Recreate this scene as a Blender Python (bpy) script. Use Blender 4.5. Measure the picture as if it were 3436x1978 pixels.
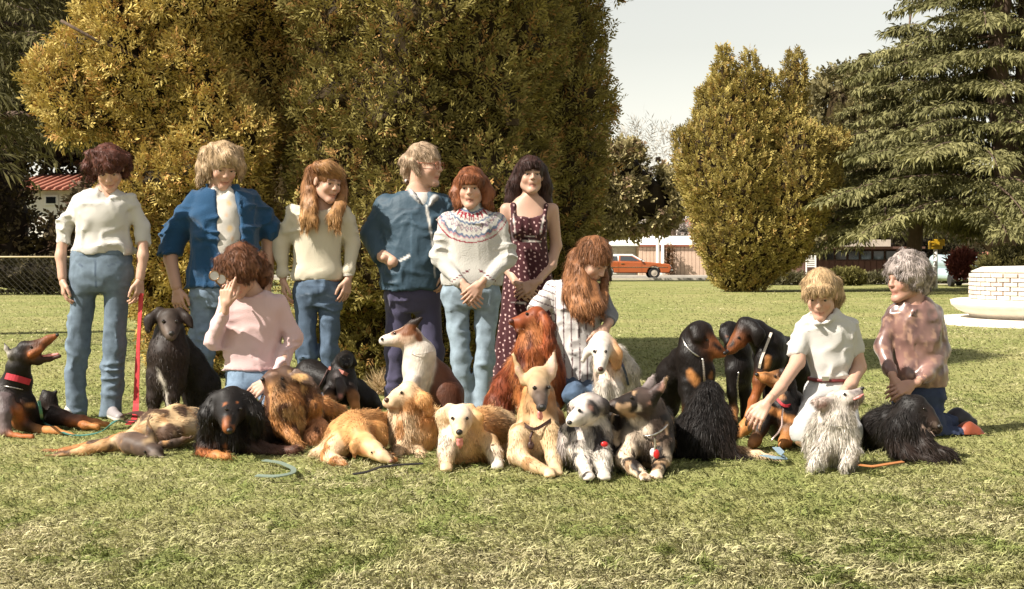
import bpy, math, random
import numpy as np
from mathutils import Vector, Matrix

sc = bpy.context.scene
for o in list(bpy.data.objects):
    bpy.data.objects.remove(o)

# ---------------------------------------------------------------- camera
F = 4476.0            # focal length in photo pixels (photo is 3436 wide)
CAMH = 0.95           # camera height, metres
HOR = 876.0           # row of the horizon in the photo
cam_d = bpy.data.cameras.new('camera')
cam = bpy.data.objects.new('camera', cam_d)
sc.collection.objects.link(cam)
cam.location = (0, 0, CAMH)
cam.rotation_euler = (math.radians(90), 0, 0)
cam_d.sensor_fit = 'HORIZONTAL'
cam_d.sensor_width = 36.0
cam_d.lens = 36.0 * F / 3436.0
cam_d.shift_y = -(989.0 - HOR) / 3436.0
cam_d.clip_start = 0.05
cam_d.clip_end = 6000
sc.camera = cam

# ---------------------------------------------------------------- sky and sun
SUN_EL = math.radians(45.0)
SUN_AZ = math.radians(27.0)          # the sun stands to the left and a little in front of the people
to_sun = Vector((-math.cos(SUN_EL) * math.cos(SUN_AZ), -math.cos(SUN_EL) * math.sin(SUN_AZ), math.sin(SUN_EL)))
world = bpy.data.worlds.new('World')
sc.world = world
world.use_nodes = True
wn, wl = world.node_tree.nodes, world.node_tree.links
bg = wn['Background']
sky = wn.new('ShaderNodeTexSky')
sky.sky_type = 'NISHITA'
sky.sun_disc = False
sky.sun_elevation = SUN_EL
sky.sun_rotation = math.atan2(to_sun.x, to_sun.y)
sky.air_density = 1.6
sky.dust_density = 0.05
sky.ozone_density = 1.0
hs = wn.new('ShaderNodeHueSaturation')
hs.inputs['Saturation'].default_value = 0.22
hs.inputs['Value'].default_value = 1.0
tint = wn.new('ShaderNodeMix')
tint.data_type = 'RGBA'
tint.blend_type = 'MULTIPLY'
tint.inputs[0].default_value = 1.0
tint.inputs[7].default_value = (1.0, 0.97, 0.90, 1)
wl.new(sky.outputs[0], hs.inputs['Color'])
wl.new(hs.outputs[0], tint.inputs[6])
wl.new(tint.outputs[2], bg.inputs['Color'])
bg.inputs['Strength'].default_value = 0.074

sun_d = bpy.data.lights.new('sun', 'SUN')
sun_d.energy = 5.0
sun_d.angle = math.radians(0.5)
sun_d.color = (1.0, 0.935, 0.83)
sun = bpy.data.objects.new('sun', sun_d)
sc.collection.objects.link(sun)
sun.rotation_euler = to_sun.to_track_quat('Z', 'Y').to_euler()
sun.location = (-20, -10, 30)

sc.view_settings.view_transform = 'Standard'
sc.view_settings.look = 'None'
sc.view_settings.exposure = 1.02
sc.view_settings.gamma = 1.0
sc.view_settings.use_curve_mapping = False
sc.cycles.max_bounces = 6
sc.cycles.diffuse_bounces = 3
sc.cycles.transparent_max_bounces = 6

rng = np.random.default_rng(7)
random.seed(7)

# ---------------------------------------------------------------- helpers: objects
def link(o):
    sc.collection.objects.link(o)
    return o

def thing(name, label, cat, loc=(0, 0, 0), group=None):
    o = bpy.data.objects.new(name, None)
    o.empty_display_size = 0.2
    o.location = loc
    link(o)
    o['label'] = label
    o['category'] = cat
    if group:
        o['group'] = group
    bpy.context.view_layer.update()
    return o

def tag(o, label=None, cat=None, group=None, kind=None):
    if label: o['label'] = label
    if cat: o['category'] = cat
    if group: o['group'] = group
    if kind: o['kind'] = kind
    return o

def mesh_np(name, V, faces, n, mat, parent=None, cols=None, smooth=True, normals=None):
    """V (N,3) world coordinates; faces (M,n); one mesh object."""
    V = np.asarray(V, np.float32)
    if parent is not None:
        V = V - np.array(parent.location, np.float32)[None]
        if parent.parent is not None:
            V = V - np.array(parent.parent.location, np.float32)[None]
    me = bpy.data.meshes.new(name)
    faces = np.asarray(faces, np.int32)
    M = len(faces)
    me.vertices.add(len(V))
    me.vertices.foreach_set('co', V.ravel())
    me.loops.add(M * n)
    me.loops.foreach_set('vertex_index', faces.ravel())
    me.polygons.add(M)
    me.polygons.foreach_set('loop_start', np.arange(0, M * n, n, dtype=np.int32))
    me.polygons.foreach_set('use_smooth', np.full(M, smooth, dtype=bool))
    me.update(calc_edges=True)
    if cols is not None:
        a = me.color_attributes.new('Col', 'FLOAT_COLOR', 'POINT')
        c4 = np.ones((len(V), 4), np.float32)
        c4[:, :3] = cols
        a.data.foreach_set('color', c4.ravel())
    if normals is not None:
        me.normals_split_custom_set_from_vertices(np.asarray(normals, np.float32).tolist())
    me.materials.append(mat)
    o = bpy.data.objects.new(name, me)
    link(o)
    if parent is not None:
        o.parent = parent
    return o

class MB:
    """collects simple polygons into one mesh"""
    def __init__(s):
        s.v, s.f = [], []
    def box(s, x0, x1, y0, y1, z0, z1):
        b = len(s.v)
        s.v += [(x0, y0, z0), (x1, y0, z0), (x1, y1, z0), (x0, y1, z0), (x0, y0, z1), (x1, y0, z1), (x1, y1, z1), (x0, y1, z1)]
        s.f += [tuple(b + i for i in q) for q in ((0, 3, 2, 1), (4, 5, 6, 7), (0, 1, 5, 4), (1, 2, 6, 5), (2, 3, 7, 6), (3, 0, 4, 7))]
        return s
    def poly(s, pts):
        b = len(s.v)
        s.v += [tuple(p) for p in pts]
        s.f.append(tuple(range(b, b + len(pts))))
        return s
    def prism(s, prof, y0, y1):
        """profile [(x,z)] counter-clockwise seen from -y, extruded in y"""
        b = len(s.v)
        n = len(prof)
        s.v += [(x, y0, z) for x, z in prof] + [(x, y1, z) for x, z in prof]
        s.f.append(tuple(b + i for i in range(n)))
        s.f.append(tuple(b + n + i for i in reversed(range(n))))
        for i in range(n):
            j = (i + 1) % n
            s.f.append((b + i, b + n + i, b + n + j, b + j))
        return s
    def tube(s, pts, r, seg=8, closed=False):
        pts = [Vector(p) for p in pts]
        n = len(pts)
        rs = r if isinstance(r, (list, tuple)) else [r] * n
        b = len(s.v)
        up = Vector((0.13, 0.21, 0.97))
        for i, p in enumerate(pts):
            if closed:
                t = pts[(i + 1) % n] - pts[i - 1]
            else:
                t = pts[min(i + 1, n - 1)] - pts[max(i - 1, 0)]
            t = t.normalized() if t.length > 1e-9 else Vector((0, 0, 1))
            u = t.cross(up)
            if u.length < 0.05:
                u = t.cross(Vector((1, 0, 0)))
            u.normalize()
            w = t.cross(u)
            for k in range(seg):
                a = 2 * math.pi * k / seg
                s.v.append(tuple(p + (u * math.cos(a) + w * math.sin(a)) * rs[i]))
        m = n if closed else n - 1
        for i in range(m):
            i2 = (i + 1) % n
            for k in range(seg):
                k2 = (k + 1) % seg
                s.f.append((b + i * seg + k, b + i * seg + k2, b + i2 * seg + k2, b + i2 * seg + k))
        if not closed:
            s.f.append(tuple(b + k for k in reversed(range(seg))))
            s.f.append(tuple(b + (n - 1) * seg + k for k in range(seg)))
        return s
    def lathe(s, prof, c=(0, 0, 0), seg=24):
        b = len(s.v)
        for r, z in prof:
            for k in range(seg):
                a = 2 * math.pi * k / seg
                s.v.append((c[0] + r * math.cos(a), c[1] + r * math.sin(a), c[2] + z))
        for i in range(len(prof) - 1):
            for k in range(seg):
                k2 = (k + 1) % seg
                s.f.append((b + i * seg + k, b + i * seg + k2, b + (i + 1) * seg + k2, b + (i + 1) * seg + k))
        s.f.append(tuple(b + k for k in reversed(range(seg))))
        s.f.append(tuple(b + (len(prof) - 1) * seg + k for k in range(seg)))
        return s
    def ball(s, c, r, seg=10, sc3=(1, 1, 1)):
        pr = []
        b = len(s.v)
        nr = seg // 2
        for i in range(nr + 1):
            th = math.pi * i / nr
            rr = max(math.sin(th), 1e-3)
            for k in range(seg):
                a = 2 * math.pi * k / seg
                s.v.append((c[0] + r * sc3[0] * rr * math.cos(a), c[1] + r * sc3[1] * rr * math.sin(a), c[2] - r * sc3[2] * math.cos(th)))
        for i in range(nr):
            for k in range(seg):
                k2 = (k + 1) % seg
                s.f.append((b + i * seg + k, b + i * seg + k2, b + (i + 1) * seg + k2, b + (i + 1) * seg + k))
        return s
    def build(s, name, mat, parent=None, smooth=False, bevel=0.0):
        off = Vector((0, 0, 0))
        q = parent
        while q is not None:
            off += q.location
            q = q.parent
        me = bpy.data.meshes.new(name)
        me.from_pydata([tuple(Vector(v) - off) for v in s.v], [], s.f)
        if smooth:
            me.polygons.foreach_set('use_smooth', [True] * len(me.polygons))
        me.update()
        me.materials.append(mat)
        o = bpy.data.objects.new(name, me)
        link(o)
        if parent is not None:
            o.parent = parent
        if bevel:
            m = o.modifiers.new('bevel', 'BEVEL')
            m.width = bevel
            m.segments = 2
        return o

# ---------------------------------------------------------------- helpers: materials
MATS = {}
def mat(name, col=(0.5, 0.5, 0.5), rough=0.7, attr=False, bump=0.0, bscale=60.0, sheen=0.0, transl=0.0,
        metal=0.0, spec=0.4, vary=0.0, vscale=8.0, stretch=None, sss=0.0, coat=0.0, alpha=None):
    if name in MATS:
        return MATS[name]
    m = bpy.data.materials.new(name)
    m.use_nodes = True
    N, L = m.node_tree.nodes, m.node_tree.links
    p = N['Principled BSDF']
    out = N['Material Output']
    p.inputs['Roughness'].default_value = rough
    p.inputs['Metallic'].default_value = metal
    p.inputs['Specular IOR Level'].default_value = spec
    p.inputs['Sheen Weight'].default_value = sheen
    p.inputs['Coat Weight'].default_value = coat
    if sss:
        p.inputs['Subsurface Weight'].default_value = sss
        p.inputs['Subsurface Radius'].default_value = (0.012, 0.004, 0.002)
        p.inputs['Subsurface Scale'].default_value = 0.6
    src = None
    if attr:
        a = N.new('ShaderNodeAttribute')
        a.attribute_name = 'Col'
        src = a.outputs['Color']
    else:
        c = N.new('ShaderNodeRGB')
        c.outputs[0].default_value = (*col, 1)
        src = c.outputs[0]
    tc = N.new('ShaderNodeTexCoord')
    co = tc.outputs['Object']
    if stretch:
        mp = N.new('ShaderNodeMapping')
        mp.inputs['Scale'].default_value = stretch
        L.new(co, mp.inputs['Vector'])
        co = mp.outputs[0]
    if vary:
        nz = N.new('ShaderNodeTexNoise')
        nz.inputs['Scale'].default_value = vscale
        nz.inputs['Detail'].default_value = 5
        L.new(co, nz.inputs['Vector'])
        mr = N.new('ShaderNodeMapRange')
        mr.inputs[1].default_value = 0.25
        mr.inputs[2].default_value = 0.75
        mr.inputs[3].default_value = 1 - vary
        mr.inputs[4].default_value = 1 + vary
        L.new(nz.outputs[0], mr.inputs[0])
        mx = N.new('ShaderNodeVectorMath')
        mx.operation = 'SCALE'
        L.new(src, mx.inputs[0])
        L.new(mr.outputs[0], mx.inputs['Scale'])
        src = mx.outputs[0]
    L.new(src, p.inputs['Base Color'])
    if bump:
        nb = N.new('ShaderNodeTexNoise')
        nb.inputs['Scale'].default_value = bscale
        nb.inputs['Detail'].default_value = 4
        L.new(co, nb.inputs['Vector'])
        bp = N.new('ShaderNodeBump')
        bp.inputs['Strength'].default_value = bump
        bp.inputs['Distance'].default_value = 0.01
        L.new(nb.outputs[0], bp.inputs['Height'])
        L.new(bp.outputs[0], p.inputs['Normal'])
    if transl:
        t = N.new('ShaderNodeBsdfTranslucent')
        L.new(src, t.inputs['Color'])
        ms = N.new('ShaderNodeMixShader')
        ms.inputs[0].default_value = transl
        L.new(p.outputs[0], ms.inputs[1])
        L.new(t.outputs[0], ms.inputs[2])
        L.new(ms.outputs[0], out.inputs['Surface'])
    MATS[name] = m
    return m

M_SKIN = mat('skin', attr=True, rough=0.5, spec=0.35, sss=0.08)
M_CLOTH = mat('cloth', attr=True, rough=0.9, spec=0.15, bump=0.25, bscale=220, sheen=0.15)
M_KNIT = mat('knit', attr=True, rough=0.95, spec=0.1, bump=0.5, bscale=160, sheen=0.2)
M_DENIM = mat('denim', attr=True, rough=0.85, spec=0.15, bump=0.3, bscale=300, vary=0.18, vscale=25)
M_NYLON = mat('nylon', attr=True, rough=0.6, spec=0.28, bump=0.2, bscale=60)
M_SATIN = mat('satin', attr=True, rough=0.33, spec=0.6, sheen=0.3)
M_HAIR = mat('hair', attr=True, rough=0.5, spec=0.22)
M_FUR = mat('fur', attr=True, rough=0.55, spec=0.25)
M_SLEEK = mat('short_coat', attr=True, rough=0.5, spec=0.22, bump=0.35, bscale=120, stretch=(1, 1, 0.35))
M_EYE = mat('eye', attr=True, rough=0.12, spec=0.6)
M_DOGEYE = mat('dark_eye', (0.012, 0.007, 0.004), rough=0.08, spec=0.7)
M_NOSE = mat('nose_leather', (0.014, 0.011, 0.010), rough=0.35, spec=0.5, bump=0.3, bscale=400)
M_NOSEP = mat('pink_nose_leather', (0.22, 0.10, 0.08), rough=0.4, spec=0.5)
M_TONGUE = mat('tongue', (0.62, 0.22, 0.20), rough=0.35, spec=0.5)
M_TOOTH = mat('tooth', (0.75, 0.70, 0.58), rough=0.3)
M_LEATHER = mat('shoe_leather', attr=True, rough=0.45, spec=0.4, bump=0.15, bscale=150)
M_STEEL = mat('steel_chain', (0.62, 0.58, 0.54), rough=0.28, metal=1.0)
M_LEAF = mat('foliage', attr=True, rough=0.7, spec=0.12, transl=0.12)
M_GRASS = mat('grass_blade', attr=True, rough=0.6, spec=0.25, transl=0.3)
M_BARK = mat('bark', (0.10, 0.065, 0.045), rough=0.9, bump=0.8, bscale=14, vary=0.35, vscale=10, stretch=(3, 3, 0.6))

# ---------------------------------------------------------------- noise
def _hash(ix, iy, iz, seed):
    h = (ix.astype(np.uint32) * np.uint32(374761393) + iy.astype(np.uint32) * np.uint32(668265263)
         + iz.astype(np.uint32) * np.uint32(2246822519) + np.uint32(seed * 974711 + 11))
    h = (h ^ (h >> np.uint32(13))) * np.uint32(1274126177)
    h = h ^ (h >> np.uint32(16))
    return (h & np.uint32(0xffff)).astype(np.float32) / 65535.0

def vnoise(p, scale, seed=0):
    """value noise in -1..1, p (N,3), scale a number or 3-vector of cell sizes"""
    q = p / np.asarray(scale, np.float32)
    i = np.floor(q)
    f = (q - i).astype(np.float32)
    f = f * f * (3 - 2 * f)
    i = i.astype(np.int64)
    r = 0
    for dx in (0, 1):
        wx = f[:, 0] if dx else 1 - f[:, 0]
        for dy in (0, 1):
            wy = f[:, 1] if dy else 1 - f[:, 1]
            for dz in (0, 1):
                wz = f[:, 2] if dz else 1 - f[:, 2]
                r = r + wx * wy * wz * _hash(i[:, 0] + dx, i[:, 1] + dy, i[:, 2] + dz, seed)
    return r * 2 - 1

def fbm(p, scale, seed=0, oct=3):
    s = np.asarray(scale, np.float32)
    r, a, t = 0, 1.0, 0
    for o in range(oct):
        r = r + a * vnoise(p, s, seed + o * 17)
        t += a
        a *= 0.5
        s = s * 0.5
    return r / t

def unit(v):
    return v / np.maximum(np.linalg.norm(v, axis=-1, keepdims=True), 1e-9)

# ---------------------------------------------------------------- implicit bodies
class Sdf:
    def __init__(s, k=0.02):
        s.P = []
        s.paints = []
        s.k = k
    def cone(s, a, b, ra, rb, col=None, k=None, sc3=None, op='u', cap=False, soft=0.012, fl=1.0):
        a = np.array(a, np.float32); b = np.array(b, np.float32)
        if np.linalg.norm(b - a) < 1e-5:
            b = a + np.array((0, 0, 1e-4), np.float32)
        s.P.append(dict(t='c', a=a, b=b, ra=ra, rb=rb, col=col, k=s.k if k is None else k,
                        sc=None if sc3 is None else np.array(sc3, np.float32), op=op, cap=cap, soft=soft, fl=fl))
        return s
    def ell(s, c, r, col=None, R=None, k=None, op='u', soft=0.012, fl=1.0):
        s.P.append(dict(t='e', c=np.array(c, np.float32), r=np.array(r, np.float32), R=None if R is None else np.array(R, np.float32),
                        col=col, k=s.k if k is None else k, op=op, soft=soft, fl=fl))
        return s
    def loft(s, rings, col=None, k=None, op='u', e=2.3, soft=0.012):
        """rings (cx,cy,z,rx,ry), any order of z"""
        r = np.array(sorted(rings, key=lambda q: q[2]), np.float32)
        z = r[:, 2]
        zz = np.linspace(z[0], z[-1], 60)
        out = [zz]
        for j in (0, 1, 3, 4):
            v = r[:, j]
            m = np.gradient(v, z) if len(z) > 2 else np.full(len(z), (v[-1] - v[0]) / (z[-1] - z[0]))
            i = np.clip(np.searchsorted(z, zz) - 1, 0, len(z) - 2)
            h = z[i + 1] - z[i]
            t = (zz - z[i]) / h
            out.append((2 * t**3 - 3 * t**2 + 1) * v[i] + (t**3 - 2 * t**2 + t) * h * m[i]
                       + (-2 * t**3 + 3 * t**2) * v[i + 1] + (t**3 - t**2) * h * m[i + 1])
        s.P.append(dict(t='l', tab=np.array(out, np.float32), col=col, k=s.k if k is None else k, op=op, e=e, soft=soft))
        return s
    def paint(s, c, r, col, soft=0.006, b=None):
        s.paints.append(dict(t='c', a=np.array(c, np.float32), b=np.array(c if b is None else b, np.float32) + np.array((0, 0, 1e-4), np.float32),
                             ra=r, rb=r, col=col, soft=soft, sc=None, cap=False))
        return s
    @staticmethod
    def dist(p, x, y, z):
        if p['t'] == 'c':
            a, b = p['a'], p['b']
            ba = b - a
            px, py, pz = x - a[0], y - a[1], z - a[2]
            m = 1.0
            if p['sc'] is not None:
                S = p['sc']
                px, py, pz = px / S[0], py / S[1], pz / S[2]
                ba = ba / S
                m = float(S.min())
            L2 = float(ba @ ba)
            t = (px * ba[0] + py * ba[1] + pz * ba[2]) / L2
            tc = np.clip(t, 0, 1)
            d = np.sqrt((px - tc * ba[0])**2 + (py - tc * ba[1])**2 + (pz - tc * ba[2])**2) - (p['ra'] + tc * (p['rb'] - p['ra']))
            d = d * m
            if p['cap']:
                d = np.maximum(d, (t - 1) * math.sqrt(L2))
            return d
        if p['t'] == 'e':
            c, r = p['c'], p['r']
            px, py, pz = x - c[0], y - c[1], z - c[2]
            if p['R'] is not None:
                R = p['R']
                px, py, pz = (px * R[0, 0] + py * R[1, 0] + pz * R[2, 0], px * R[0, 1] + py * R[1, 1] + pz * R[2, 1],
                              px * R[0, 2] + py * R[1, 2] + pz * R[2, 2])
            k0 = np.sqrt((px / r[0])**2 + (py / r[1])**2 + (pz / r[2])**2)
            k1 = np.sqrt((px / r[0]**2)**2 + (py / r[1]**2)**2 + (pz / r[2]**2)**2)
            return k0 * (k0 - 1) / np.maximum(k1, 1e-6)
        tab = p['tab']
        zz = tab[0]
        zf = np.clip(z, zz[0], zz[-1])
        cx = np.interp(zf, zz, tab[1]).astype(np.float32)
        cy = np.interp(zf, zz, tab[2]).astype(np.float32)
        rx = np.interp(zf, zz, tab[3]).astype(np.float32)
        ry = np.interp(zf, zz, tab[4]).astype(np.float32)
        e = p['e']
        q = (np.abs((x - cx) / rx)**e + np.abs((y - cy) / ry)**e)**(1 / e)
        d = (q - 1) * np.minimum(rx, ry)
        return np.maximum(np.maximum(d, z - zz[-1]), zz[0] - z)
    @staticmethod
    def bounds(p):
        if p['t'] == 'c':
            r = max(p['ra'], p['rb'])
            S = np.ones(3) if p['sc'] is None else np.maximum(p['sc'], 1e-3)
            return np.minimum(p['a'], p['b']) - r * S, np.maximum(p['a'], p['b']) + r * S
        if p['t'] == 'e':
            r = p['r'].max() if p['R'] is not None else p['r']
            return p['c'] - r, p['c'] + r
        t = p['tab']
        return (np.array(((t[1] - t[3]).min(), (t[2] - t[4]).min(), t[0][0])), np.array(((t[1] + t[3]).max(), (t[2] + t[4]).max(), t[0][-1])))
    def polygonise(s, res, noise=()):
        bl = [s.bounds(p) for p in s.P if p['op'] == 'u']
        lo = np.min([b[0] for b in bl], axis=0) - 4 * res - 0.01
        hi = np.max([b[1] for b in bl], axis=0) + 4 * res + 0.01
        n = np.ceil((hi - lo) / res).astype(int) + 1
        ax = [(lo[i] + np.arange(n[i]) * res).astype(np.float32) for i in range(3)]
        G = np.full(n, 0.5, np.float32)
        for p in s.P:
            k = max(p['k'], 1e-4)
            b0, b1 = s.bounds(p)
            m = k + 3 * res
            i0 = np.clip(np.floor((b0 - m - lo) / res).astype(int), 0, n)
            i1 = np.clip(np.ceil((b1 + m - lo) / res).astype(int) + 1, 0, n)
            if (i1 <= i0).any():
                continue
            sl = tuple(slice(i0[i], i1[i]) for i in range(3))
            d = s.dist(p, ax[0][sl[0]][:, None, None], ax[1][sl[1]][None, :, None], ax[2][sl[2]][None, None, :]).astype(np.float32)
            g = G[sl]
            if p['op'] == 'u':
                h = np.clip(0.5 + 0.5 * (g - d) / k, 0, 1)
                G[sl] = d * h + g * (1 - h) - k * h * (1 - h)
            else:
                d = -d
                h = np.clip(0.5 - 0.5 * (g - d) / k, 0, 1)
                G[sl] = d * h + g * (1 - h) + k * h * (1 - h)
        if noise:
            am = sum(q[0] for q in noise)
            idx = np.nonzero(np.abs(G) < am + 2.5 * res)
            pos = np.stack([ax[i][idx[i]] for i in range(3)], 1)
            dv = 0
            for q in noise:
                a, scl, sd = q[:3]
                if len(q) > 3:                      # creases: sharp ridges that come and go
                    w = pos + 0.03 * np.stack([vnoise(pos, 0.11, sd + 60 + i) for i in range(3)], 1)
                    rd = 1 - np.minimum(1, 2.6 * np.abs(vnoise(w, scl, sd)))
                    dv = dv - a * (rd * np.clip(0.5 + 1.3 * vnoise(pos, 0.17, sd + 5), 0, 1) - 0.30)
                else:
                    dv = dv + a * fbm(pos, scl, sd, 2)
            G[idx] += dv
        ins = G < 0
        cnt = np.zeros(np.array(n) - 1, np.uint8)
        for dx in (0, 1):
            for dy in (0, 1):
                for dz in (0, 1):
                    cnt += ins[dx:n[0] - 1 + dx, dy:n[1] - 1 + dy, dz:n[2] - 1 + dz]
        cx, cy, cz = np.nonzero((cnt > 0) & (cnt < 8))
        vid = np.full(cnt.shape, -1, np.int32)
        vid[cx, cy, cz] = np.arange(len(cx))
        acc = np.zeros((len(cx), 3), np.float32)
        ac = np.zeros(len(cx), np.float32)
        corner = {}
        for dx in (0, 1):
            for dy in (0, 1):
                for dz in (0, 1):
                    corner[dx, dy, dz] = G[cx + dx, cy + dy, cz + dz]
        for axis in range(3):
            o1, o2 = [i for i in range(3) if i != axis]
            for u in (0, 1):
                for v in (0, 1):
                    c0 = [0, 0, 0]; c0[o1] = u; c0[o2] = v
                    c1 = list(c0); c1[axis] = 1
                    g0, g1 = corner[tuple(c0)], corner[tuple(c1)]
                    m = (g0 < 0) != (g1 < 0)
                    t = np.where(m, g0 / np.where(m, g0 - g1, 1), 0)
                    add = np.zeros((len(cx), 3), np.float32)
                    add[:, axis] = t
                    add[:, o1] = u
                    add[:, o2] = v
                    acc += add * m[:, None]
                    ac += m
        V = np.stack([cx, cy, cz], 1) + acc / ac[:, None]
        V = (lo[None] + V * res).astype(np.float32)
        Q = []
        for axis in range(3):
            o1, o2 = (axis + 1) % 3, (axis + 2) % 3
            sl0 = [slice(None)] * 3; sl1 = [slice(None)] * 3
            sl0[axis] = slice(0, -1); sl1[axis] = slice(1, None)
            a = ins[tuple(sl0)]; b = ins[tuple(sl1)]
            for flip in (False, True):
                e = (a & ~b) if not flip else (~a & b)
                ix = list(np.nonzero(e))
                ok = (ix[o1] > 0) & (ix[o2] > 0) & (ix[o1] < n[o1] - 1) & (ix[o2] < n[o2] - 1)
                ix = [q[ok] for q in ix]
                def vv(d1, d2):
                    j = list(ix)
                    j[o1] = j[o1] + d1
                    j[o2] = j[o2] + d2
                    return vid[j[0], j[1], j[2]]
                q = np.stack([vv(-1, -1), vv(0, -1), vv(0, 0), vv(-1, 0)], 1)
                if flip:
                    q = q[:, ::-1]
                Q.append(q)
        Q = np.concatenate(Q)
        Q = Q[(Q >= 0).all(1)]
        return V, Q
    def colours(s, V, base=(0.5, 0.5, 0.5), warp=0.0, wscale=0.03):
        W = V
        if warp:
            W = V + warp * np.stack([fbm(V, wscale, 91 + i) for i in range(3)], 1)
        x, y, z = W[:, 0], W[:, 1], W[:, 2]
        pr = [p for p in s.P if p['op'] == 'u']
        D = np.stack([s.dist(p, x, y, z) for p in pr], 1)
        dm = D.min(1, keepdims=True)
        sf = np.array([p['soft'] for p in pr], np.float32)
        w = np.exp(-np.clip((D - dm) / sf[None], 0, 40))
        w /= w.sum(1, keepdims=True)
        C = np.array([base if p['col'] is None else p['col'] for p in pr], np.float32)
        cols = w @ C
        fl = np.array([unit(p['b'] - p['a']) if p['t'] == 'c' else (0, 0, -0.6) for p in pr], np.float32)
        flow = w @ fl
        s.flen = w @ np.array([p.get('fl', 1.0) for p in pr], np.float32)
        for p in s.paints:
            d = s.dist(p, x, y, z)
            m = np.clip(0.5 - d / (2 * p['soft']), 0, 1)[:, None]
            cols = cols * (1 - m) + np.array(p['col'], np.float32)[None] * m
        return cols, flow

def vnormals(V, Q):
    fn = np.cross(V[Q[:, 2]] - V[Q[:, 0]], V[Q[:, 3]] - V[Q[:, 1]])
    N = np.zeros_like(V)
    for j in range(4):
        np.add.at(N, Q[:, j], fn)
    return unit(N), np.linalg.norm(fn, axis=1) * 0.5

def blade_arrays(P0, D, Nrm, L, W, C, droop=0.3, tipc=1.15, rootc=0.75, bend=None):
    """one tapered, bent blade (4 vertices, 2 triangles) per row"""
    n = len(P0)
    D = unit(D)
    T = unit(np.cross(Nrm, D))
    L = L[:, None]; W = W[:, None]
    g = np.zeros((n, 3), np.float32); g[:, 2] = -1
    if bend is not None:
        g = bend
    P1 = P0 + D * L * 0.42
    P2 = P1 + unit(D + g * droop) * L * 0.58
    V = np.stack([P0, P1 + T * W * 0.5, P1 - T * W * 0.5, P2], 1).reshape(-1, 3)
    b = (np.arange(n) * 4)[:, None]
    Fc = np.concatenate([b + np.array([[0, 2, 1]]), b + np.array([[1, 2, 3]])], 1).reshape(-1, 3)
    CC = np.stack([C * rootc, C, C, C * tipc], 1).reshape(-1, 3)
    return V, Fc, CC

def fur_on(V, Q, cols, flow, n, length, width, lift=0.35, grav=0.25, jit=0.35, varcol=0.25, seed=1, curl=0.0, zmin=None, lscale=None):
    r = np.random.default_rng(seed)
    N, A = vnormals(V, Q)
    f = r.choice(len(Q), n, p=A / A.sum())
    u = r.random((n, 1)).astype(np.float32); v = r.random((n, 1)).astype(np.float32)
    q = Q[f]
    P = (V[q[:, 0]] * (1 - u) + V[q[:, 1]] * u) * (1 - v) + (V[q[:, 3]] * (1 - u) + V[q[:, 2]] * u) * v
    i0 = q[:, 0]
    nn = N[i0]
    fl = flow[i0] + np.array((0, 0, -grav), np.float32)
    fl = fl - nn * (fl * nn).sum(1, keepdims=True)
    fl = unit(fl + 1e-4)
    # clumps: shared jitter from noise, so locks lie together
    j = np.stack([vnoise(P, 0.035, 5 + k) for k in range(3)], 1) * jit * 1.6 + r.normal(0, jit * 0.45, (n, 3))
    if curl:
        j = j + curl * np.stack([vnoise(P, 0.022, 25 + k) for k in range(3)], 1) * 2
    d = fl + nn * (lift * (0.6 + 0.8 * r.random((n, 1))) + 0.45 * (r.random((n, 1)) > 0.95)) + j
    L = length * (0.55 + 0.7 * r.random(n))
    W = width * (0.6 + 0.8 * r.random(n))
    if lscale is not None:
        L = L * lscale[i0]
        W = W * np.sqrt(np.clip(lscale[i0], 0.1, 1))
    C = cols[i0] * (1 + varcol * (r.random((n, 1)) * 2 - 1) + 0.22 * vnoise(P, 0.03, 44)[:, None])
    C = C + (0.020 * r.random((n, 1))**3 + 0.008 * np.clip(vnoise(P, 0.025, 45), 0, 1)[:, None]) * np.array((1.0, 0.86, 0.80))[None]  # warm grey sheen painted into strand colours, imitating highlights on dark coats
    C = np.clip(C, 0.002, 0.95)
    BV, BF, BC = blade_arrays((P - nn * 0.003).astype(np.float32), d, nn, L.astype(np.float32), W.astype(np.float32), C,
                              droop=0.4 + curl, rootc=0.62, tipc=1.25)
    BN = np.repeat(unit(nn + 0.55 * r.normal(0, 1, (n, 3))), 4, axis=0)
    return BV, BF, np.clip(BC, 0, 0.95), BN

# ---------------------------------------------------------------- photo measurements -> metres
class Fig:
    """a figure standing at distance D0; points are read off an enlargement of the photograph (ox, oy, s)"""
    def __init__(s, D0, z=(0, 0, 1)):
        s.D0, s.z = D0, z
    def full(s, x, y):
        return s.z[0] + x / s.z[2], s.z[1] + y / s.z[2]
    def pt(s, x, y, dd=0.0):
        X, Y = s.full(x, y)
        D = s.D0 + dd
        return np.array(((X - 1718) * D / F, D, CAMH - (Y - HOR) * D / F), np.float32)
    def rad(s, r, dd=0.0):
        return r / s.z[2] * (s.D0 + dd) / F

def project(V):
    return 1718 + V[:, 0] * F / V[:, 1], HOR + (CAMH - V[:, 2]) * F / V[:, 1]

def snap(V, fig, x, y, rp=6, back=False):
    """nearest (or farthest) surface depth at a photo point"""
    rp = max(rp, 8.0)
    X, Y = fig.full(x, y)
    U, W = project(V)
    d2 = (U - X)**2 + (W - Y)**2
    r = rp
    for _ in range(8):
        m = d2 < r * r
        if m.any():
            break
        r *= 1.7
    if not m.any():
        D = fig.D0
    else:
        D = V[m, 1].max() if back else V[m, 1].min()
    return np.array(((X - 1718) * D / F, D, CAMH - (Y - HOR) * D / F), np.float32)

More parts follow.
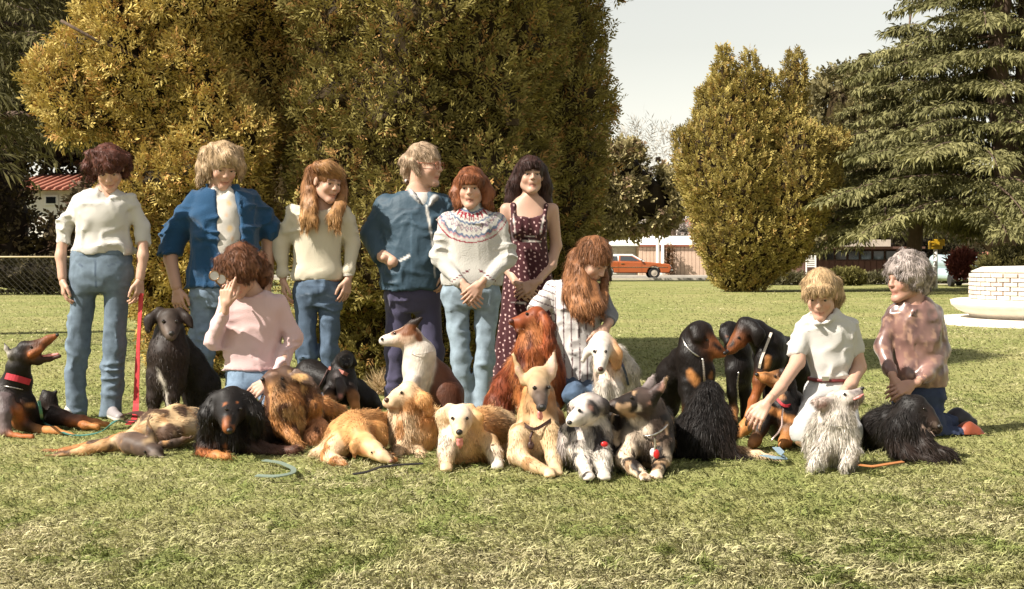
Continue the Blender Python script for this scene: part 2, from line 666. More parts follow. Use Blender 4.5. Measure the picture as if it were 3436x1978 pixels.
def strap(name, pts, outs, w, th, material, parent=None, closed=True):
    """flat band swept along pts; outs = outward direction at each point"""
    pts = [Vector(p) for p in pts]
    n = len(pts)
    mb = MB()
    for i in range(n):
        if closed:
            t = pts[(i + 1) % n] - pts[i - 1]
        else:
            t = pts[min(i + 1, n - 1)] - pts[max(0, i - 1)]
        t.normalize()
        o = Vector(outs[i])
        o = o - t * o.dot(t)
        o.normalize()
        sd = t.cross(o)
        for a, b in ((-1, -1), (1, -1), (1, 1), (-1, 1)):
            mb.v.append(tuple(pts[i] + sd * (w / 2 * a) + o * (th / 2 * b)))
    for i in range(n if closed else n - 1):
        j = (i + 1) % n
        for k in range(4):
            k2 = (k + 1) % 4
            mb.f.append((i * 4 + k, i * 4 + k2, j * 4 + k2, j * 4 + k))
    if not closed:
        mb.f.append((3, 2, 1, 0))
        mb.f.append(tuple((n - 1) * 4 + k for k in range(4)))
    return mb.build(name, material, parent, smooth=False)

def resample(pts, n):
    P = np.array(pts, np.float32)
    seg = np.linalg.norm(np.diff(P, axis=0), axis=1)
    t = np.concatenate([[0], np.cumsum(seg)])
    tt = np.linspace(0, t[-1], n)
    out = np.stack([np.interp(tt, t, P[:, i]) for i in range(P.shape[1])], 1)
    for _ in range(max(1, n // 8)):
        out[1:-1] = out[1:-1] * 0.5 + (out[:-2] + out[2:]) * 0.25
    return out
# ================================================================ ground
def gpt(px, py, h=0.0):
    D = F * (CAMH - h) / (py - HOR)
    return np.array(((px - 1718) * D / F, D, h), np.float32)

def lawn_material(name, near):
    m = bpy.data.materials.new(name)
    m.use_nodes = True
    N, L = m.node_tree.nodes, m.node_tree.links
    p = N['Principled BSDF']
    p.inputs['Roughness'].default_value = 0.9
    p.inputs['Specular IOR Level'].default_value = 0.1
    tc = N.new('ShaderNodeTexCoord')
    def noise(scale, detail, stretch=None):
        n = N.new('ShaderNodeTexNoise')
        n.inputs['Scale'].default_value = scale
        n.inputs['Detail'].default_value = detail
        if stretch:
            mp = N.new('ShaderNodeMapping')
            mp.inputs['Scale'].default_value = stretch
            L.new(tc.outputs['Object'], mp.inputs['Vector'])
            L.new(mp.outputs[0], n.inputs['Vector'])
        else:
            L.new(tc.outputs['Object'], n.inputs['Vector'])
        return n
    a, b, c = noise(0.55, 4), noise(9, 5), noise(60, 3)
    def ramp(src, lo, hi, c0, c1):
        r = N.new('ShaderNodeValToRGB')
        r.color_ramp.elements[0].position = lo
        r.color_ramp.elements[1].position = hi
        r.color_ramp.elements[0].color = (*c0, 1)
        r.color_ramp.elements[1].color = (*c1, 1)
        L.new(src.outputs[0], r.inputs[0])
        return r
    r1 = ramp(a, 0.38, 0.68, (0.205, 0.215, 0.075), (0.29, 0.265, 0.115))
    r2 = ramp(b, 0.3, 0.72, (0.75, 0.78, 0.7), (1.2, 1.18, 1.15))
    r3 = ramp(c, 0.3, 0.7, (0.6, 0.6, 0.6), (1.35, 1.35, 1.35))
    x = N.new('ShaderNodeVectorMath'); x.operation = 'MULTIPLY'
    y = N.new('ShaderNodeVectorMath'); y.operation = 'MULTIPLY'
    L.new(r1.outputs[0], x.inputs[0]); L.new(r2.outputs[0], x.inputs[1])
    L.new(x.outputs[0], y.inputs[0]); L.new(r3.outputs[0], y.inputs[1])
    L.new(y.outputs[0], p.inputs['Base Color'])
    bp = N.new('ShaderNodeBump')
    bp.inputs['Strength'].default_value = 0.35
    bp.inputs['Distance'].default_value = 0.05
    L.new(c.outputs[0], bp.inputs['Height'])
    L.new(bp.outputs[0], p.inputs['Normal'])
    return m

g = MB().poly([(-1500, -60, -0.008), (1500, -60, -0.008), (1500, 3000, -0.008), (-1500, 3000, -0.008)]).build('ground', mat('far_ground', (0.12, 0.12, 0.05), rough=1, vary=0.3, vscale=0.05))
tag(g, kind='structure')
lm = lawn_material('lawn', True)
# the lawn as a gently uneven sheet
nx, ny = 150, 120
gx = np.linspace(-70, 70, nx); gy = -10 + 76 * np.linspace(0, 1, ny)**1.0
GX, GY = np.meshgrid(gx, gy)
gv = np.stack([GX.ravel(), GY.ravel(), np.zeros(nx * ny)], 1)
ii = (np.arange(ny - 1)[:, None] * nx + np.arange(nx - 1)[None]).ravel()
o = mesh_np('lawn', gv, np.stack([ii, ii + 1, ii + nx + 1, ii + nx], 1), 4, lm)
tag(o, kind='structure')
M_ASPH = mat('asphalt', (0.06, 0.058, 0.055), rough=0.95, vary=0.2, vscale=3)
M_CONC = mat('concrete', (0.50, 0.45, 0.38), rough=0.9, vary=0.15, vscale=2, bump=0.2, bscale=30)
tag(MB().box(-120, 120, 69.2, 76.0, -0.2, 0.0).build('street', M_ASPH), kind='structure')
tag(MB().box(-120, 120, 66.0, 66.3, -0.2, 0.11).build('kerb', M_CONC), kind='structure')
tag(MB().box(-120, 120, 76.0, 77.6, -0.2, 0.12).build('pavement', M_CONC), kind='structure')
tag(MB().box(9.2, 60, 53.4, 54.6, -0.1, 0.03).build('path', M_CONC), kind='structure')
tag(MB().box(10.5, 60, 62.0, 66.0, -0.1, 0.02).build('side_road', M_ASPH), kind='structure')

# grass: blades sampled evenly over the picture of the lawn, so near ones are small and dense
def grass_field(name, n, y0, y1, px0, px1, Lh, Wd, seed, one=False, scale_far=7.0):
    r = np.random.default_rng(seed)
    py = r.uniform(y0, y1, n)
    px = r.uniform(px0, px1, n)
    D = F * CAMH / (py - HOR)
    P = np.stack([(px - 1718) * D / F, D + r.normal(0, 0.02, n) * D / 5, np.zeros(n)], 1).astype(np.float32)
    k = np.maximum(1.0, D / scale_far)**0.55
    patch = fbm(P, (0.9, 1.3, 1), 71, 3)
    fine = vnoise(P, (0.10, 0.14, 1), 72)
    clump = vnoise(P, (0.035, 0.05, 1), 73)
    dry = np.clip(0.28 + 0.60 * patch + 0.18 * fine - 0.20 * np.clip(P[:, 0] / 2.2, -1, 1.2) * np.clip((8 - D) / 4, 0, 1) + 0.10 * (D < 6), 0, 1)
    dry = np.where(r.random(n) < 0.09, np.clip(dry + 0.4, 0, 1), dry)
    green = np.array((0.32, 0.335, 0.115)); lush = np.array((0.235, 0.27, 0.08)); straw = np.array((0.62, 0.54, 0.33))
    C = green[None] * (1 - dry[:, None]) + straw[None] * dry[:, None]
    lm_ = (fine < -0.35)[:, None] & (dry < 0.5)[:, None]
    C = np.where(lm_, lush[None], C)
    C = C * (0.72 + 0.56 * r.random((n, 1))) * (1 + 0.2 * clump[:, None])
    a = r.uniform(0, 2 * math.pi, n)
    lean = 0.35 + 0.75 * r.random(n)
    d = np.stack([np.cos(a) * lean, np.sin(a) * lean, np.ones(n)], 1) + 0.5 * np.stack([vnoise(P, .12, 74), vnoise(P, .12, 75), np.zeros(n)], 1)
    Lx = Lh * (0.45 + 0.85 * r.random(n)) * k * (1 + 0.35 * patch) * np.where(clump > 0.2, 1.25, 0.9)
    nr = np.stack([np.sin(a + 0.6), -np.cos(a + 0.6), 0.2 * np.ones(n)], 1) + 0.3 * r.normal(0, 1, (n, 3))
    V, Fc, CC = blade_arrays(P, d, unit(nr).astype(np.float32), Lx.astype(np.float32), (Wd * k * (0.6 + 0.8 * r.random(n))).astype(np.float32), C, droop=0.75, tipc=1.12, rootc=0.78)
    nn = unit(np.repeat(np.array([[0, -0.25, 1.0]]) + 0.45 * r.normal(0, 1, (n, 3)), 4, axis=0))
    o = mesh_np(name, V, Fc, 3, M_GRASS, None, np.clip(CC, 0.003, 0.9), normals=nn)
    tag(o, 'short mown lawn grass, partly dry and yellowish', 'grass', kind='stuff')
grass_field('grass', 160000, 1340, 2040, -60, 3500, 0.035, 0.0036, 5)
grass_field('grass', 100000, 960, 1370, -60, 3500, 0.024, 0.0046, 6, one=True)

grass_field('grass', 22000, 1100, 2040, -1000, -60, 0.036, 0.0048, 8)
grass_field('grass', 22000, 1100, 2040, 3500, 4440, 0.036, 0.0048, 9)

# ================================================================ foliage
def spray_arrays(P, N, L, m, w, C, wn, wu, wr, seed, open_=0.75):
    r = np.random.default_rng(seed)
    n = len(P)
    up = np.zeros((n, 3)); up[:, 2] = 1
    ax = unit(N * wn + up * wu + wr * r.normal(0, 1, (n, 3)))
    sd = unit(np.cross(ax, r.normal(0, 1, (n, 3))))
    fn = unit(np.cross(ax, sd))
    Ls = L * (0.55 + 0.9 * r.random(n))
    V, Fs, Cs = [], [], []
    off = 0
    for j in range(m):
        t = j / m
        sgn = 1 if j % 2 else -1
        base = P + ax * (Ls * t * 0.95)[:, None]
        d = ax * 0.8 + sd * (sgn * open_) * (0.7 + 0.6 * r.random((n, 1))) + 0.22 * r.normal(0, 1, (n, 3))
        if j == m - 1:
            d = ax
        l = Ls * 0.6 * (1 - 0.5 * t) * (0.7 + 0.6 * r.random(n))
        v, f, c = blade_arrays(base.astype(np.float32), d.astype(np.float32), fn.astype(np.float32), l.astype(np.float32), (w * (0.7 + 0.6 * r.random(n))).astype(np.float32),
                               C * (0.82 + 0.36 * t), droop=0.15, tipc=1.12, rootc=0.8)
        V.append(v); Fs.append(f + off); Cs.append(c)
        off += len(v)
    return np.concatenate(V), np.concatenate(Fs), np.concatenate(Cs)

def sample_hull(V, Q, n, seed, gap=0.0, gscale=0.3, dens=None):
    r = np.random.default_rng(seed)
    N, A = vnormals(V, Q)
    w = A.copy()
    c = V[Q[:, 0]]
    if dens is not None:
        w = w * dens(c)
    if gap:
        w = w * np.clip(0.5 + (fbm(c, gscale, seed + 3, 2) - gap) * 5, 0.02, 1)
    f = r.choice(len(Q), n, p=w / w.sum())
    u = r.random((n, 1)); v = r.random((n, 1))
    q = Q[f]
    P = (V[q[:, 0]] * (1 - u) + V[q[:, 1]] * u) * (1 - v) + (V[q[:, 3]] * (1 - u) + V[q[:, 2]] * u) * v
    return P.astype(np.float32), N[q[:, 0]]

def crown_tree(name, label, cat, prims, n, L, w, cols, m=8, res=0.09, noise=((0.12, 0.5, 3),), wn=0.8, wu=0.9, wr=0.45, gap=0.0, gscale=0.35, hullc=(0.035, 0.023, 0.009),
               seed=1, trunk=None, base=None, group=None, out=0.10, dens=None, k=0.25, twigs=None, hull=True, part='crown', cscale=0.6, bark=None):
    S = Sdf(k)
    for a, b, ra, rb in prims:
        S.cone(a, b, ra, rb, hullc)
    V, Q = S.polygonise(res, noise)
    V[:, 2] = np.maximum(V[:, 2], 0.02)
    P, N = sample_hull(V, Q, n, seed, gap, gscale, dens)
    r = np.random.default_rng(seed + 50)
    P = P + N * (out * (r.random((n, 1)) - 0.25) + out * 0.8 * fbm(P, gscale * 0.6, seed + 9, 2)[:, None])
    mixv = np.clip(0.5 + 0.9 * fbm(P, cscale, seed + 5, 3) + 0.25 * r.normal(0, 1, n), 0, 1)[:, None]
    C = np.array(cols[0])[None] * (1 - mixv) + np.array(cols[1])[None] * mixv
    if len(cols) > 2:
        z = (r.random(n) < 0.14)[:, None]
        C = np.where(z, np.array(cols[2])[None], C)
    C = C * (0.75 + 0.5 * r.random((n, 1)))
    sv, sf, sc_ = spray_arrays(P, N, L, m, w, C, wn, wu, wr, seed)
    ok = sv[:, 2] > 0.0
    sv[:, 2] = np.maximum(sv[:, 2], 0.005)
    if base is None:
        base = (float(V[:, 0].mean()), float(V[:, 1].mean()), 0)
    root = thing(name, label, cat, base, group)
    if hull:
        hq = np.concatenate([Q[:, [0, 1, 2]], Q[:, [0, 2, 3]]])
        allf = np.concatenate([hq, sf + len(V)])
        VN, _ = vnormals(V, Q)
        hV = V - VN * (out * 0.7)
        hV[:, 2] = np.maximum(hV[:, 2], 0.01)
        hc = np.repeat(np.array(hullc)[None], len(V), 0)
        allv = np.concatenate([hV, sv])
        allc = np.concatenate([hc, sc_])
    else:
        allv, allf, allc = sv, sf, sc_
    o = mesh_np(part, allv, allf, 3, M_LEAF, root, np.clip(allc, 0.002, 0.9), smooth=False)
    if trunk:
        mb = MB()
        for pts, rad in trunk:
            mb.tube(pts, rad, 10)
        mb.build('trunk', bark or M_BARK, root, smooth=True)
    return root

def pxprims(D0, chains, ddd=0.0):
    f = Fig(D0)
    out = []
    for ch in chains:
        for a, b in zip(ch[:-1], ch[1:]):
            out.append((f.pt(a[0], a[1], a[2]), f.pt(b[0], b[1], b[2]), f.rad(a[3], a[2]), f.rad(b[3], b[2])))
    return out

GOLDL = ((0.33, 0.235, 0.06), (0.54, 0.415, 0.135), (0.42, 0.24, 0.08))
OLIVE = ((0.15, 0.125, 0.035), (0.30, 0.245, 0.075), (0.30, 0.17, 0.06))
BUSHL = ((0.24, 0.185, 0.055), (0.39, 0.31, 0.095), (0.34, 0.22, 0.07))
CEDAR = ((0.095, 0.092, 0.036), (0.215, 0.198, 0.085))
front = lambda yc: (lambda c: np.where((c[:, 1] < yc) | ((c[:, 0] > 0.05) & (c[:, 0] < 3)), 1.0, 0.25) * np.where(c[:, 2] > 3.4, 0.4, 1.0))

# golden juniper on the left
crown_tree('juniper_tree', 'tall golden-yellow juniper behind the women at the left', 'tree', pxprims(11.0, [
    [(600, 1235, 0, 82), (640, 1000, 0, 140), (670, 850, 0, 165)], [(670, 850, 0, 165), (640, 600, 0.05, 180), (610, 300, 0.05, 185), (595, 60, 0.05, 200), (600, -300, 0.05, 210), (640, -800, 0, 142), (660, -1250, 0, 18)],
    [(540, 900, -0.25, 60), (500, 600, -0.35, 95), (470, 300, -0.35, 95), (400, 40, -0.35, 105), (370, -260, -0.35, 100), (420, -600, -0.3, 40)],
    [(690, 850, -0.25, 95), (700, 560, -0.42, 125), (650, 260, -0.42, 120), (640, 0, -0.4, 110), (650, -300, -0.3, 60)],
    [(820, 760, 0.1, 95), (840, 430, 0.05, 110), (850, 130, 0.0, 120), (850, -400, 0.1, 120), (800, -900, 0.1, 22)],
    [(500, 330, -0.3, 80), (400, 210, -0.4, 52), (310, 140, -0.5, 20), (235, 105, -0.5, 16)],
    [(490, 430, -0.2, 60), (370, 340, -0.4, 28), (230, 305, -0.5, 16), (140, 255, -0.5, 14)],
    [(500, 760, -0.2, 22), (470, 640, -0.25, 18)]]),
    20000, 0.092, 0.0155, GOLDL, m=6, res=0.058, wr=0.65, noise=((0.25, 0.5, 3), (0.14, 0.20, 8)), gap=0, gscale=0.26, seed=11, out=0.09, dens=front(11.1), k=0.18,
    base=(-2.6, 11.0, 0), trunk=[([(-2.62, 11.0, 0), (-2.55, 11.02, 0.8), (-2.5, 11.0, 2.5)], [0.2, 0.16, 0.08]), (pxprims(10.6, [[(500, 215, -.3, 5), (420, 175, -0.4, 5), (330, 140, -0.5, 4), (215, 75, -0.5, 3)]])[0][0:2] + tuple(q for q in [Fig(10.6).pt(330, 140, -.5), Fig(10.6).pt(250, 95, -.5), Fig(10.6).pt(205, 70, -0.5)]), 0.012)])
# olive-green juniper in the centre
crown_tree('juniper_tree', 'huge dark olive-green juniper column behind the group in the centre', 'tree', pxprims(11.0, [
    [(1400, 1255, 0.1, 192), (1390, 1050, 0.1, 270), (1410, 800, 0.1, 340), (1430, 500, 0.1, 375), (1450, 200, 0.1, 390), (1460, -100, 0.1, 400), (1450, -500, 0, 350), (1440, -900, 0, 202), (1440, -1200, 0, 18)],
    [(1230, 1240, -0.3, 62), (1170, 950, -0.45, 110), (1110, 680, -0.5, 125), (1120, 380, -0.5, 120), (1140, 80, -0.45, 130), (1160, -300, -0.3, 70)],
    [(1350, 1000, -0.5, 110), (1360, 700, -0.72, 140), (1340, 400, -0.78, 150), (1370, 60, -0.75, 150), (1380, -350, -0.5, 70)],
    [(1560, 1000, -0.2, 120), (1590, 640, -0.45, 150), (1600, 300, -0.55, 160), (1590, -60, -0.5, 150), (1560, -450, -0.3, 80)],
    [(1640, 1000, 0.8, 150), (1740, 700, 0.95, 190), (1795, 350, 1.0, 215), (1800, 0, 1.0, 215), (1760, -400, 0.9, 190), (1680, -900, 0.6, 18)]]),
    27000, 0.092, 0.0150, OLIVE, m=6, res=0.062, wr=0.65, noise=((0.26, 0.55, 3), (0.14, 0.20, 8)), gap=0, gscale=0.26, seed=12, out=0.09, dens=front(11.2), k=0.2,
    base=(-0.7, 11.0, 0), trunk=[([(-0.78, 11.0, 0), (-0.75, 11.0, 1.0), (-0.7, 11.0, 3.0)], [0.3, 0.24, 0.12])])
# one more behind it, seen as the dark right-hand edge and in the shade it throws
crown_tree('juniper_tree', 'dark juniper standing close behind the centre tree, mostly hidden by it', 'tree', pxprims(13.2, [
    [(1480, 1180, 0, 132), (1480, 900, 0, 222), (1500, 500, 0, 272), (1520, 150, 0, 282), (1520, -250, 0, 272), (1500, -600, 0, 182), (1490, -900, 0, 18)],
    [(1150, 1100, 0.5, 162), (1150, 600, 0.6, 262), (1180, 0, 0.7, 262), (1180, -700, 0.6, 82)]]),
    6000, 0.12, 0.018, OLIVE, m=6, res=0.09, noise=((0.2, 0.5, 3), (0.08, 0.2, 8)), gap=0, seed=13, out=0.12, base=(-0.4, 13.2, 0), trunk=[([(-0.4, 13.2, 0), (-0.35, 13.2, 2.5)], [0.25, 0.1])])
# vase-shaped juniper across the lawn
crown_tree('juniper_shrub', 'vase-shaped bronze-green juniper standing alone on the far lawn with several pointed tops', 'shrub', pxprims(41.0, [
    [(2500, 965, 0, 42), (2490, 900, 0, 92), (2485, 780, 0, 138), (2455, 620, 0, 150), (2440, 480, 0, 124), (2432, 350, 0, 66), (2430, 250, 0, 28), (2430, 185, 0, 15)],
    [(2540, 940, 0, 34), (2600, 800, 0, 116), (2655, 640, 0, 130), (2670, 520, 0, 100), (2630, 420, 0, 60)], [(2490, 500, -0.2, 76), (2505, 350, -0.2, 44), (2512, 260, -0.2, 24), (2514, 185, -0.2, 15)],
    [(2400, 580, -0.3, 90), (2330, 500, -0.3, 46), (2290, 470, -0.3, 22)], [(2640, 460, 0.5, 50), (2660, 340, 0.5, 34), (2664, 260, 0.5, 24), (2664, 200, 0.5, 15)], [(2720, 580, 0, 80), (2780, 500, 0, 52), (2830, 478, 0, 24)],
    [(2380, 420, 0, 50), (2366, 330, 0, 22)], [(2560, 440, -.3, 48), (2574, 330, -.3, 24), (2576, 270, -.3, 16)], [(2330, 600, 0, 60), (2300, 560, 0, 30)], [(2770, 620, 0, 50), (2790, 580, 0, 30)]]),
    15000, 0.19, 0.045, BUSHL, m=6, res=0.11, noise=((0.16, 0.7, 3), (0.12, 0.32, 8)), gap=0, gscale=0.7, seed=14, out=0.12, k=0.12, wu=1.4, cscale=1.5, hullc=(0.04, 0.026, 0.012), wr=0.6,
    base=(7.3, 41.0, 0), trunk=[([(7.25, 41.0, 0), (7.25, 41, 1.2)], [0.3, 0.25])])

# cedars with tiered drooping branches
def deodar(label, bx, by, H, Lmax, zmin, seed, cols, step=0.62, per=6, bl=0.24, bw=0.06, zfull=9.5, twin=False, tw=0.17, nb=15, amin=0.0, amax=2 * math.pi, lean=0.0):
    r = np.random.default_rng(seed)
    root = thing('cedar_tree', label, 'tree', (bx, by, 0))
    mb = MB()
    hts = np.linspace(0, H, 14)
    mb.tube([(bx + lean * z / H + 0.15 * math.sin(z * 0.7), by + 0.1 * math.cos(z), z) for z in hts], [max(0.05, 0.42 * (1 - z / H) + 0.03) * H / 14 for z in hts], 10)
    if twin:
        mb.tube([(bx + 0.5 + 0.02 * z, by + 0.3, z) for z in hts[:12]], [max(0.04, 0.30 * (1 - z / H)) for z in hts[:12]], 8)
    PB, DB, NB, LB_, CB = [], [], [], [], []
    z = zmin
    while z < H * 0.97:
        Lz = Lmax * (1 - (z - zmin) / (H - zmin))**0.75 * (0.75 + 0.5 * r.random()) + 0.4
        for b in range(per):
            a = amin + (amax - amin) * (b + r.random()) / per
            L = Lz * (0.55 + 0.6 * r.random())
            zz = z + r.uniform(-0.3, 0.3)
            d = np.array((math.cos(a), math.sin(a), 0))
            sd = np.array((-d[1], d[0], 0))
            s0 = np.array((bx + lean * zz / H, by, zz))
            rise, dr = r.uniform(0.02, 0.16), r.uniform(0.20, 0.34)
            pt = lambda t: s0 + d * L * t + np.array((0, 0, L * (rise * t - dr * t * t))) + sd * 0.12 * L * math.sin(t * 2 + b)
            mb.tube([pt(t) for t in np.linspace(0, 0.95, 7)], [max(0.012, 0.055 * (1 - t) * L / 4) for t in np.linspace(0, 1, 7)], 5)
            t = 0.14
            st = tw / L * (1.0 if z < zfull else 2.2)
            while t < 1.0:
                q = pt(t)
                for sg in (-1, 1):
                    l = (1.15 * (1 - 0.75 * t) * min(1, 0.35 + L / 4) + 0.18) * (0.6 + 0.7 * r.random())
                    td = unit((sd * sg * 0.85 + d * 0.6 + np.array((0, 0, r.uniform(-0.1, 0.12))))[None])[0]
                    sh = 0.75 + 0.5 * r.random()
                    for j in range(nb):
                        u = (j + r.random()) / nb
                        PB.append(q + td * l * u - np.array((0, 0, 0.22 * l * u * u)))
                        DB.append(td * 0.7 + np.array((0, 0, -0.55)) + 0.45 * r.normal(0, 1, 3))
                        CB.append(sh)
                t += st * (0.8 + 0.5 * r.random())
        z += step * (0.85 + 0.3 * r.random()) * (1.0 if z < zfull else 1.6)
    P = np.array(PB, np.float32); Dr = np.array(DB, np.float32)
    n = len(P)
    N = unit(np.array((0, 0, 1.0))[None] + 0.6 * r.normal(0, 1, (n, 3)))
    mx = np.clip(0.5 + 0.8 * fbm(P, 1.2, seed, 2) + 0.2 * r.normal(0, 1, n), 0, 1)[:, None]
    C = (np.array(cols[0])[None] * (1 - mx) + np.array(cols[1])[None] * mx) * np.array(CB)[:, None] * (0.8 + 0.4 * r.random((n, 1)))
    v, f, c = blade_arrays(P, Dr, N.astype(np.float32), (bl * (0.6 + 0.8 * r.random(n))).astype(np.float32), (bw * (0.7 + 0.6 * r.random(n))).astype(np.float32), C, droop=0.5)
    v[:, 2] = np.maximum(v[:, 2], 0.02)
    mesh_np('crown', v, f, 3, M_LEAF, root, np.clip(c, 0.002, 0.9), smooth=False)
    mb.build('trunk', M_BARK, root, smooth=True)
    return n
NB_ = [deodar('big cedar with tiers of drooping branches at the right edge, twin dark trunks', 14.2, 38.5, 15.5, 4.6, 2.5, 21, CEDAR, twin=True, step=0.52, per=8),
       deodar('lower pale-green cedar in front of the brown house, beside the big cedar', 12.7, 42.5, 8.8, 3.3, 2.3, 22, CEDAR, step=0.5, per=7, zfull=20),
       deodar('dark cedar at the left edge whose boughs reach in from outside the picture', -7.4, 17.0, 9.0, 4.2, 2.75, 23, ((0.05, 0.045, 0.016), (0.13, 0.115, 0.045)), bl=0.2, bw=0.03, zfull=4.6, step=0.42, tw=0.2, amin=-1.7, amax=1.3, per=6)]

# broad-leaved trees and shrubs
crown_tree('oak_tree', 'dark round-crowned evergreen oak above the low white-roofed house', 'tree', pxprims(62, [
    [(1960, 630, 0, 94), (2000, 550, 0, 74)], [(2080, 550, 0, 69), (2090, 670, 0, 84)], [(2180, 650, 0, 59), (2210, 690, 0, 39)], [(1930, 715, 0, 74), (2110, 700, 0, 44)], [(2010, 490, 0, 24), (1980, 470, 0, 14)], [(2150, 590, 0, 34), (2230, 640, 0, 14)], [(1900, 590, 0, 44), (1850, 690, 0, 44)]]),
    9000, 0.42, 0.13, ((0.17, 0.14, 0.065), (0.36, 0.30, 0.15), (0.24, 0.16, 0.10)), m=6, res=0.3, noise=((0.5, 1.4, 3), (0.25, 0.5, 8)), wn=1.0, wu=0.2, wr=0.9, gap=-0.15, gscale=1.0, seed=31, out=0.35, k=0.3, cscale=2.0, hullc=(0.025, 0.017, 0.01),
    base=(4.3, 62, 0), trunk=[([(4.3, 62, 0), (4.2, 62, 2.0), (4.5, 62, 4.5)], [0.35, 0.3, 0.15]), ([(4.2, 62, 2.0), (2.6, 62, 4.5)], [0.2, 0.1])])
crown_tree('bare_tree', 'pale grey leafless tree behind the oak, faint against the sky', 'tree', pxprims(85, [[(2250, 760, 0, 60), (2260, 650, 0, 60), (2230, 560, 0, 70), (2160, 500, 0, 60)], [(2290, 700, 0, 50), (2300, 620, 0, 30)]]),
    700, 0.9, 0.045, ((0.26, 0.23, 0.19), (0.36, 0.32, 0.27)), m=5, res=0.5, seed=32, hull=False, out=0.8, wu=0.9, base=(10.2, 85, 0), trunk=[([(10.2, 85, 0), (10.3, 85, 4.0), (9.8, 85, 6.5)], [0.25, 0.18, 0.05])])
crown_tree('round_tree', 'rounded olive-coloured tree rising between the lone juniper and the cedars', 'tree', pxprims(60, [[(2850, 360, 0, 100), (2880, 470, 0, 120)], [(2790, 440, 0, 75), (2780, 600, 0, 100)], [(2920, 380, 0, 85), (2950, 620, 0, 150)], [(2860, 640, 0, 130), (2900, 760, 0, 100)]]),
    5500, 0.45, 0.14, ((0.12, 0.105, 0.05), (0.25, 0.21, 0.10)), m=6, res=0.3, noise=((0.5, 1.5, 3), (0.2, 0.5, 8)), wn=1, wu=0.3, wr=0.8, gap=-0.2, gscale=1.0, seed=33, out=0.5, k=0.5, cscale=2, base=(16, 60, 0), trunk=[([(16, 60, 0), (16, 60, 5)], [0.3, 0.2])])
crown_tree('blossom_tree', 'small tree with pale blossom behind the white roof', 'tree', pxprims(90, [[(2210, 770, 0, 40), (2250, 775, 0, 36)], [(2195, 790, 0, 24), (2265, 790, 0, 22)]]),
    1300, 0.5, 0.14, ((0.45, 0.38, 0.35), (0.62, 0.55, 0.5), (0.2, 0.14, 0.12)), m=5, res=0.4, seed=34, out=0.4, wu=0.2, wr=0.9, hullc=(0.16, 0.12, 0.10), base=(10.2, 90, 0), trunk=[([(10.2, 90, 0), (10.2, 90, 2.0)], [0.12, 0.1])])
crown_tree('shrub', 'small round green shrub beside the orange car, behind the floral dress', 'shrub', pxprims(45, [[(1890, 880, 0, 38), (1900, 920, 0, 40)], [(1850, 900, 0, 40), (1840, 930, 0, 36)]]),
    1500, 0.22, 0.06, ((0.07, 0.07, 0.02), (0.14, 0.13, 0.04)), m=6, res=0.12, seed=35, base=(1.6, 45, 0), k=0.15)
crown_tree('hedge', 'long dark clipped hedge behind the wire fence at the left', 'hedge', pxprims(37.5, [[(-300, 925, 0, 50), (100, 925, 0, 52), (420, 925, 0, 50), (640, 925, 0, 50)]]),
    4500, 0.16, 0.042, ((0.028, 0.024, 0.012), (0.06, 0.05, 0.022), (0.10, 0.08, 0.04)), m=4, res=0.1, seed=36, wr=0.9, wu=0.3, k=0.1, base=(-12, 37.5, 0), hullc=(0.02, 0.015, 0.009))
crown_tree('shrub', 'tall dark bushes behind the hedge at the left', 'shrub', pxprims(41, [[(40, 850, 0, 75), (20, 740, 0, 75), (40, 640, 0, 50)], [(190, 840, 0, 70), (200, 780, 0, 60)], [(320, 830, 0, 90), (340, 700, 0, 90)], [(420, 830, 0, 90), (420, 620, 0, 100)], [(-100, 800, 0, 130), (-120, 600, 0, 160)], [(560, 800, 0, 120), (560, 650, 0, 120)]]),
    4000, 0.34, 0.10, ((0.035, 0.027, 0.013), (0.08, 0.058, 0.028), (0.16, 0.10, 0.07)), m=4, res=0.22, noise=((0.3, 0.9, 3),), seed=37, wn=1, wr=0.8, wu=0.3, k=0.3, base=(-13, 41, 0), hullc=(0.02, 0.013, 0.009))
crown_tree('dense_tree', 'tall dark evergreen mass far behind the left cedar', 'tree', pxprims(50, [[(-100, 500, 0, 200), (-50, 200, 0, 220), (0, -100, 0, 200)], [(200, 480, 0, 110), (240, 300, 0, 170), (220, 50, 0, 200)], [(450, 560, 0, 130), (480, 200, 0, 220)], [(330, 600, 0, 60), (340, 480, 0, 90)]]),
    4500, 0.50, 0.15, ((0.024, 0.019, 0.010), (0.06, 0.047, 0.022), (0.14, 0.11, 0.05)), m=4, res=0.35, noise=((0.6, 1.6, 3),), seed=38, wn=1, wr=0.8, wu=0.2, k=0.5, gap=-0.1, gscale=1.5, base=(-16, 50, 0), hullc=(0.016, 0.011, 0.008), trunk=[([(-16, 50, 0), (-16, 50, 5)], [0.5, 0.3])])
crown_tree('clipped_shrub', 'low clipped box shrub with a flat sunlit top in front of the brown house', 'shrub', pxprims(51, [[(2800, 936, 0, 22), (2875, 936, 0, 22)], [(2810, 925, 0, 14), (2868, 925, 0, 14)]]),
    1500, 0.12, 0.04, ((0.08, 0.075, 0.022), (0.17, 0.15, 0.05)), m=6, res=0.07, seed=39, k=0.05, noise=(), base=(12.8, 51, 0))
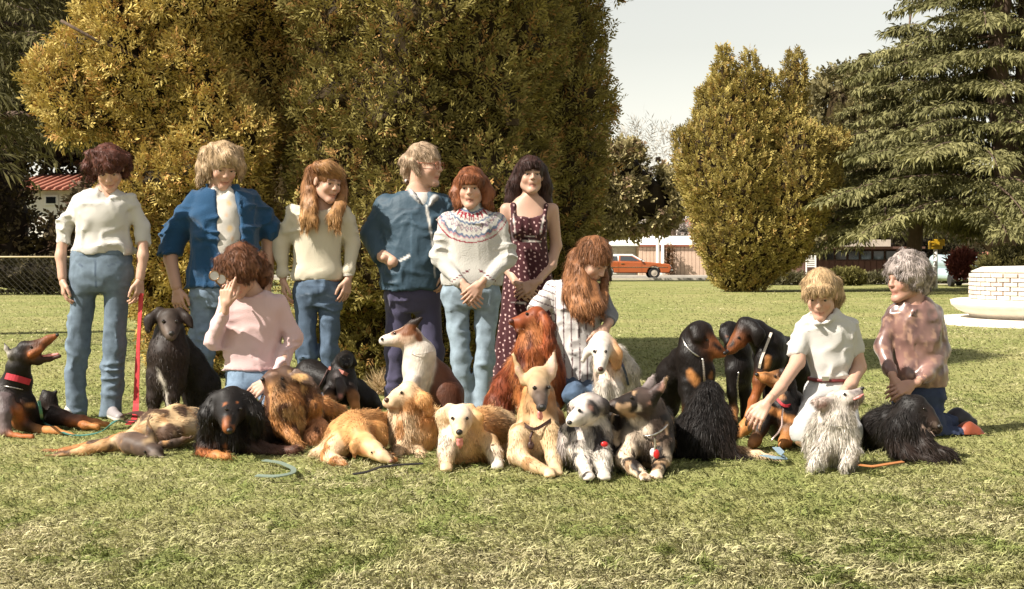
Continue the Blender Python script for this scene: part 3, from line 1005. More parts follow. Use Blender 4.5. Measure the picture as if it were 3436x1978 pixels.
for q, (lab, x0, x1, y0, rr, sd) in enumerate((('low grey-green ground shrubs under the lone juniper\'s right side', 2590, 2720, 943, 13, 41), ('low straggly shrubs along the foot of the brown house', 2890, 3010, 944, 12, 42), ('small yellow-green shrub at the foot of the yellow sign', 3150, 3195, 946, 13, 43))):
    crown_tree('low_shrub', lab, 'shrub', pxprims(52 + q, [[(x0, y0, 0, rr), ((x0 + x1) / 2, y0 - 4, 0, rr * 1.2), (x1, y0, 0, rr)]]),
               900, 0.16, 0.04, ((0.07, 0.068, 0.035), (0.17, 0.15, 0.08)), m=5, res=0.08, seed=sd, k=0.06, noise=((0.1, 0.3, 3),))
crown_tree('red_shrub', 'reddish-leaved shrub beside the pale blue van', 'shrub', pxprims(46, [[(3222, 930, 0, 12), (3215, 885, 0, 20), (3200, 868, 0, 12)], [(3226, 900, 0, 12), (3245, 868, 0, 14)]]),
    700, 0.3, 0.06, ((0.16, 0.05, 0.04), (0.26, 0.09, 0.07)), m=5, res=0.1, seed=44, wu=1.3, base=(15.4, 46, 0), k=0.1)
crown_tree('dark_shrub', 'dark rounded bush behind the brick fountain, sunlit on top', 'shrub', pxprims(34, [[(3330, 920, 0, 40), (3400, 890, 0, 48), (3480, 900, 0, 60)], [(3420, 940, 0, 50), (3320, 945, 0, 36)]]),
    2200, 0.18, 0.05, ((0.03, 0.027, 0.012), (0.11, 0.095, 0.03)), m=6, res=0.12, seed=45, base=(12.6, 34, 0), k=0.15)
crown_tree('dark_shrub', 'dark undergrowth between the brown house and the yellow sign', 'shrub', pxprims(57, [[(3060, 900, 0, 55), (3180, 900, 0, 60), (3250, 880, 0, 40)], [(3010, 845, 0, 40), (3120, 840, 0, 50)]]),
    2200, 0.3, 0.08, ((0.02, 0.017, 0.010), (0.05, 0.042, 0.02)), m=5, res=0.2, seed=46, base=(18, 57, 0), hullc=(0.014, 0.010, 0.008))
far = crown_tree('distant_trees', 'far line of trees closing the view behind the houses', 'trees', [((x, 130, 2.0 + 1.5 * math.sin(x * .7)), (x + 9, 131, 2.5 + 1.2 * math.cos(x)), 3.0, 3.4) for x in range(-120, 121, 8)],
    5500, 1.3, 0.55, ((0.08, 0.075, 0.04), (0.15, 0.135, 0.075)), m=4, res=1.2, noise=((0.45, 3.5, 3),), seed=47, k=0.8, out=0.8, wr=0.8)
for ch in list(far.children):
    ch['kind'] = 'stuff'

# ================================================================ buildings
M_STUCCO = mat('white_stucco', (0.74, 0.70, 0.64), rough=0.9, bump=0.2, bscale=40, vary=0.06)
M_SIDING = mat('tan_siding', (0.62, 0.44, 0.33), rough=0.8, vary=0.1, vscale=3)
M_WROOF = mat('white_roofing', (0.76, 0.73, 0.67), rough=0.9, vary=0.08, vscale=4)
M_TRIMR = mat('red_brown_trim', (0.28, 0.085, 0.05), rough=0.7)
M_TILE = mat('clay_tile', (0.34, 0.13, 0.085), rough=0.8, vary=0.2, vscale=6)
M_GLASS = mat('dark_glass', (0.02, 0.022, 0.026), rough=0.08, spec=0.6)
M_WPAINT = mat('white_paint', (0.78, 0.75, 0.70), rough=0.55)
M_BROWN = mat('brown_boards', (0.085, 0.038, 0.030), rough=0.8, vary=0.2, vscale=4)
def X(px, D): return (px - 1718) * D / F
def Z(py, D): return CAMH - (py - HOR) * D / F
# low house behind the car
D = 79.0
h = thing('house', 'low house with white roof, tan board wall and red-brown eaves line behind the orange car', 'house', (9, D + 3, 0))
MB().box(X(2144, D), X(2500, D), D + 0.06, D + 6, 0, Z(826, D)).build('wall', M_SIDING, h)
x = X(2144, D)
bd = None
i = 0
while x < X(2480, D):
    if bd is None:
        bd = MB().box(x, x + 0.205, D, D + 0.055, 0.05, Z(827, D)).build('siding_board', M_SIDING, h, bevel=0.008)
        x_first = x
    else:
        c = bd.copy(); link(c); c.parent = h; c.location.x += x - x_first
    x += 0.225
MB().box(X(1985, D), X(2143, D), D + 1.8, D + 6, 0, Z(824, D)).build('wall', M_STUCCO, h)
w = MB().box(X(2020, D), X(2046, D), D + 1.72, D + 1.79, Z(868, D), Z(828, D)).build('window', M_WPAINT, h)
MB().box(X(2022, D), X(2044, D), D + 1.70, D + 1.715, Z(866, D), Z(830, D)).build('pane', M_GLASS, w)
dr = MB().box(X(2054, D), X(2080, D), D + 1.74, D + 1.79, 0.02, Z(832, D)).build('door', M_WPAINT, h)
for q in range(3):
    MB().box(X(2057, D), X(2077, D), D + 1.70, D + 1.735, Z(920 - q * 28, D), Z(898 - q * 28, D)).build('panel', M_WPAINT, dr)
rp = [(X(1990, D), Z(822, D)), (X(2540, D), Z(822, D)), (X(2500, D), Z(788, D)), (X(2160, D), Z(789, D)), (X(2040, D), Z(816, D))]
MB().poly([(X(1990, D), D - 0.1, Z(822, D)), (X(2540, D), D - 0.1, Z(822, D)), (X(2470, D), D + 3.4, Z(789, D)), (X(2160, D), D + 3.4, Z(789, D))]).poly(
    [(X(1990, D), D + 7, Z(822, D)), (X(2160, D), D + 3.4, Z(789, D)), (X(2470, D), D + 3.4, Z(789, D)), (X(2540, D), D + 7, Z(822, D))]).poly(
    [(X(1990, D), D - 0.1, Z(822, D)), (X(2160, D), D + 3.4, Z(789, D)), (X(1990, D), D + 7, Z(822, D))]).poly(
    [(X(2540, D), D - 0.1, Z(822, D)), (X(2540, D), D + 7, Z(822, D)), (X(2470, D), D + 3.4, Z(789, D))]).poly(
    [(X(1990, D), D - 0.1, Z(822.5, D)), (X(1990, D), D + 7, Z(822.5, D)), (X(2540, D), D + 7, Z(822.5, D)), (X(2540, D), D - 0.1, Z(822.5, D))]).build('roof', M_WROOF, h)
MB().box(X(2143, D), X(2540, D), D - 0.13, D - 0.105, Z(828, D), Z(822.2, D)).build('fascia', M_TRIMR, h)
MB().box(X(1990, D), X(2142, D), D - 0.13, D - 0.105, Z(826, D), Z(822.2, D)).build('fascia', M_WPAINT, h)
MB().tube([(X(2215, 77), 78.2, 0), (X(2215, 77), 78.2, 2.3)], 0.11, 8).build('downpipe', M_WPAINT, h)
crown_tree('climbing_plant', 'brown climbing plant on the tan wall behind the car', 'plant', [((X(2242, 78.6), 78.6, 0.3), (X(2244, 78.6), 78.6, 1.7), 0.22, 0.14)], 260, 0.22, 0.05, ((0.12, 0.06, 0.03), (0.2, 0.11, 0.05)), m=4, res=0.1, seed=48, k=0.1)
# street lamp in front of that house
D = 77.0
lp = thing('street_lamp', 'white street lamp post with a flat round cap rising above the white roof', 'street lamp', (X(2222, D), D - 0.3, 0))
MB().lathe([(0.16, 0.12), (0.12, 0.5), (0.09, 0.55), (0.075, 3.0)], (X(2222, D), D - 0.3, 0), 12).build('post', M_WPAINT, lp, smooth=True)
MB().lathe([(0.10, 2.95), (0.18, 3.0), (0.22, 3.12), (0.18, 3.16)], (X(2222, D), D - 0.3, 0), 14).build('globe', M_WPAINT, lp, smooth=True)
MB().lathe([(0.40, 3.16), (0.42, 3.20), (0.25, 3.28), (0.03, 3.31)], (X(2222, D), D - 0.3, 0), 16).build('cap', M_WPAINT, lp, smooth=True)

def tiled_house(label, x0, x1, y0, y1, zw, zr, wallm, seed, wins=()):
    h = thing('house', label, 'house', ((x0 + x1) / 2, y0, 0))
    MB().box(x0, x1, y0, y1, 0, zw).build('wall', wallm, h)
    e = 0.4
    ym = (y0 + y1) / 2
    MB().poly([(x0 - e, y0 - e, zw), (x1 + e, y0 - e, zw), (x1 + e, ym, zr), (x0 - e, ym, zr)]).poly([(x0 - e, y1 + e, zw), (x0 - e, ym, zr), (x1 + e, ym, zr), (x1 + e, y1 + e, zw)]).poly(
        [(x0 - e, y0 - e, zw), (x0 - e, ym, zr), (x0 - e, y1 + e, zw)]).poly([(x1 + e, y0 - e, zw), (x1 + e, y1 + e, zw), (x1 + e, ym, zr)]).build('roof', M_TILE, h)
    mb = MB()
    n = int((x1 - x0 + 2 * e) / 0.28)
    for i in range(n):
        xx = x0 - e + 0.14 + i * 0.28
        mb.tube([(xx, y0 - e, zw + 0.03), (xx, ym, zr + 0.03)], 0.07, 6)
    o = mb.build('tile_rows', M_TILE, h, smooth=True)
    o['kind'] = 'stuff'
    for (a, b, c, d) in wins:
        f = MB().box(a, b, y0 - 0.05, y0 - 0.002, c, d).build('window', M_WPAINT, h)
        MB().box(a + 0.07, b - 0.07, y0 - 0.075, y0 - 0.053, c + 0.07, d - 0.07).build('pane', M_GLASS, f)
    return h
tiled_house('house with a red clay-tile roof glimpsed between the dark trees at the left', X(60, 46), X(330, 46), 46, 53, Z(640, 46), Z(585, 49), M_STUCCO, 1, [(X(150, 46), X(195, 46), Z(690, 46), Z(655, 46))])
tiled_house('pink-tiled house far behind the white roof', X(2290, 96), X(2440, 96), 96, 102, Z(800, 96), Z(738, 99), M_STUCCO, 2, [(X(2310, 96), X(2330, 96), Z(835, 96), Z(806, 96))])
tiled_house('house with orange tile roof at the far right behind the blue van', X(3190, 66), X(3420, 66), 66, 72, Z(893, 66), Z(850, 69), M_STUCCO, 3, [(X(3300, 66), X(3340, 66), Z(915, 66), Z(898, 66))])
# brown house behind the cedars
D = 56.0
h = thing('house', 'dark brown low house with a long window band under the cedars at the right', 'house', (X(2880, D), D + 3, 0))
MB().box(X(2700, D), X(3060, D), D, D + 6, 0, Z(836, D)).build('wall', M_BROWN, h)
for i in range(18):
    x0 = X(2702 + i * 20, D)
    MB().box(x0, x0 + 18 * D / F, D - 0.03, D - 0.002, 0.04, Z(876, D)).build('wall_board', M_BROWN, h)
for i in range(6):
    f = MB().box(X(2760 + i * 42, D), X(2798 + i * 42, D), D - 0.05, D - 0.002, Z(873, D), Z(842, D)).build('window', mat('dark_frame', (0.03, 0.02, 0.018), rough=.6), h)
    MB().box(X(2763 + i * 42, D), X(2795 + i * 42, D), D - 0.07, D - 0.052, Z(871, D), Z(844, D)).build('pane', M_GLASS, f)
MB().box(X(2680, D), X(3080, D), D - 1.0, D + 7, Z(836, D), Z(829, D)).build('roof', mat('brown_trim', (0.10, 0.05, 0.035), rough=.8), h)
MB().box(X(2782, D), X(2965, D), D - 1.05, D - 1.005, Z(828.5, D), Z(806, D)).build('fascia', mat('pale_fascia', (0.48, 0.40, 0.34), rough=.8, vary=.1), h)
s = thing('louvre_screen', 'white louvred screen standing at the corner of the brown house', 'screen', (X(2724, 54.9), 54.9, 0))
MB().box(X(2734, 54.9), X(2738, 54.9), 54.85, 54.95, 0, Z(858, 54.9)).box(X(2704, 54.9), X(2707, 54.9), 54.85, 54.95, 0, Z(858, 54.9)).build('frame', M_WPAINT, s)
for i in range(6):
    MB().box(X(2707.2, 54.9), X(2733.8, 54.9), 54.86, 54.93, Z(897 - i * 7, 54.9), Z(892.5 - i * 7, 54.9)).build('slat', M_WPAINT, s)
# wire fence at the left
D = 36.0
fx0, fx1 = X(-400, D), X(620, D)
fn = thing('wire_fence', 'wire mesh fence with a pale top rail in front of the hedge at the left', 'fence', ((fx0 + fx1) / 2, D, 0))
MB().tube([(fx0, D, Z(863, D)), (fx1, D, Z(863, D))], 0.024, 6).build('top_rail', mat('pale_rail', (0.42, 0.34, 0.20), rough=.5), fn, smooth=True)
x = fx0
while x <= fx1:
    MB().tube([(x, D + 0.03, 0), (x, D + 0.03, Z(861, D))], 0.03, 8).build('post', mat('grey_post', (0.2, 0.18, 0.15), rough=.5, metal=.3), fn, smooth=True)
    x += 2.7
mb = MB()
hz = Z(866, D)
step = 0.16
x = fx0 - hz
M_WIRE = mat('wire', (0.07, 0.062, 0.05), rough=.5, metal=.4)
while x < fx1:
    for (xa, xb) in ((x, x + hz), (x + hz, x)):
        mb.tube([(xa, D - 0.03, 0.02), (xb, D - 0.03, hz)], 0.004, 3)
    x += step
o = mb.build('wire_mesh', M_WIRE, fn)
o['kind'] = 'stuff'

# yellow sign
D = 46.0
sg = thing('sign', 'yellow sign box on a white pole in front of the dark undergrowth', 'sign', (X(3139, D), D, 0))
MB().tube([(X(3139, D), D, 0), (X(3139, D), D, Z(836, D))], 0.075, 10).build('pole', M_WPAINT, sg, smooth=True)
YEL = mat('yellow_paint', (0.62, 0.36, 0.02), rough=0.5)
MB().box(X(3117, D), X(3160, D), D - 0.12, D + 0.12, Z(837, D), Z(809, D)).build('sign_box', YEL, sg, bevel=0.03)
MB().box(X(3124, D), X(3166, D), D - 0.16, D - 0.125, Z(826, D), Z(804, D)).build('sign_panel', YEL, sg, bevel=0.01)

# brick and stone fountain at the right edge
D = 19.6
fc = (X(3610, D), D + 0.6, 0)
ft = thing('fountain', 'round brick drum on a pale stone basin and plinth at the right edge', 'fountain', fc)
M_STONE = mat('pale_stone', (0.70, 0.64, 0.56), rough=0.85, bump=0.3, bscale=25, vary=0.1, vscale=6)
MB().lathe([(1.88, 0.0), (1.88, 0.075), (1.80, 0.085), (0.5, 0.09)], fc, 48).build('plinth', M_STONE, ft)
MB().lathe([(1.28, 0.091), (1.30, 0.13), (1.46, 0.20), (1.56, 0.28), (1.57, 0.35), (1.50, 0.37), (0.5, 0.372)], fc, 48).build('basin', M_STONE, ft, smooth=True)
M_MORT = mat('mortar', (0.57, 0.51, 0.45), rough=0.95)
MB().lathe([(1.255, 0.373), (1.255, 0.765), (0.4, 0.77)], fc, 48).build('core', M_MORT, ft)
MB().lathe([(1.24, 0.771), (1.27, 0.79), (1.10, 0.86), (0.3, 0.88)], fc, 40).build('cap', M_STONE, ft, smooth=True)
M_BR = [mat('brick_pale', (0.57, 0.50, 0.44), rough=0.9, bump=0.3, bscale=60, vary=.12, vscale=10), mat('brick_pink', (0.53, 0.42, 0.35), rough=0.9, bump=0.3, bscale=60, vary=.12, vscale=10)]
protos = []
for m_ in M_BR:
    protos.append(None)
nb_, rows = 34, 6
for ro in range(rows):
    for i in range(nb_):
        a = 2 * math.pi * (i + 0.5 * (ro % 2)) / nb_
        k_ = 1 if random.random() < 0.2 else 0
        if protos[k_] is None:
            o = MB().box(-0.108, 0.108, -0.03, 0.03, -0.027, 0.027).build('brick', M_BR[k_], ft, bevel=0.004)
            o.location = (0, 0, 0)
            o.data.transform(Matrix.Translation(Vector(fc)))
            protos[k_] = o
        else:
            o = protos[k_].copy(); link(o); o.parent = ft
        rr = 1.262 + random.uniform(-0.004, 0.006)
        o.location = (rr * math.cos(a), rr * math.sin(a), 0.373 + 0.033 + ro * 0.065)
        o.rotation_euler = (0, 0, a + math.pi / 2)

# ================================================================ cars
M_TYRE = mat('tyre', (0.02, 0.018, 0.018), rough=0.85)
M_RIM = mat('wheel_rim', (0.58, 0.50, 0.40), rough=0.4, metal=0.3)
M_CHROME = mat('chrome', (0.7, 0.67, 0.62), rough=0.2, metal=1.0)
def wheel(root, x, y, r, w=0.19):
    mb = MB()
    pr = [(0.55 * r, -w / 2), (0.92 * r, -w / 2), (r, -w / 3), (r, w / 3), (0.92 * r, w / 2), (0.55 * r, w / 2)]
    mb.lathe(pr, (0, 0, 0), 24)
    mb.v = [(x + a, y + c, r + b) for a, b, c in mb.v]
    wh = mb.build('wheel', M_TYRE, root, smooth=False)
    mb = MB().lathe([(0.05 * r, -0.6 * w), (0.2 * r, -0.58 * w), (0.5 * r, -0.50 * w), (0.57 * r, -0.54 * w), (0.57 * r, 0.5 * w)], (0, 0, 0), 20)
    mb.v = [(x + a, y + c, r + b) for a, b, c in mb.v]
    mb.build('rim', M_RIM, wh)
D = 72.0
cy0, cy1 = D - 0.8, D + 0.8
cx = X(2247, D) - 4.2
car = thing('car', 'orange two-door saloon with a white vinyl roof parked at the lawn\'s far edge', 'car', (cx + 2.1, D, 0.0))
M_ORANGE = mat('orange_paint', (0.42, 0.105, 0.032), rough=0.32, spec=0.5, coat=0.4)
def arch(cxx, r, z0, n=9):
    return [(cxx + r * math.cos(a), z0 + r * math.sin(a)) for a in np.linspace(math.pi, 0, n)]
wr = 0.30
prof = [(cx + 0.04, 0.30)] + arch(cx + 0.78, 0.37, 0.30) + arch(cx + 3.28, 0.37, 0.30) + [(cx + 4.08, 0.30), (cx + 4.16, 0.42), (cx + 4.20, 0.60), (cx + 4.12, 0.76), (cx + 3.9, 0.80), (cx + 2.85, 0.90), (cx + 0.5, 0.93), (cx + 0.06, 0.86), (cx, 0.62)]
MB().prism(prof, cy0, cy1).build('body', M_ORANGE, car, bevel=0.045)
def cabin(y0, y1, inset):
    lo = [(cx + 0.52, 0.925), (cx + 2.86, 0.895)]
    hi = [(cx + 1.0, 1.31), (cx + 2.12, 1.31)]
    mb = MB()
    v = [(lo[0][0], y0, lo[0][1]), (lo[1][0], y0, lo[1][1]), (hi[1][0], y0 + inset, hi[1][1]), (hi[0][0], y0 + inset, hi[0][1]),
         (lo[0][0], y1, lo[0][1]), (lo[1][0], y1, lo[1][1]), (hi[1][0], y1 - inset, hi[1][1]), (hi[0][0], y1 - inset, hi[0][1])]
    mb.v = v
    mb.f = [(0, 1, 2, 3), (7, 6, 5, 4), (1, 5, 6, 2), (4, 0, 3, 7), (3, 2, 6, 7), (0, 4, 5, 1)]
    return mb
M_VINYL = mat('white_vinyl', (0.72, 0.70, 0.66), rough=0.5)
cabin(cy0 + 0.05, cy1 - 0.05, 0.17).build('roof', M_VINYL, car, bevel=0.06)
def side_glass(pts, name, m_, pr=0.012):
    out = []
    for (x_, z_) in pts:
        t = (z_ - 0.91) / 0.40
        out.append((cx + x_, cy0 + 0.05 + 0.17 * t - pr, z_))
    back = [(a, b + 0.02, c) for a, b, c in out]
    n = len(out)
    mb = MB()
    mb.v = out + back
    mb.f = [tuple(range(n)), tuple(reversed(range(n, 2 * n)))] + [(i, i + n, (i + 1) % n + n, (i + 1) % n) for i in range(n)]
    return mb.build(name, m_, car)
M_CGL = mat('car_glass', (0.05, 0.055, 0.06), rough=0.06, spec=0.7)
side_glass([(1.38, 0.95), (2.66, 0.925), (2.12, 1.23), (1.42, 1.24)], 'window_surround', M_ORANGE, 0.006)
side_glass([(1.47, 0.965), (2.52, 0.945), (2.08, 1.20), (1.49, 1.21)], 'door_window', M_CGL, 0.016)
side_glass([(0.86, 0.965), (1.34, 0.965), (1.32, 1.20), (1.12, 1.20)], 'quarter_window', M_CGL, 0.016)
MB().poly([(cx + 2.83, cy0 + 0.14, 0.93), (cx + 2.83, cy1 - 0.14, 0.93), (cx + 2.19, cy1 - 0.27, 1.28), (cx + 2.19, cy0 + 0.27, 1.28)]).build('windscreen', M_CGL, car).location.x += 0.012
for (xx) in (0.78, 3.28):
    for yy in (cy0 + 0.12, cy1 - 0.12):
        wheel(car, cx + xx, yy, wr)
MB().box(cx + 1.38, cx + 1.388, cy0 - 0.004, cy0 + 0.02, 0.36, 0.90).box(cx + 2.62, cx + 2.628, cy0 - 0.004, cy0 + 0.02, 0.36, 0.88).build('door_seam', M_TYRE, car)
MB().box(cx + 1.5, cx + 1.68, cy0 - 0.025, cy0 - 0.004, 0.79, 0.82).build('door_handle', M_CHROME, car)
MB().box(cx + 0.3, cx + 4.0, cy0 - 0.012, cy0 - 0.003, 0.60, 0.625).build('side_trim', M_CHROME, car)
MB().box(cx + 4.12, cx + 4.30, cy0 + 0.02, cy1 - 0.02, 0.40, 0.50).build('bumper', M_CHROME, car, bevel=0.03)
MB().box(cx - 0.10, cx + 0.05, cy0 + 0.02, cy1 - 0.02, 0.42, 0.52).build('bumper', M_CHROME, car, bevel=0.03)
for yy in (cy0 + 0.22, cy1 - 0.22):
    MB().ball((cx + 4.15, yy, 0.64), 0.09, 10, (0.6, 1, 1)).build('headlight', M_WPAINT, car, smooth=True)
MB().box(cx + 2.55, cx + 2.66, cy0 - 0.10, cy0 - 0.004, 0.93, 1.0).build('mirror', M_CHROME, car, bevel=0.02)
# pale blue van
D = 48.0
vx = X(3262, D)
van = thing('van', 'pale blue old van parked behind the red shrub at the right', 'van', (vx, D + 1.6, 0))
M_PBLUE = mat('pale_blue_paint', (0.42, 0.53, 0.56), rough=0.3, coat=0.3)
S = Sdf(0.08)
for sx in (-0.34, 0.34):
    S.cone((vx + sx, D + 0.35, 0.42), (vx + sx, D + 3.4, 0.42), 0.22, 0.22, None)
    S.cone((vx + sx * 0.75, D + 0.5, 0.85), (vx + sx * 0.75, D + 3.3, 0.95), 0.26, 0.26, None)
bv, bq = S.polygonise(0.05)
mesh_np('body', bv, bq, 4, M_PBLUE, van)
for sx in (-1, 1):
    MB().box(vx + sx * 0.24 - 0.19, vx + sx * 0.24 + 0.19, D + 0.21, D + 0.26, 0.82, 1.06).build('window', M_CGL, van, bevel=0.03)
    MB().ball((vx + sx * 0.36, D + 0.12, 0.52), 0.085, 10, (1, 0.6, 1)).build('headlight', M_WPAINT, van, smooth=True)
    for yy in (0.75, 2.9):
        mb = MB().lathe([(0.1, -0.08), (0.24, -0.08), (0.25, 0.06), (0.1, 0.08)], (0, 0, 0), 18)
        mb.v = [(vx + sx * 0.5 + c, D + yy + a, 0.25 + b) for a, b, c in mb.v]
        mb.build('wheel', M_TYRE, van)
MB().box(vx - 0.55, vx + 0.55, D + 0.05, D + 0.14, 0.26, 0.36).build('bumper', M_WPAINT, van, bevel=0.02)
# ================================================================ dogs
BLK = (0.007, 0.0048, 0.004); DKB = (0.019, 0.011, 0.008); TAN = (0.40, 0.17, 0.055); RUST = (0.27, 0.085, 0.026)
GOLD = (0.44, 0.215, 0.078); CREAM = (0.58, 0.415, 0.255); WHITE = (0.56, 0.50, 0.43); IRISH = (0.21, 0.048, 0.014)
GREY = (0.30, 0.25, 0.23); PALE = (0.50, 0.345, 0.19); SABLE = (0.062, 0.038, 0.026); PINK = (0.55, 0.24, 0.19)
DOGS_GROUP = 'dogs sitting and lying in front of the people'
DOG_INFO = []

def strap_on(fig, V, name, kind, pts, width, col, root):
    fr = resample([snap(V, fig, x, y) for x, y in pts], 11)
    bk = resample([snap(V, fig, x, y, back=True) for x, y in pts], 11)[::-1]
    fr[:, 1] -= 0.006
    bk[:, 1] += 0.006
    ring = np.concatenate([fr, bk[1:-1]])
    for _ in range(2):
        ring = 0.5 * ring + 0.25 * (np.roll(ring, 1, 0) + np.roll(ring, -1, 0))
    c = ring.mean(0)
    ring = c + (ring - c) * 1.08
    if kind == 'band':
        return strap(name, ring, [p - c for p in ring], fig.rad(width), 0.005, mat('strap_' + name + str(col), col, rough=0.6, bump=0.2, bscale=200), root)
    dense = resample(np.concatenate([ring, ring[:1]]), 90)[:-1]
    r0 = fig.rad(width) / 2
    return MB().tube(dense, [r0 * (1.25 if i % 2 else 0.65) for i in range(len(dense))], 6, closed=True).build(name, M_STEEL, root, smooth=True)

def dog(label, D0, z, chains, fur=(0.02, 6000, 0.003), eyes=(), nose=None, nose_mat=None, tongue=None, collars=(), paint=(), subs=(),
        res=0.010, k=0.028, sleek=True, paws=(), mottle=0.25, warp=0.012, lift=0.3, curl=0.0, grav=0.25, noise=0.0055, eye_mat=None, soft=None, blotch=()):
    fig = Fig(D0, z)
    S = Sdf(k)
    for ci, ch in enumerate(chains):
        col, pts = ch[0], ch[1]
        o = dict(ch[2]) if len(ch) > 2 else {}
        if 'fl' not in o:
            o['fl'] = (0.12 if sleek else 0.27) if ci == 0 else (0.6 if 'sc3' in o else 1.0)
        if 'k' not in o:
            o['k'] = 0.018 if ci == 0 else (0.012 if 'sc3' in o else k)
        if soft and 'soft' not in o:
            o['soft'] = soft
        cols = (list(col) + [col[-1]] * len(pts)) if isinstance(col, list) else [col] * len(pts)
        if len(pts) == 1:
            pts = [pts[0], (pts[0][0], pts[0][1] + 2, *pts[0][2:])]
            cols = cols * 2
        for i in range(len(pts) - 1):
            a, b = pts[i], pts[i + 1]
            lo = 0.013 if 'sc3' in o else 0.006
            S.cone(fig.pt(a[0], a[1], a[2]), fig.pt(b[0], b[1], b[2]), max(lo, fig.rad(a[3], a[2])), max(lo, fig.rad(b[3], b[2])), cols[i], **o)
    for pw in paws:
        x, y, dd, r, col = pw
        c = fig.pt(x, y, dd)
        rr = fig.rad(r, dd)
        S.ell(c, (rr, rr * 1.35, rr * 0.75), col, k=0.02, fl=0.2)
        for t in (-0.66, -0.22, 0.22, 0.66):
            S.ell(c + np.array((t * rr * 1.05, -rr * (1.25 - 0.5 * abs(t)), -rr * 0.18)), (rr * 0.30, rr * 0.46, rr * 0.42), col, k=0.006, fl=0.1)
    for (x, y, dd, r) in subs:
        S.cone(fig.pt(x, y, dd), fig.pt(x, y + 1, dd), fig.rad(r), fig.rad(r), k=0.012, op='s')
    V, Q = S.polygonise(res, noise=[(noise, 0.05, 3)] if noise else ())
    paint = list(paint) + [((0.02, 0.012, 0.009), x, y, r * 1.5, None, 0.004) for x, y, r in eyes]
    for p in paint:
        col, x, y, r = p[:4]
        c = snap(V, fig, x, y)
        b = snap(V, fig, *p[4]) if len(p) > 4 and p[4] else None
        S.paint(c, fig.rad(r), col, soft=p[5] if len(p) > 5 else 0.012, b=b)
    cols, flow = S.colours(V, warp=warp)
    for (bc, bs, bt, bsd) in blotch:
        m = (np.clip((fbm(V, bs, bsd, 2) - bt) * 9, 0, 1) * (1.0 if mottle > 0.42 or 'dark sable' in label else np.clip((S.flen - 0.3) / 0.3, 0, 1)))[:, None]
        cols = cols * (1 - m) + np.array(bc, np.float32)[None] * m
    mt = mottle * fbm(V, (0.05, 0.05, 0.09), 8, 3)[:, None] + 0.18 * vnoise(V, 0.018, 9)[:, None]
    cols = np.clip(cols * (1 + mt), 0.003, 0.92)
    V[:, 2] = np.maximum(V[:, 2], 0.004)
    base = fig.pt(*(chains[0][1][0][:2])) if False else np.array((V[:, 0].mean(), V[:, 1].mean(), 0))
    root = thing('dog', label, 'dog', tuple(float(q) for q in base), DOGS_GROUP)
    mesh_np('body', V, Q, 4, M_SLEEK if sleek else M_FUR, root, cols)
    L, n, w = fur
    if n:
        bv, bf, bc, bn = fur_on(V, Q, cols, flow, int(n * 1.5), L * 0.92, w * 0.47, jit=0.30, varcol=0.42, lscale=S.flen, lift=lift, seed=len(DOG_INFO) + 3, curl=curl, grav=grav)
        keep = bv[bf].min(1)[:, 2] > -0.01
        o = mesh_np('coat', bv, bf, 3, M_FUR, root, bc, normals=bn)
        o['kind'] = 'stuff'
    for (x, y, r) in eyes:
        c = snap(V, fig, x, y, rp=3)
        rr = fig.rad(r) * 1.2
        MB().ball(c + np.array((0, rr * 0.05, 0)), rr, 10).build('eye', eye_mat or M_DOGEYE, root, smooth=True)
    if nose:
        x, y, r = nose
        c = snap(V, fig, x, y, rp=3)
        rr = fig.rad(r)
        MB().ball(c + np.array((0, rr * 0.25, 0)), rr, 12, (1.0, 0.9, 0.85)).build('nose', nose_mat or M_NOSE, root, smooth=True)
    if tongue:
        pts = [fig.pt(x, y, dd) for x, y, dd, r in tongue]
        T = Sdf(0.01)
        for i in range(len(pts) - 1):
            T.cone(pts[i], pts[i + 1], fig.rad(tongue[i][3]), fig.rad(tongue[i + 1][3]), (0.5, 0.2, 0.18), sc3=(1, 1, 1))
        tv, tq = T.polygonise(0.005)
        mesh_np('tongue', tv, tq, 4, M_TONGUE, root)
    for c in collars:
        strap_on(fig, V, c[0], c[1], c[2], c[3], c[4], root)
    DOG_INFO.append((label[:40], float(V[:, 2].min()), float(V[:, 1].min()), float(V[:, 1].max())))
    return root, fig, V

def hang_chain(root, fig, V, name, pts, r, material, off=0.012, child=True, dds=None):
    """hanging chain or cord: follows photo points just in front of the coat"""
    P = []
    for i, (x, y) in enumerate(pts):
        p = snap(V, fig, x, y, rp=5)
        P.append(p)
    P = np.array(P)
    P[:, 1] -= off
    d = resample(P, max(12, len(P) * 6))
    mb = MB().tube(d, [r * (1.3 if i % 2 else 0.6) for i in range(len(d))] if material is M_STEEL else r, 6)
    return mb.build(name, material, root if child else None, smooth=True)

ZI = (0, 1020, 2.6); ZB = (0, 950, 2.08); ZK = (850, 1150, 3.236); ZD = (850, 950, 2.08)
ZF = (1650, 950, 2.08); ZL = (2150, 1000, 2.427); ZH = (2400, 850, 1.8205)

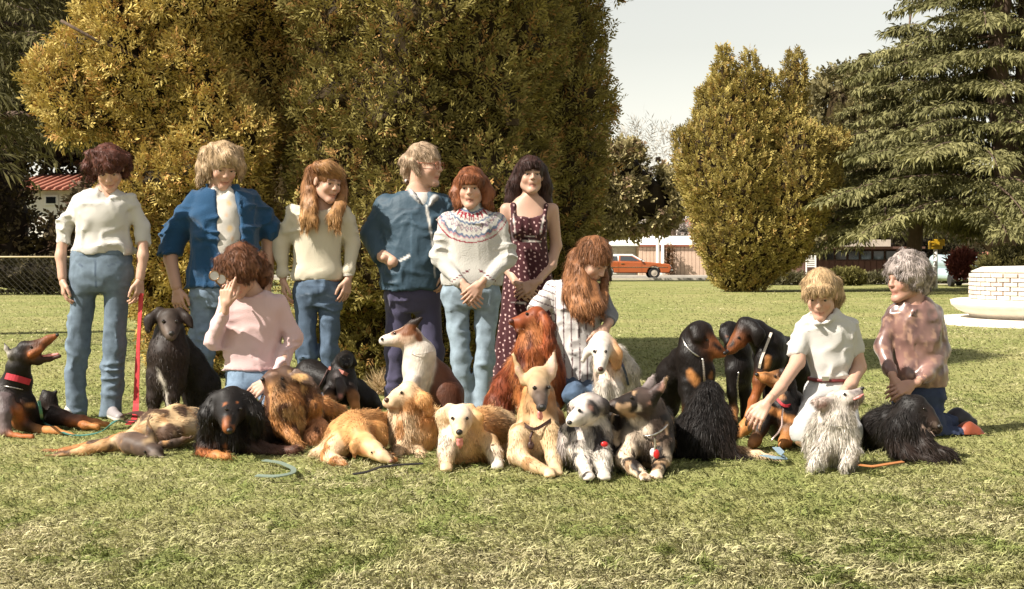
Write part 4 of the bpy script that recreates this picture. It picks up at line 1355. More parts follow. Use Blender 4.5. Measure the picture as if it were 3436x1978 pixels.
# --- doberman at the far left, head thrown up, mouth open
r, fg, V = dog('black and tan dog with wide red collar at the left edge, mouth open', 7.35, ZI, [
    ([RUST, (0.09, 0.035, 0.016), BLK], [(492, 280, 0, 24), (420, 318, 0, 36), (330, 375, 0, 55), (215, 395, 0, 68)]),
    ([(0.05, 0.02, 0.015), DKB], [(522, 455, 0, 15), (430, 478, 0, 18), (330, 490, 0, 38), (250, 470, 0, 55)]),
    (RUST, [(350, 400, -0.03, 26), (270, 445, -0.05, 30)]),
    (BLK, [(130, 420, 0.0, 36), (95, 455, -.04, 24)]),
    (WHITE, [(92, 452, -.03, 16), (58, 400, -.03, 17)]), (BLK, [(56, 385, -.03, 13), (40, 345, -.03, 5)]),
    (BLK, [(190, 460, 0, 82), (160, 560, 0.02, 100), (150, 680, 0.05, 122), (120, 840, 0.08, 150)]),
    (DKB, [(80, 800, 0.05, 150), (-100, 860, 0.25, 150), (-330, 930, 0.45, 150)]),
    (BLK, [(200, 880, 0.05, 120), (260, 1020, 0.12, 105)]),
    ([(0.10, 0.075, 0.075), (0.13, 0.10, 0.10)], [(40, 850, -0.08, 85), (45, 960, -0.13, 60), (45, 1110, -0.16, 46)]),  # black foreleg coloured grey for the light's sheen on the coat
    (RUST, [(60, 1135, -0.15, 32), (150, 1160, -.2, 28), (280, 1165, -0.25, 25)]),
    ([RUST, BLK, TAN], [(140, 930, -0.06, 60), (170, 1040, 0.0, 55), (330, 1100, 0.0, 42), (480, 1110, -0.05, 34)]),
    (TAN, [(480, 1110, -0.05, 34), (660, 1165, -0.1, 27)]),
], fur=(0.012, 7000, 0.0022), sleek=True, eyes=[(272, 378, 9)], nose=(498, 272, 17), paint=[(TAN, 240, 880, 18, (320, 890), .01), (RUST, 130, 930, 40, (150, 1010), .015)], tongue=[(360, 462, -.0, 16), (430, 455, -0.0, 18), (505, 440, -.0, 13)],
    collars=[('collar', 'band', [(38, 625), (150, 650), (278, 688)], 55, (0.42, 0.02, 0.035)), ('choke_chain', 'chain', [(15, 715), (120, 728), (225, 755)], 12, None)],
    res=0.0075, k=0.022)
DOB = (r, fg, V)
# --- the dark one lying behind it
dog('small dark brown dog lying low behind the red-collared dog with its head turned away', 7.62, ZI, [
    (BLK, [(420, 810, 0, 46), (440, 850, 0, 60)]), (BLK, [(385, 790, 0, 18), (378, 765, 0, 5)], dict(sc3=(1, .5, 1))), (BLK, [(465, 800, 0, 18), (486, 770, 0, 5)], dict(sc3=(1, .5, 1))),
    (DKB, [(410, 860, 0, 72), (410, 960, 0.05, 95), (330, 1010, 0.15, 95)]),
    ([DKB, (0.07, 0.03, 0.017), RUST, TAN], [(430, 930, 0, 75), (560, 985, -0.05, 48), (720, 1015, -0.1, 38), (830, 1040, -0.12, 30), (930, 1055, -0.12, 28)]),
    ([DKB, RUST, TAN], [(450, 1000, -0.05, 55), (620, 1030, -0.1, 38), (740, 1062, -0.18, 28), (850, 1075, -0.2, 26)]),
], fur=(0.018, 4000, 0.0025))
# --- black mix sitting between the standing women
dog('black mixed-breed dog sitting upright with a white streak down its chest, drooping ears', 7.55, ZB, [
    ([(0.05, 0.035, 0.028), (0.035, 0.024, 0.018)], [(1192, 372, -0.17, 40), (1190, 330, -0.12, 56), (1185, 265, -0.03, 88)]),
    (DKB, [(1120, 215, -0.02, 48), (1052, 255, -0.05, 42), (1035, 330, -.06, 30)], dict(sc3=(1, .5, 1))),
    (DKB, [(1250, 215, -0.02, 42), (1305, 250, -0.04, 34), (1340, 315, -.05, 16)], dict(sc3=(1, .5, 1))),
    (DKB, [(1185, 350, 0.03, 108), (1175, 500, 0.0, 140), (1165, 680, 0.0, 138)]),
    (BLK, [(1240, 440, 0.1, 95), (1320, 580, 0.2, 120), (1400, 720, 0.25, 135), (1420, 860, 0.25, 130)]),
    (DKB, [(1085, 640, -0.03, 62), (1075, 800, -0.06, 45), (1065, 985, -0.06, 38)]),
    (DKB, [(1225, 640, -0.03, 62), (1205, 800, -0.06, 45), (1195, 985, -0.06, 38)]),
], fur=(0.035, 9000, 0.004), sleek=False, eyes=[(1140, 268, 11), (1232, 268, 11)], nose=(1196, 352, 21),
    paint=[(WHITE, 1098, 605, 10, (1135, 690), 0.006), (WHITE, 1135, 690, 10, (1168, 860), 0.006), ((0.12, 0.085, 0.065), 1120, 300, 26, (1150, 350), 0.02), ((0.10, 0.07, 0.055), 1195, 395, 22, (1215, 380), 0.012)],
    paws=[(1060, 1000, -.1, 42, DKB), (1192, 1000, -.1, 42, DKB)])
# --- shepherd flat on its side
dog('tan shepherd dog lying flat on its side with forelegs stretched out left, dark ear up', 6.55, ZB, [
    (PALE, [(960, 1095, 0.08, 95), (1080, 1010, 0.18, 112), (1230, 960, 0.3, 105), (1360, 960, 0.4, 90)], dict(fl=1.0, k=0.028)),
    (PALE, [(1180, 1060, 0.15, 100), (1330, 1010, 0.3, 90)]),
    ([PALE, TAN, (0.50, 0.30, 0.15), RUST], [(860, 1115, 0.02, 55), (720, 1140, -0.02, 40), (600, 1168, -0.04, 31), (430, 1208, -0.06, 25), (335, 1222, -0.06, 24)]),
    ([TAN, TAN, RUST], [(860, 1090, 0.1, 50), (640, 1135, 0.1, 32), (450, 1180, 0.08, 26), (320, 1190, 0.08, 28)]),
    ([(0.05, 0.034, 0.028), (0.055, 0.035, 0.026), (0.11, 0.075, 0.062)], [(1125, 1235, -0.12, 30), (1085, 1190, -0.1, 52), (1010, 1150, -0.06, 76), (930, 1120, -0.02, 85)], dict(fl=0.3, k=0.018)),
    (SABLE, [(1065, 1120, -0.06, 40), (1045, 1050, -0.06, 28), (1030, 965, -0.05, 5)], dict(sc3=(1, .5, 1))),
    (SABLE, [(1120, 1130, 0.0, 36), (1210, 1120, 0.02, 30), (1330, 1075, 0.03, 5)], dict(sc3=(1, .5, 1))),
    ((0.2, 0.13, 0.09), [(850, 1100, 0.0, 45), (900, 1130, -.03, 60)]),
], fur=(0.03, 10000, 0.003), sleek=False, mottle=0.35, blotch=[((0.09, 0.05, 0.03), (0.07, 0.07, 0.09), 0.2, 5), ((0.36, 0.2, 0.09), (0.05, 0.05, 0.08), 0.25, 9)], eyes=[(1010, 1180, 8)], nose=(1118, 1240, 18), paint=[(PALE, 1100, 1080, 22, (1010, 1100), .012), (SABLE, 870, 1095, 40, (980, 1115), .03), (RUST, 660, 1190, 16, (780, 1170), .02), ((0.30, 0.24, 0.21), 1070, 1195, 22, (1110, 1225), .012)])
# --- black and tan long-haired dog lying
dog('fluffy black long-haired dog lying down with rust eyebrow spots and muzzle', 6.5, ZB, [
    ([BLK, BLK, BLK], [(1596, 1010, -0.2, 46), (1598, 960, -0.16, 64), (1605, 900, -0.06, 100), (1610, 850, 0.0, 132)], dict(soft=0.02)),
    (BLK, [(1500, 830, 0.0, 60), (1455, 920, -0.02, 66), (1450, 1030, 0.0, 56)]),
    (BLK, [(1720, 820, 0.0, 60), (1775, 910, -0.0, 68), (1790, 1020, 0.02, 58)]),
    (BLK, [(1600, 920, 0.1, 150), (1590, 1080, 0.1, 165), (1590, 1160, 0.12, 110)]),
    (BLK, [(1480, 1090, 0.1, 105), (1440, 1160, 0.05, 80)]),
    (BLK, [(1700, 1050, 0.2, 150), (1850, 1040, 0.4, 150), (1950, 1060, 0.6, 120)]),
    ([RUST, TAN], [(1400, 1200, 0.0, 42), (1500, 1210, -0.1, 36), (1590, 1215, -0.16, 30)]),
    ([(0.05, 0.026, 0.02), (0.09, 0.04, 0.026)], [(1780, 1160, 0.08, 75), (1900, 1185, 0.05, 48), (2060, 1170, 0.0, 36)]),
], fur=(0.05, 12000, 0.0042), sleek=False, curl=0.35, lift=0.4, eyes=[(1580, 880, 10), (1680, 880, 10)], nose=(1600, 1030, 22),
    paint=[(RUST, 1562, 842, 12, None, .006), (RUST, 1658, 822, 12, None, .006), (RUST, 1572, 950, 22, (1566, 1030), .012), (RUST, 1640, 1000, 12, (1640, 1030), .01), (RUST, 1575, 1140, 14, None, .01)])
# --- sable shepherd mix looking up left
dog('brown and tan shepherd mix lying down, dark face turned up towards the woman in pink', 6.85, ZK, [
    ([(0.07, 0.032, 0.022), (0.05, 0.028, 0.02)], [(140, 405, -0.04, 58), (210, 385, -0.03, 88), (330, 375, 0.0, 128)]),
    ((0.14, 0.09, 0.07), [(470, 350, -0.05, 62), (570, 400, -0.06, 44), (655, 460, -0.06, 12)], dict(sc3=(1, .5, 1))),
    ((0.10, 0.05, 0.03), [(420, 400, 0.02, 110), (500, 480, 0.05, 140), (600, 600, 0.1, 150)]),
    ([GOLD, TAN], [(270, 520, -0.02, 150), (330, 680, -0.03, 200), (380, 840, 0.0, 210)]),
    (TAN, [(640, 690, 0.03, 125), (560, 800, 0.1, 190)]),
    (TAN, [(760, 720, 0.25, 130), (900, 760, 0.4, 90), (980, 760, 0.5, 40)]),
    ((0.42, 0.19, 0.09), [(720, 930, 0.02, 110), (650, 1040, -0.03, 92), (600, 1100, -.05, 60)]),
    ([TAN, GOLD], [(300, 900, -0.05, 120), (420, 1030, -0.1, 78), (510, 1130, -0.14, 45)]),
    (RUST, [(200, 820, 0.05, 110), (220, 980, 0.05, 100), (300, 1080, 0.05, 70)]),
], fur=(0.035, 12000, 0.0036), sleek=False, lift=0.42, mottle=0.4, blotch=[((0.10, 0.042, 0.02), (0.05, 0.05, 0.09), 0.22, 5), ((0.5, 0.30, 0.13), (0.06, 0.06, 0.06), 0.3, 7)], eyes=[(320, 390, 12)], nose=(100, 400, 26),
    paint=[(BLK, 320, 440, 55, (330, 490), .02), ((0.40, 0.24, 0.17), 225, 325, 20, None, .012), ((0.42, 0.25, 0.12), 280, 720, 60, (450, 760), .03)])
# --- black and tan dog in the shade with leather headcollar
r6 = dog('black and tan dog in the shade with pinkish leather strap round its neck', 7.7, ZK, [
    (BLK, [(1010, 240, -0.15, 55), (1005, 200, -0.08, 70), (1000, 170, 0.0, 88)]), (BLK, [(920, 160, 0, 35), (880, 230, 0, 25)], dict(sc3=(1, .5, 1))), (BLK, [(1080, 150, 0, 35), (1110, 230, 0, 25)], dict(sc3=(1, .5, 1))),
    (BLK, [(1000, 240, 0.03, 95), (960, 400, 0.02, 150), (960, 560, 0.05, 155)]),
    (BLK, [(800, 420, 0.15, 130), (620, 360, 0.25, 170), (560, 450, 0.3, 150)]),
    (BLK, [(1100, 520, 0.1, 140), (1250, 640, 0.1, 120), (1330, 700, 0.1, 70)]),
    ([BLK, TAN], [(830, 520, -0.04, 75), (840, 640, -0.1, 62), (830, 720, -0.12, 50), (830, 900, -0.1, 40)]),
    ([BLK, TAN], [(1060, 500, -0.04, 75), (1090, 600, -0.1, 60), (1105, 700, -0.12, 44), (1100, 900, -0.1, 40)]),
    ((0.05, 0.04, 0.04), [(920, 370, -0.06, 50), (950, 480, -0.1, 45), (945, 600, -0.12, 35)]),  # grey strip down the black chest: coat sheen put in as colour
], fur=(0.012, 5000, 0.0024), eyes=[(975, 180, 9), (1040, 180, 9)], nose=(1010, 240, 18), paint=[(PINK, 940, 590, 22, None, .01)],
    collars=[('collar', 'band', [(815, 275), (950, 310), (1060, 370)], 38, (0.30, 0.10, 0.07))])
# --- white and brown dog, profile left
dog('white dog with brown back and head cap sitting, pricked dark ear, looking left', 7.45, ZD, [
    ([WHITE, WHITE, (0.6, 0.4, 0.28)], [(906, 405, 0, 31), (935, 400, 0, 38), (1000, 390, 0, 54), (1085, 370, 0.0, 78)], dict(soft=0.006)),
    (DKB, [(1085, 320, -0.03, 34), (1125, 285, -0.04, 24), (1172, 248, -0.05, 4)], dict(sc3=(1, .5, 1))),
    (DKB, [(1075, 310, 0.06, 30), (1110, 280, 0.07, 20), (1150, 255, 0.07, 4)], dict(sc3=(1, .5, 1))),
    (WHITE, [(1110, 410, 0.02, 85), (1160, 500, 0.03, 108), (1150, 600, 0.03, 105), (1130, 760, 0.0, 80)], dict(soft=0.006)),
    ([(0.13, 0.05, 0.022), (0.09, 0.032, 0.016), (0.06, 0.022, 0.012)], [(1245, 560, 0.1, 60), (1290, 660, 0.1, 100), (1340, 780, 0.08, 125), (1360, 880, 0.05, 115)], dict(soft=0.006)),
    (WHITE, [(1100, 700, -0.08, 60), (1090, 900, -0.1, 40)]),
], fur=(0.010, 7000, 0.0022), noise=0.002, warp=0.006, res=0.0075, nose=(898, 392, 12), eyes=[(985, 350, 7)],
    paint=[((0.12, 0.045, 0.02), 975, 340, 26, (1080, 310), .008), ((0.16, 0.06, 0.025), 1060, 335, 38, (1115, 330), .008), ((0.20, 0.075, 0.03), 1165, 375, 36, None, .006), (DKB, 962, 325, 12, (975, 330), .006)],
    collars=[('collar', 'chain', [(1085, 495), (1180, 500), (1275, 470)], 4, None)])
# --- golden asleep
dog('golden retriever asleep, curled with its head resting on the grass to the right', 6.3, ZK, [
    ([CREAM, CREAM, (0.66, 0.42, 0.2)], [(1488, 1285, -0.2, 34), (1410, 1240, -0.18, 66), (1330, 1180, -0.14, 95), (1220, 1110, -0.08, 128)]),
    (GOLD, [(1165, 1045, -0.10, 48), (1115, 1110, -0.12, 56), (1095, 1195, -0.13, 40)], dict(sc3=(1, .6, 1))),
    (GOLD, [(1160, 1010, 0.0, 150), (1080, 980, 0.1, 180), (1000, 1010, 0.15, 200), (900, 1150, 0.12, 150)]),
    (GOLD, [(1100, 900, 0.15, 165), (1280, 890, 0.3, 155), (1450, 900, 0.45, 140)]),
    ((0.50, 0.24, 0.08), [(1200, 930, 0.05, 100), (1340, 960, 0.1, 100), (1400, 1060, 0.08, 70)]),
    (CREAM, [(900, 1150, 0.05, 140), (830, 1240, -0.02, 95), (900, 1300, -0.1, 60), (1000, 1330, -0.15, 45)]),
    (CREAM, [(780, 1180, 0.1, 100), (680, 1200, 0.1, 60)]),
    (CREAM, [(1440, 1250, -0.0, 60), (1530, 1290, -0.05, 50)]),
], fur=(0.032, 11000, 0.0034), sleek=False, lift=0.28, blotch=[((0.36, 0.155, 0.05), (0.06, 0.06, 0.12), 0.2, 5)], eyes=[(1283, 1192, 9), (1413, 1142, 8)], nose=(1494, 1290, 22), nose_mat=M_NOSEP,
    paint=[((0.05, 0.02, 0.012), 1262, 1190, 8, (1312, 1188), .004), ((0.35, 0.13, 0.05), 1130, 1230, 40, (1180, 1190), .02)])
# --- golden sitting with head left
dog('golden retriever lying behind the sleeping one, pale head raised and turned left', 6.65, ZD, [
    ([CREAM, CREAM, (0.72, 0.52, 0.33)], [(930, 835, -0.05, 36), (975, 835, -0.05, 52), (1030, 805, -0.02, 70), (1085, 770, 0.0, 84)]),
    ([(0.50, 0.25, 0.09)], [(1150, 770, -0.02, 42), (1200, 820, -0.06, 48), (1225, 900, -0.05, 40)], dict(sc3=(1, .6, 1))),
    (CREAM, [(1080, 850, 0.0, 90), (1060, 960, 0.0, 110), (1060, 1060, -0.02, 120)]),
    ([GOLD, GOLD, (0.62, 0.38, 0.17)], [(1160, 880, 0.05, 100), (1160, 1000, 0.05, 130), (1130, 1110, 0.03, 145), (1110, 1190, 0.0, 120)]),
    ((0.62, 0.38, 0.17), [(1200, 1000, 0.2, 110), (1260, 980, 0.4, 110)]),
    (CREAM, [(1040, 1170, -0.1, 70), (1000, 1230, -0.2, 45)]),
    (CREAM, [(1150, 1200, -0.1, 65), (1180, 1240, -0.2, 40)]),
    (CREAM, [(985, 920, -0.0, 42), (985, 1000, -.0, 50)]),
], fur=(0.045, 12000, 0.0038), sleek=False, lift=0.42, curl=0.15, blotch=[((0.40, 0.19, 0.07), (0.05, 0.05, 0.12), 0.25, 5)], eyes=[(1034, 766, 9)], nose=(931, 818, 20), nose_mat=mat('brown_nose', (0.07, 0.03, 0.022), rough=.35),
    paint=[((0.30, 0.12, 0.05), 945, 868, 7, (1010, 880), .005), ((0.45, 0.20, 0.07), 1190, 920, 45, (1210, 960), .025)])
# --- golden facing the camera
dog('pale golden retriever facing the camera with mouth open and pink tongue showing', 6.2, ZD, [
    ([CREAM, CREAM, WHITE], [(1440, 1052, -0.2, 36), (1442, 1020, -0.17, 50), (1448, 960, -0.08, 74), (1450, 925, 0.0, 86)]),
    (CREAM, [(1442, 1085, -0.12, 26), (1448, 1060, -0.06, 48)]),
    (CREAM, [(1380, 880, 0.0, 42), (1325, 930, -0.02, 46), (1322, 1010, -.02, 36)], dict(sc3=(1, .6, 1))),
    ((0.62, 0.36, 0.15), [(1520, 880, 0.0, 42), (1562, 940, -0.02, 44), (1570, 1060, -0.02, 40)], dict(sc3=(1, .6, 1))),
    ([CREAM, GOLD], [(1450, 960, 0.08, 100), (1440, 1090, 0.03, 130), (1450, 1200, 0.05, 110)]),
    ([GOLD, PALE, PALE], [(1540, 1040, 0.15, 140), (1620, 1020, 0.3, 150), (1720, 1010, 0.5, 120), (1760, 1030, 0.6, 90)]),
    ((0.50, 0.26, 0.10), [(1540, 1120, 0.05, 130), (1620, 1160, 0.08, 95)]),
    ([WHITE, CREAM], [(1370, 1090, -0.02, 75), (1345, 1200, -0.1, 55), (1345, 1285, -0.16, 42)]),
    ([PALE, WHITE], [(1640, 1120, 0.0, 75), (1690, 1200, -0.08, 50), (1702, 1275, -0.12, 40)]),
    (PALE, [(1770, 1020, 0.45, 90), (1790, 1120, 0.4, 70), (1740, 1180, 0.3, 60)]),
], fur=(0.035, 12000, 0.0035), sleek=False, lift=0.35, eyes=[(1390, 945, 10), (1492, 945, 10)], nose=(1437, 1042, 24),
    tongue=[(1440, 1090, -0.2, 22), (1442, 1122, -0.19, 20), (1445, 1150, -0.17, 10)],
    paint=[((0.14, 0.06, 0.03), 1440, 1082, 12, (1470, 1090), .005), ((0.03, 0.015, 0.01), 1500, 1075, 6, (1520, 1050), .005), ((0.03, 0.015, 0.01), 1390, 945, 11, None, .004), ((0.03, 0.015, 0.01), 1492, 945, 11, None, .004)],
    paws=[(1345, 1288, -.2, 46, CREAM), (1704, 1272, -.16, 44, WHITE)])
# --- Irish setter
dog('red mahogany setter sitting with long silky ears, head in profile to the left', 7.3, ZF, [
    ([IRISH, IRISH], [(148, 272, -0.02, 30), (205, 280, -0.02, 46), (255, 262, 0.0, 60), (305, 245, 0.0, 84)]),
    ((0.14, 0.03, 0.012), [(190, 330, -0.02, 22), (270, 330, 0.0, 45)]),
    ((0.26, 0.062, 0.018), [(350, 235, -0.09, 44), (388, 310, -0.12, 50), (405, 420, -0.13, 46), (412, 510, -.12, 34)], dict(sc3=(1, .6, 1), fl=1.0)),
    ([IRISH, (0.30, 0.09, 0.025), (0.36, 0.13, 0.04)], [(305, 330, 0.02, 98), (300, 480, 0.0, 140), (290, 640, 0.0, 150), (280, 780, 0.0, 130)]),
    (IRISH, [(400, 480, 0.05, 80), (430, 620, 0.05, 85), (430, 800, 0.05, 90)]),
    ((0.17, 0.036, 0.012), [(190, 600, 0.15, 100), (120, 730, 0.2, 115), (50, 850, 0.2, 105), (60, 950, 0.15, 100)]),
    ([(0.30, 0.09, 0.025)], [(250, 700, -0.05, 70), (240, 900, -0.08, 50), (240, 1080, -0.08, 45)]),
    ([(0.30, 0.09, 0.025)], [(360, 700, -0.05, 70), (360, 900, -0.08, 50), (360, 1080, -0.08, 45)]),
], fur=(0.05, 12000, 0.0036), sleek=False, grav=0.6, lift=0.25, blotch=[((0.10, 0.022, 0.008), (0.045, 0.045, 0.14), 0.12, 5), ((0.34, 0.12, 0.04), (0.05, 0.05, 0.14), 0.28, 9)], eyes=[(245, 215, 9)], nose=(135, 265, 20), nose_mat=mat('liver_nose', (0.12, 0.05, 0.045), rough=.3),
    paint=[((0.6, 0.4, 0.35), 175, 335, 7, (205, 330), .004)])
# --- tan German shepherd facing the camera
r12 = dog('pale tan German shepherd facing the camera with pricked ears and dark muzzle, paws forward', 6.1, ZF, [
    ([(0.03, 0.022, 0.02), (0.16, 0.11, 0.08), PALE], [(347, 868, -0.24, 34), (340, 810, -0.18, 46), (330, 740, -0.09, 72), (322, 670, 0.0, 92)], dict(soft=0.014)),
    (PALE, [(225, 690, -0.0, 46), (185, 610, 0.0, 30), (150, 508, 0.0, 6)], dict(sc3=(.7, .6, 1))),
    ((0.55, 0.38, 0.27), [(400, 640, 0.0, 48), (415, 580, 0.0, 36), (430, 492, 0.0, 6)], dict(sc3=(1, .5, 1))),
    ([TAN, PALE, CREAM], [(325, 790, 0.08, 118), (320, 930, 0.08, 135), (320, 1060, 0.05, 150), (310, 1190, 0.06, 120)]),
    (TAN, [(400, 960, 0.2, 110), (420, 1080, 0.4, 120)]),
    (SABLE, [(340, 900, 0.3, 130), (340, 1000, 0.6, 140)]),
    ([CREAM, CREAM, PALE], [(205, 1060, -0.02, 88), (180, 1200, -0.06, 66), (280, 1275, -0.14, 48), (400, 1325, -0.22, 38)]),
    ([PALE, CREAM], [(420, 1050, -0.02, 82), (435, 1200, -0.08, 58), (450, 1310, -0.16, 46)]),
], fur=(0.028, 11000, 0.0034), sleek=False, lift=0.32, mottle=0.35, blotch=[((0.30, 0.17, 0.075), (0.06, 0.06, 0.12), 0.2, 5)], eyes=[(298, 732, 12), (400, 728, 11)], nose=(355, 868, 25),
    tongue=[(335, 905, -0.22, 18), (338, 935, -0.21, 16), (345, 955, -0.2, 8)], subs=[],
    paint=[((0.02, 0.014, 0.012), 270, 830, 18, (300, 890), .008), ((0.04, 0.025, 0.02), 295, 730, 20, (315, 745), .008), ((0.04, 0.025, 0.02), 400, 728, 17, (390, 745), .008),
           ((0.03, 0.02, 0.018), 385, 840, 16, (370, 895), .008), ((0.09, 0.06, 0.045), 345, 780, 22, (350, 830), .015), ((0.45, 0.27, 0.14), 250, 1090, 25, (300, 1220), .03), ((0.5, 0.33, 0.26), 180, 590, 14, (200, 650), .01), ((0.62, 0.44, 0.36), 420, 600, 20, (425, 530), .012)],
    collars=[('collar', 'band', [(205, 960), (290, 1035), (440, 935)], 22, (0.045, 0.02, 0.015))],
    paws=[(405, 1328, -.26, 42, CREAM), (460, 1320, -.2, 42, CREAM)])
# --- English setter
dog('white feathery setter with orange ears sitting behind the merle dog, head lowered', 7.15, ZF, [
    ([WHITE, WHITE], [(760, 600, -0.2, 36), (762, 550, -0.17, 44), (766, 470, -0.07, 64), (770, 410, 0.0, 76)]),
    (WHITE, [(710, 420, -0.02, 34), (670, 480, -0.04, 32), (640, 540, -0.04, 22)], dict(sc3=(1, .6, 1))),
    ((0.58, 0.30, 0.13), [(835, 420, -0.02, 36), (862, 500, -0.04, 46), (872, 570, -0.04, 38)], dict(sc3=(1, .6, 1))),
    ((0.62, 0.50, 0.40), [(790, 540, 0.06, 85), (820, 650, 0.05, 100), (815, 780, 0.03, 90)]),
    (WHITE, [(860, 500, 0.1, 80), (920, 620, 0.15, 100), (930, 760, 0.2, 110), (930, 860, 0.2, 110)]),
    (WHITE, [(780, 720, -0.05, 55), (780, 900, -0.08, 42), (780, 1050, -0.08, 38)]),
    (WHITE, [(870, 740, -0.02, 55), (870, 900, -0.05, 42), (870, 1050, -0.05, 38)]),
], fur=(0.04, 10000, 0.0034), sleek=False, lift=0.35, eyes=[(716, 478, 9), (796, 478, 9)], nose=(760, 602, 20), nose_mat=mat('brown_nose'), mottle=0.12,
    paint=[((0.05, 0.02, 0.015), 716, 478, 11, None, .004), ((0.05, 0.02, 0.015), 796, 478, 11, None, .004), ((0.1, 0.05, 0.035), 745, 608, 8, (780, 606), .005)],
    collars=[('leash_strap', 'band', [(905, 555), (935, 630), (955, 725)], 16, (0.07, 0.085, 0.14))])
# --- merle shepherd
r14 = dog('blue merle shepherd dog with patchy grey, black and white coat lying with white forelegs forward', 6.0, ZF, [
    ([(0.62, 0.55, 0.50), (0.55, 0.47, 0.42)], [(560, 965, -0.14, 40), (600, 940, -0.12, 60), (650, 900, -0.06, 88), (690, 870, 0.0, 106)]),
    ((0.05, 0.04, 0.04), [(700, 800, -0.02, 38), (770, 850, -0.05, 42), (800, 900, -0.04, 24)], dict(sc3=(1, .6, 1))),
    ((0.45, 0.38, 0.34), [(620, 810, 0.02, 40), (580, 850, 0.02, 36), (545, 900, .02, 22)], dict(sc3=(1, .6, 1))),
    ((0.36, 0.31, 0.29), [(690, 930, 0.08, 130), (670, 1060, 0.05, 165), (660, 1180, 0.05, 140)]),
    ((0.16, 0.13, 0.12), [(700, 950, 0.3, 120), (720, 1000, 0.6, 140)]),
    ((0.33, 0.28, 0.26), [(540, 1060, 0.02, 80), (520, 1170, 0.0, 65)]),
    (WHITE, [(600, 1160, -0.06, 74), (640, 1250, -0.14, 52), (672, 1345, -0.24, 42)]),
    (WHITE, [(760, 1150, -0.06, 74), (780, 1250, -0.14, 52), (785, 1340, -0.22, 42)]),
], fur=(0.042, 12000, 0.0038), sleek=False, lift=0.42, curl=0.2, mottle=0.45, blotch=[((0.03, 0.024, 0.023), (0.055, 0.055, 0.07), 0.12, 5), ((0.55, 0.48, 0.43), (0.06, 0.06, 0.08), 0.22, 8)], eyes=[(612, 890, 10)], nose=(543, 975, 19),
    paint=[((0.025, 0.02, 0.02), 690, 860, 34, (730, 930), .012), ((0.03, 0.024, 0.024), 760, 900, 30, (700, 820), .012), ((0.03, 0.025, 0.025), 740, 1020, 46, (770, 1060), .02), ((0.05, 0.04, 0.04), 640, 1010, 22, (700, 1000), .015),
           ((0.7, 0.62, 0.56), 580, 920, 32, (560, 980), .012), ((0.06, 0.05, 0.05), 540, 1090, 22, (560, 1130), .02), ((0.08, 0.06, 0.06), 620, 1080, 14, (590, 1130), .02), (WHITE, 650, 1180, 60, (720, 1170), .03), ((0.4, 0.2, 0.15), 690, 870, 12, (700, 880), .01)],
    paws=[(675, 1350, -.28, 45, WHITE), (788, 1345, -.26, 45, WHITE)])
# --- dark shepherd
dog('dark sable German shepherd turning its head left, chain collar with red tag', 6.05, ZF, [
    ([(0.04, 0.026, 0.02), (0.05, 0.03, 0.022), (0.035, 0.022, 0.016)], [(818, 868, -0.05, 34), (880, 862, -0.05, 52), (950, 850, -0.03, 72), (1040, 835, 0.0, 108)]),
    ((0.20, 0.16, 0.15), [(1085, 740, 0.04, 48), (1110, 700, 0.05, 36), (1128, 648, 0.05, 8)], dict(sc3=(1, .6, 1))),
    ((0.09, 0.06, 0.055), [(1120, 800, -0.03, 52), (1165, 745, -0.04, 40), (1210, 672, -0.04, 7)], dict(sc3=(1, .6, 1))),
    ([SABLE, BLK, SABLE], [(1090, 880, 0.05, 118), (1120, 1000, 0.05, 140), (1110, 1120, 0.03, 150), (1090, 1200, 0.05, 110)]),
    (BLK, [(1150, 960, 0.2, 120), (1160, 1080, 0.5, 130)]),
    ((0.68, 0.48, 0.30), [(880, 960, 0.05, 62), (870, 1060, 0.03, 50), (860, 1170, 0.0, 42), (890, 1200, -.05, 36)]),
    (BLK, [(950, 960, 0.0, 60), (950, 1060, -0.02, 60)]),
    ([(0.60, 0.47, 0.35), (0.66, 0.52, 0.38)], [(985, 1120, -0.04, 78), (925, 1225, -0.1, 58), (990, 1290, -0.18, 46), (1065, 1360, -0.25, 38)]),
    ([SABLE, (0.66, 0.52, 0.38)], [(1200, 1130, -0.02, 80), (1190, 1230, -0.08, 58), (1150, 1340, -0.2, 44)]),
], fur=(0.03, 11000, 0.0034), sleek=False, lift=0.32, mottle=0.4, blotch=[((0.015, 0.010, 0.008), (0.06, 0.06, 0.08), 0.1, 5), ((0.30, 0.19, 0.11), (0.05, 0.05, 0.07), 0.3, 9)], eyes=[(975, 800, 9)], nose=(808, 862, 19),
    paint=[((0.68, 0.56, 0.46), 975, 840, 22, (1020, 885), .01), ((0.62, 0.50, 0.38), 1000, 960, 30, (1085, 1030), .015), ((0.65, 0.34, 0.26), 1170, 770, 14, (1198, 710), .008), ((0.6, 0.3, 0.22), 1105, 840, 10, (1140, 815), .008),
           ((0.05, 0.035, 0.03), 1000, 1100, 26, (1050, 1150), .02), ((0.03, 0.02, 0.015), 985, 775, 14, (940, 800), .008)],
    collars=[('choke_chain', 'chain', [(1012, 1050), (1090, 1085), (1170, 1060), (1240, 960)], 15, None)],
    paws=[(1068, 1362, -.29, 42, (0.66, 0.52, 0.38)), (1150, 1345, -.24, 44, (0.66, 0.52, 0.38))])
DARKGSD = Fig(5.9, ZF)
tg = thing('dog_tag', 'red and silver tags hanging from the dark shepherd\'s chain collar', 'dog tag', tuple(float(q) for q in DARKGSD.pt(1140, 1150)))
MB().ball(DARKGSD.pt(1128, 1185), 0.016, 10, (1, .3, 1.3)).build('disc', mat('tag_white', (0.75, 0.7, 0.68), rough=.3), tg, smooth=True)
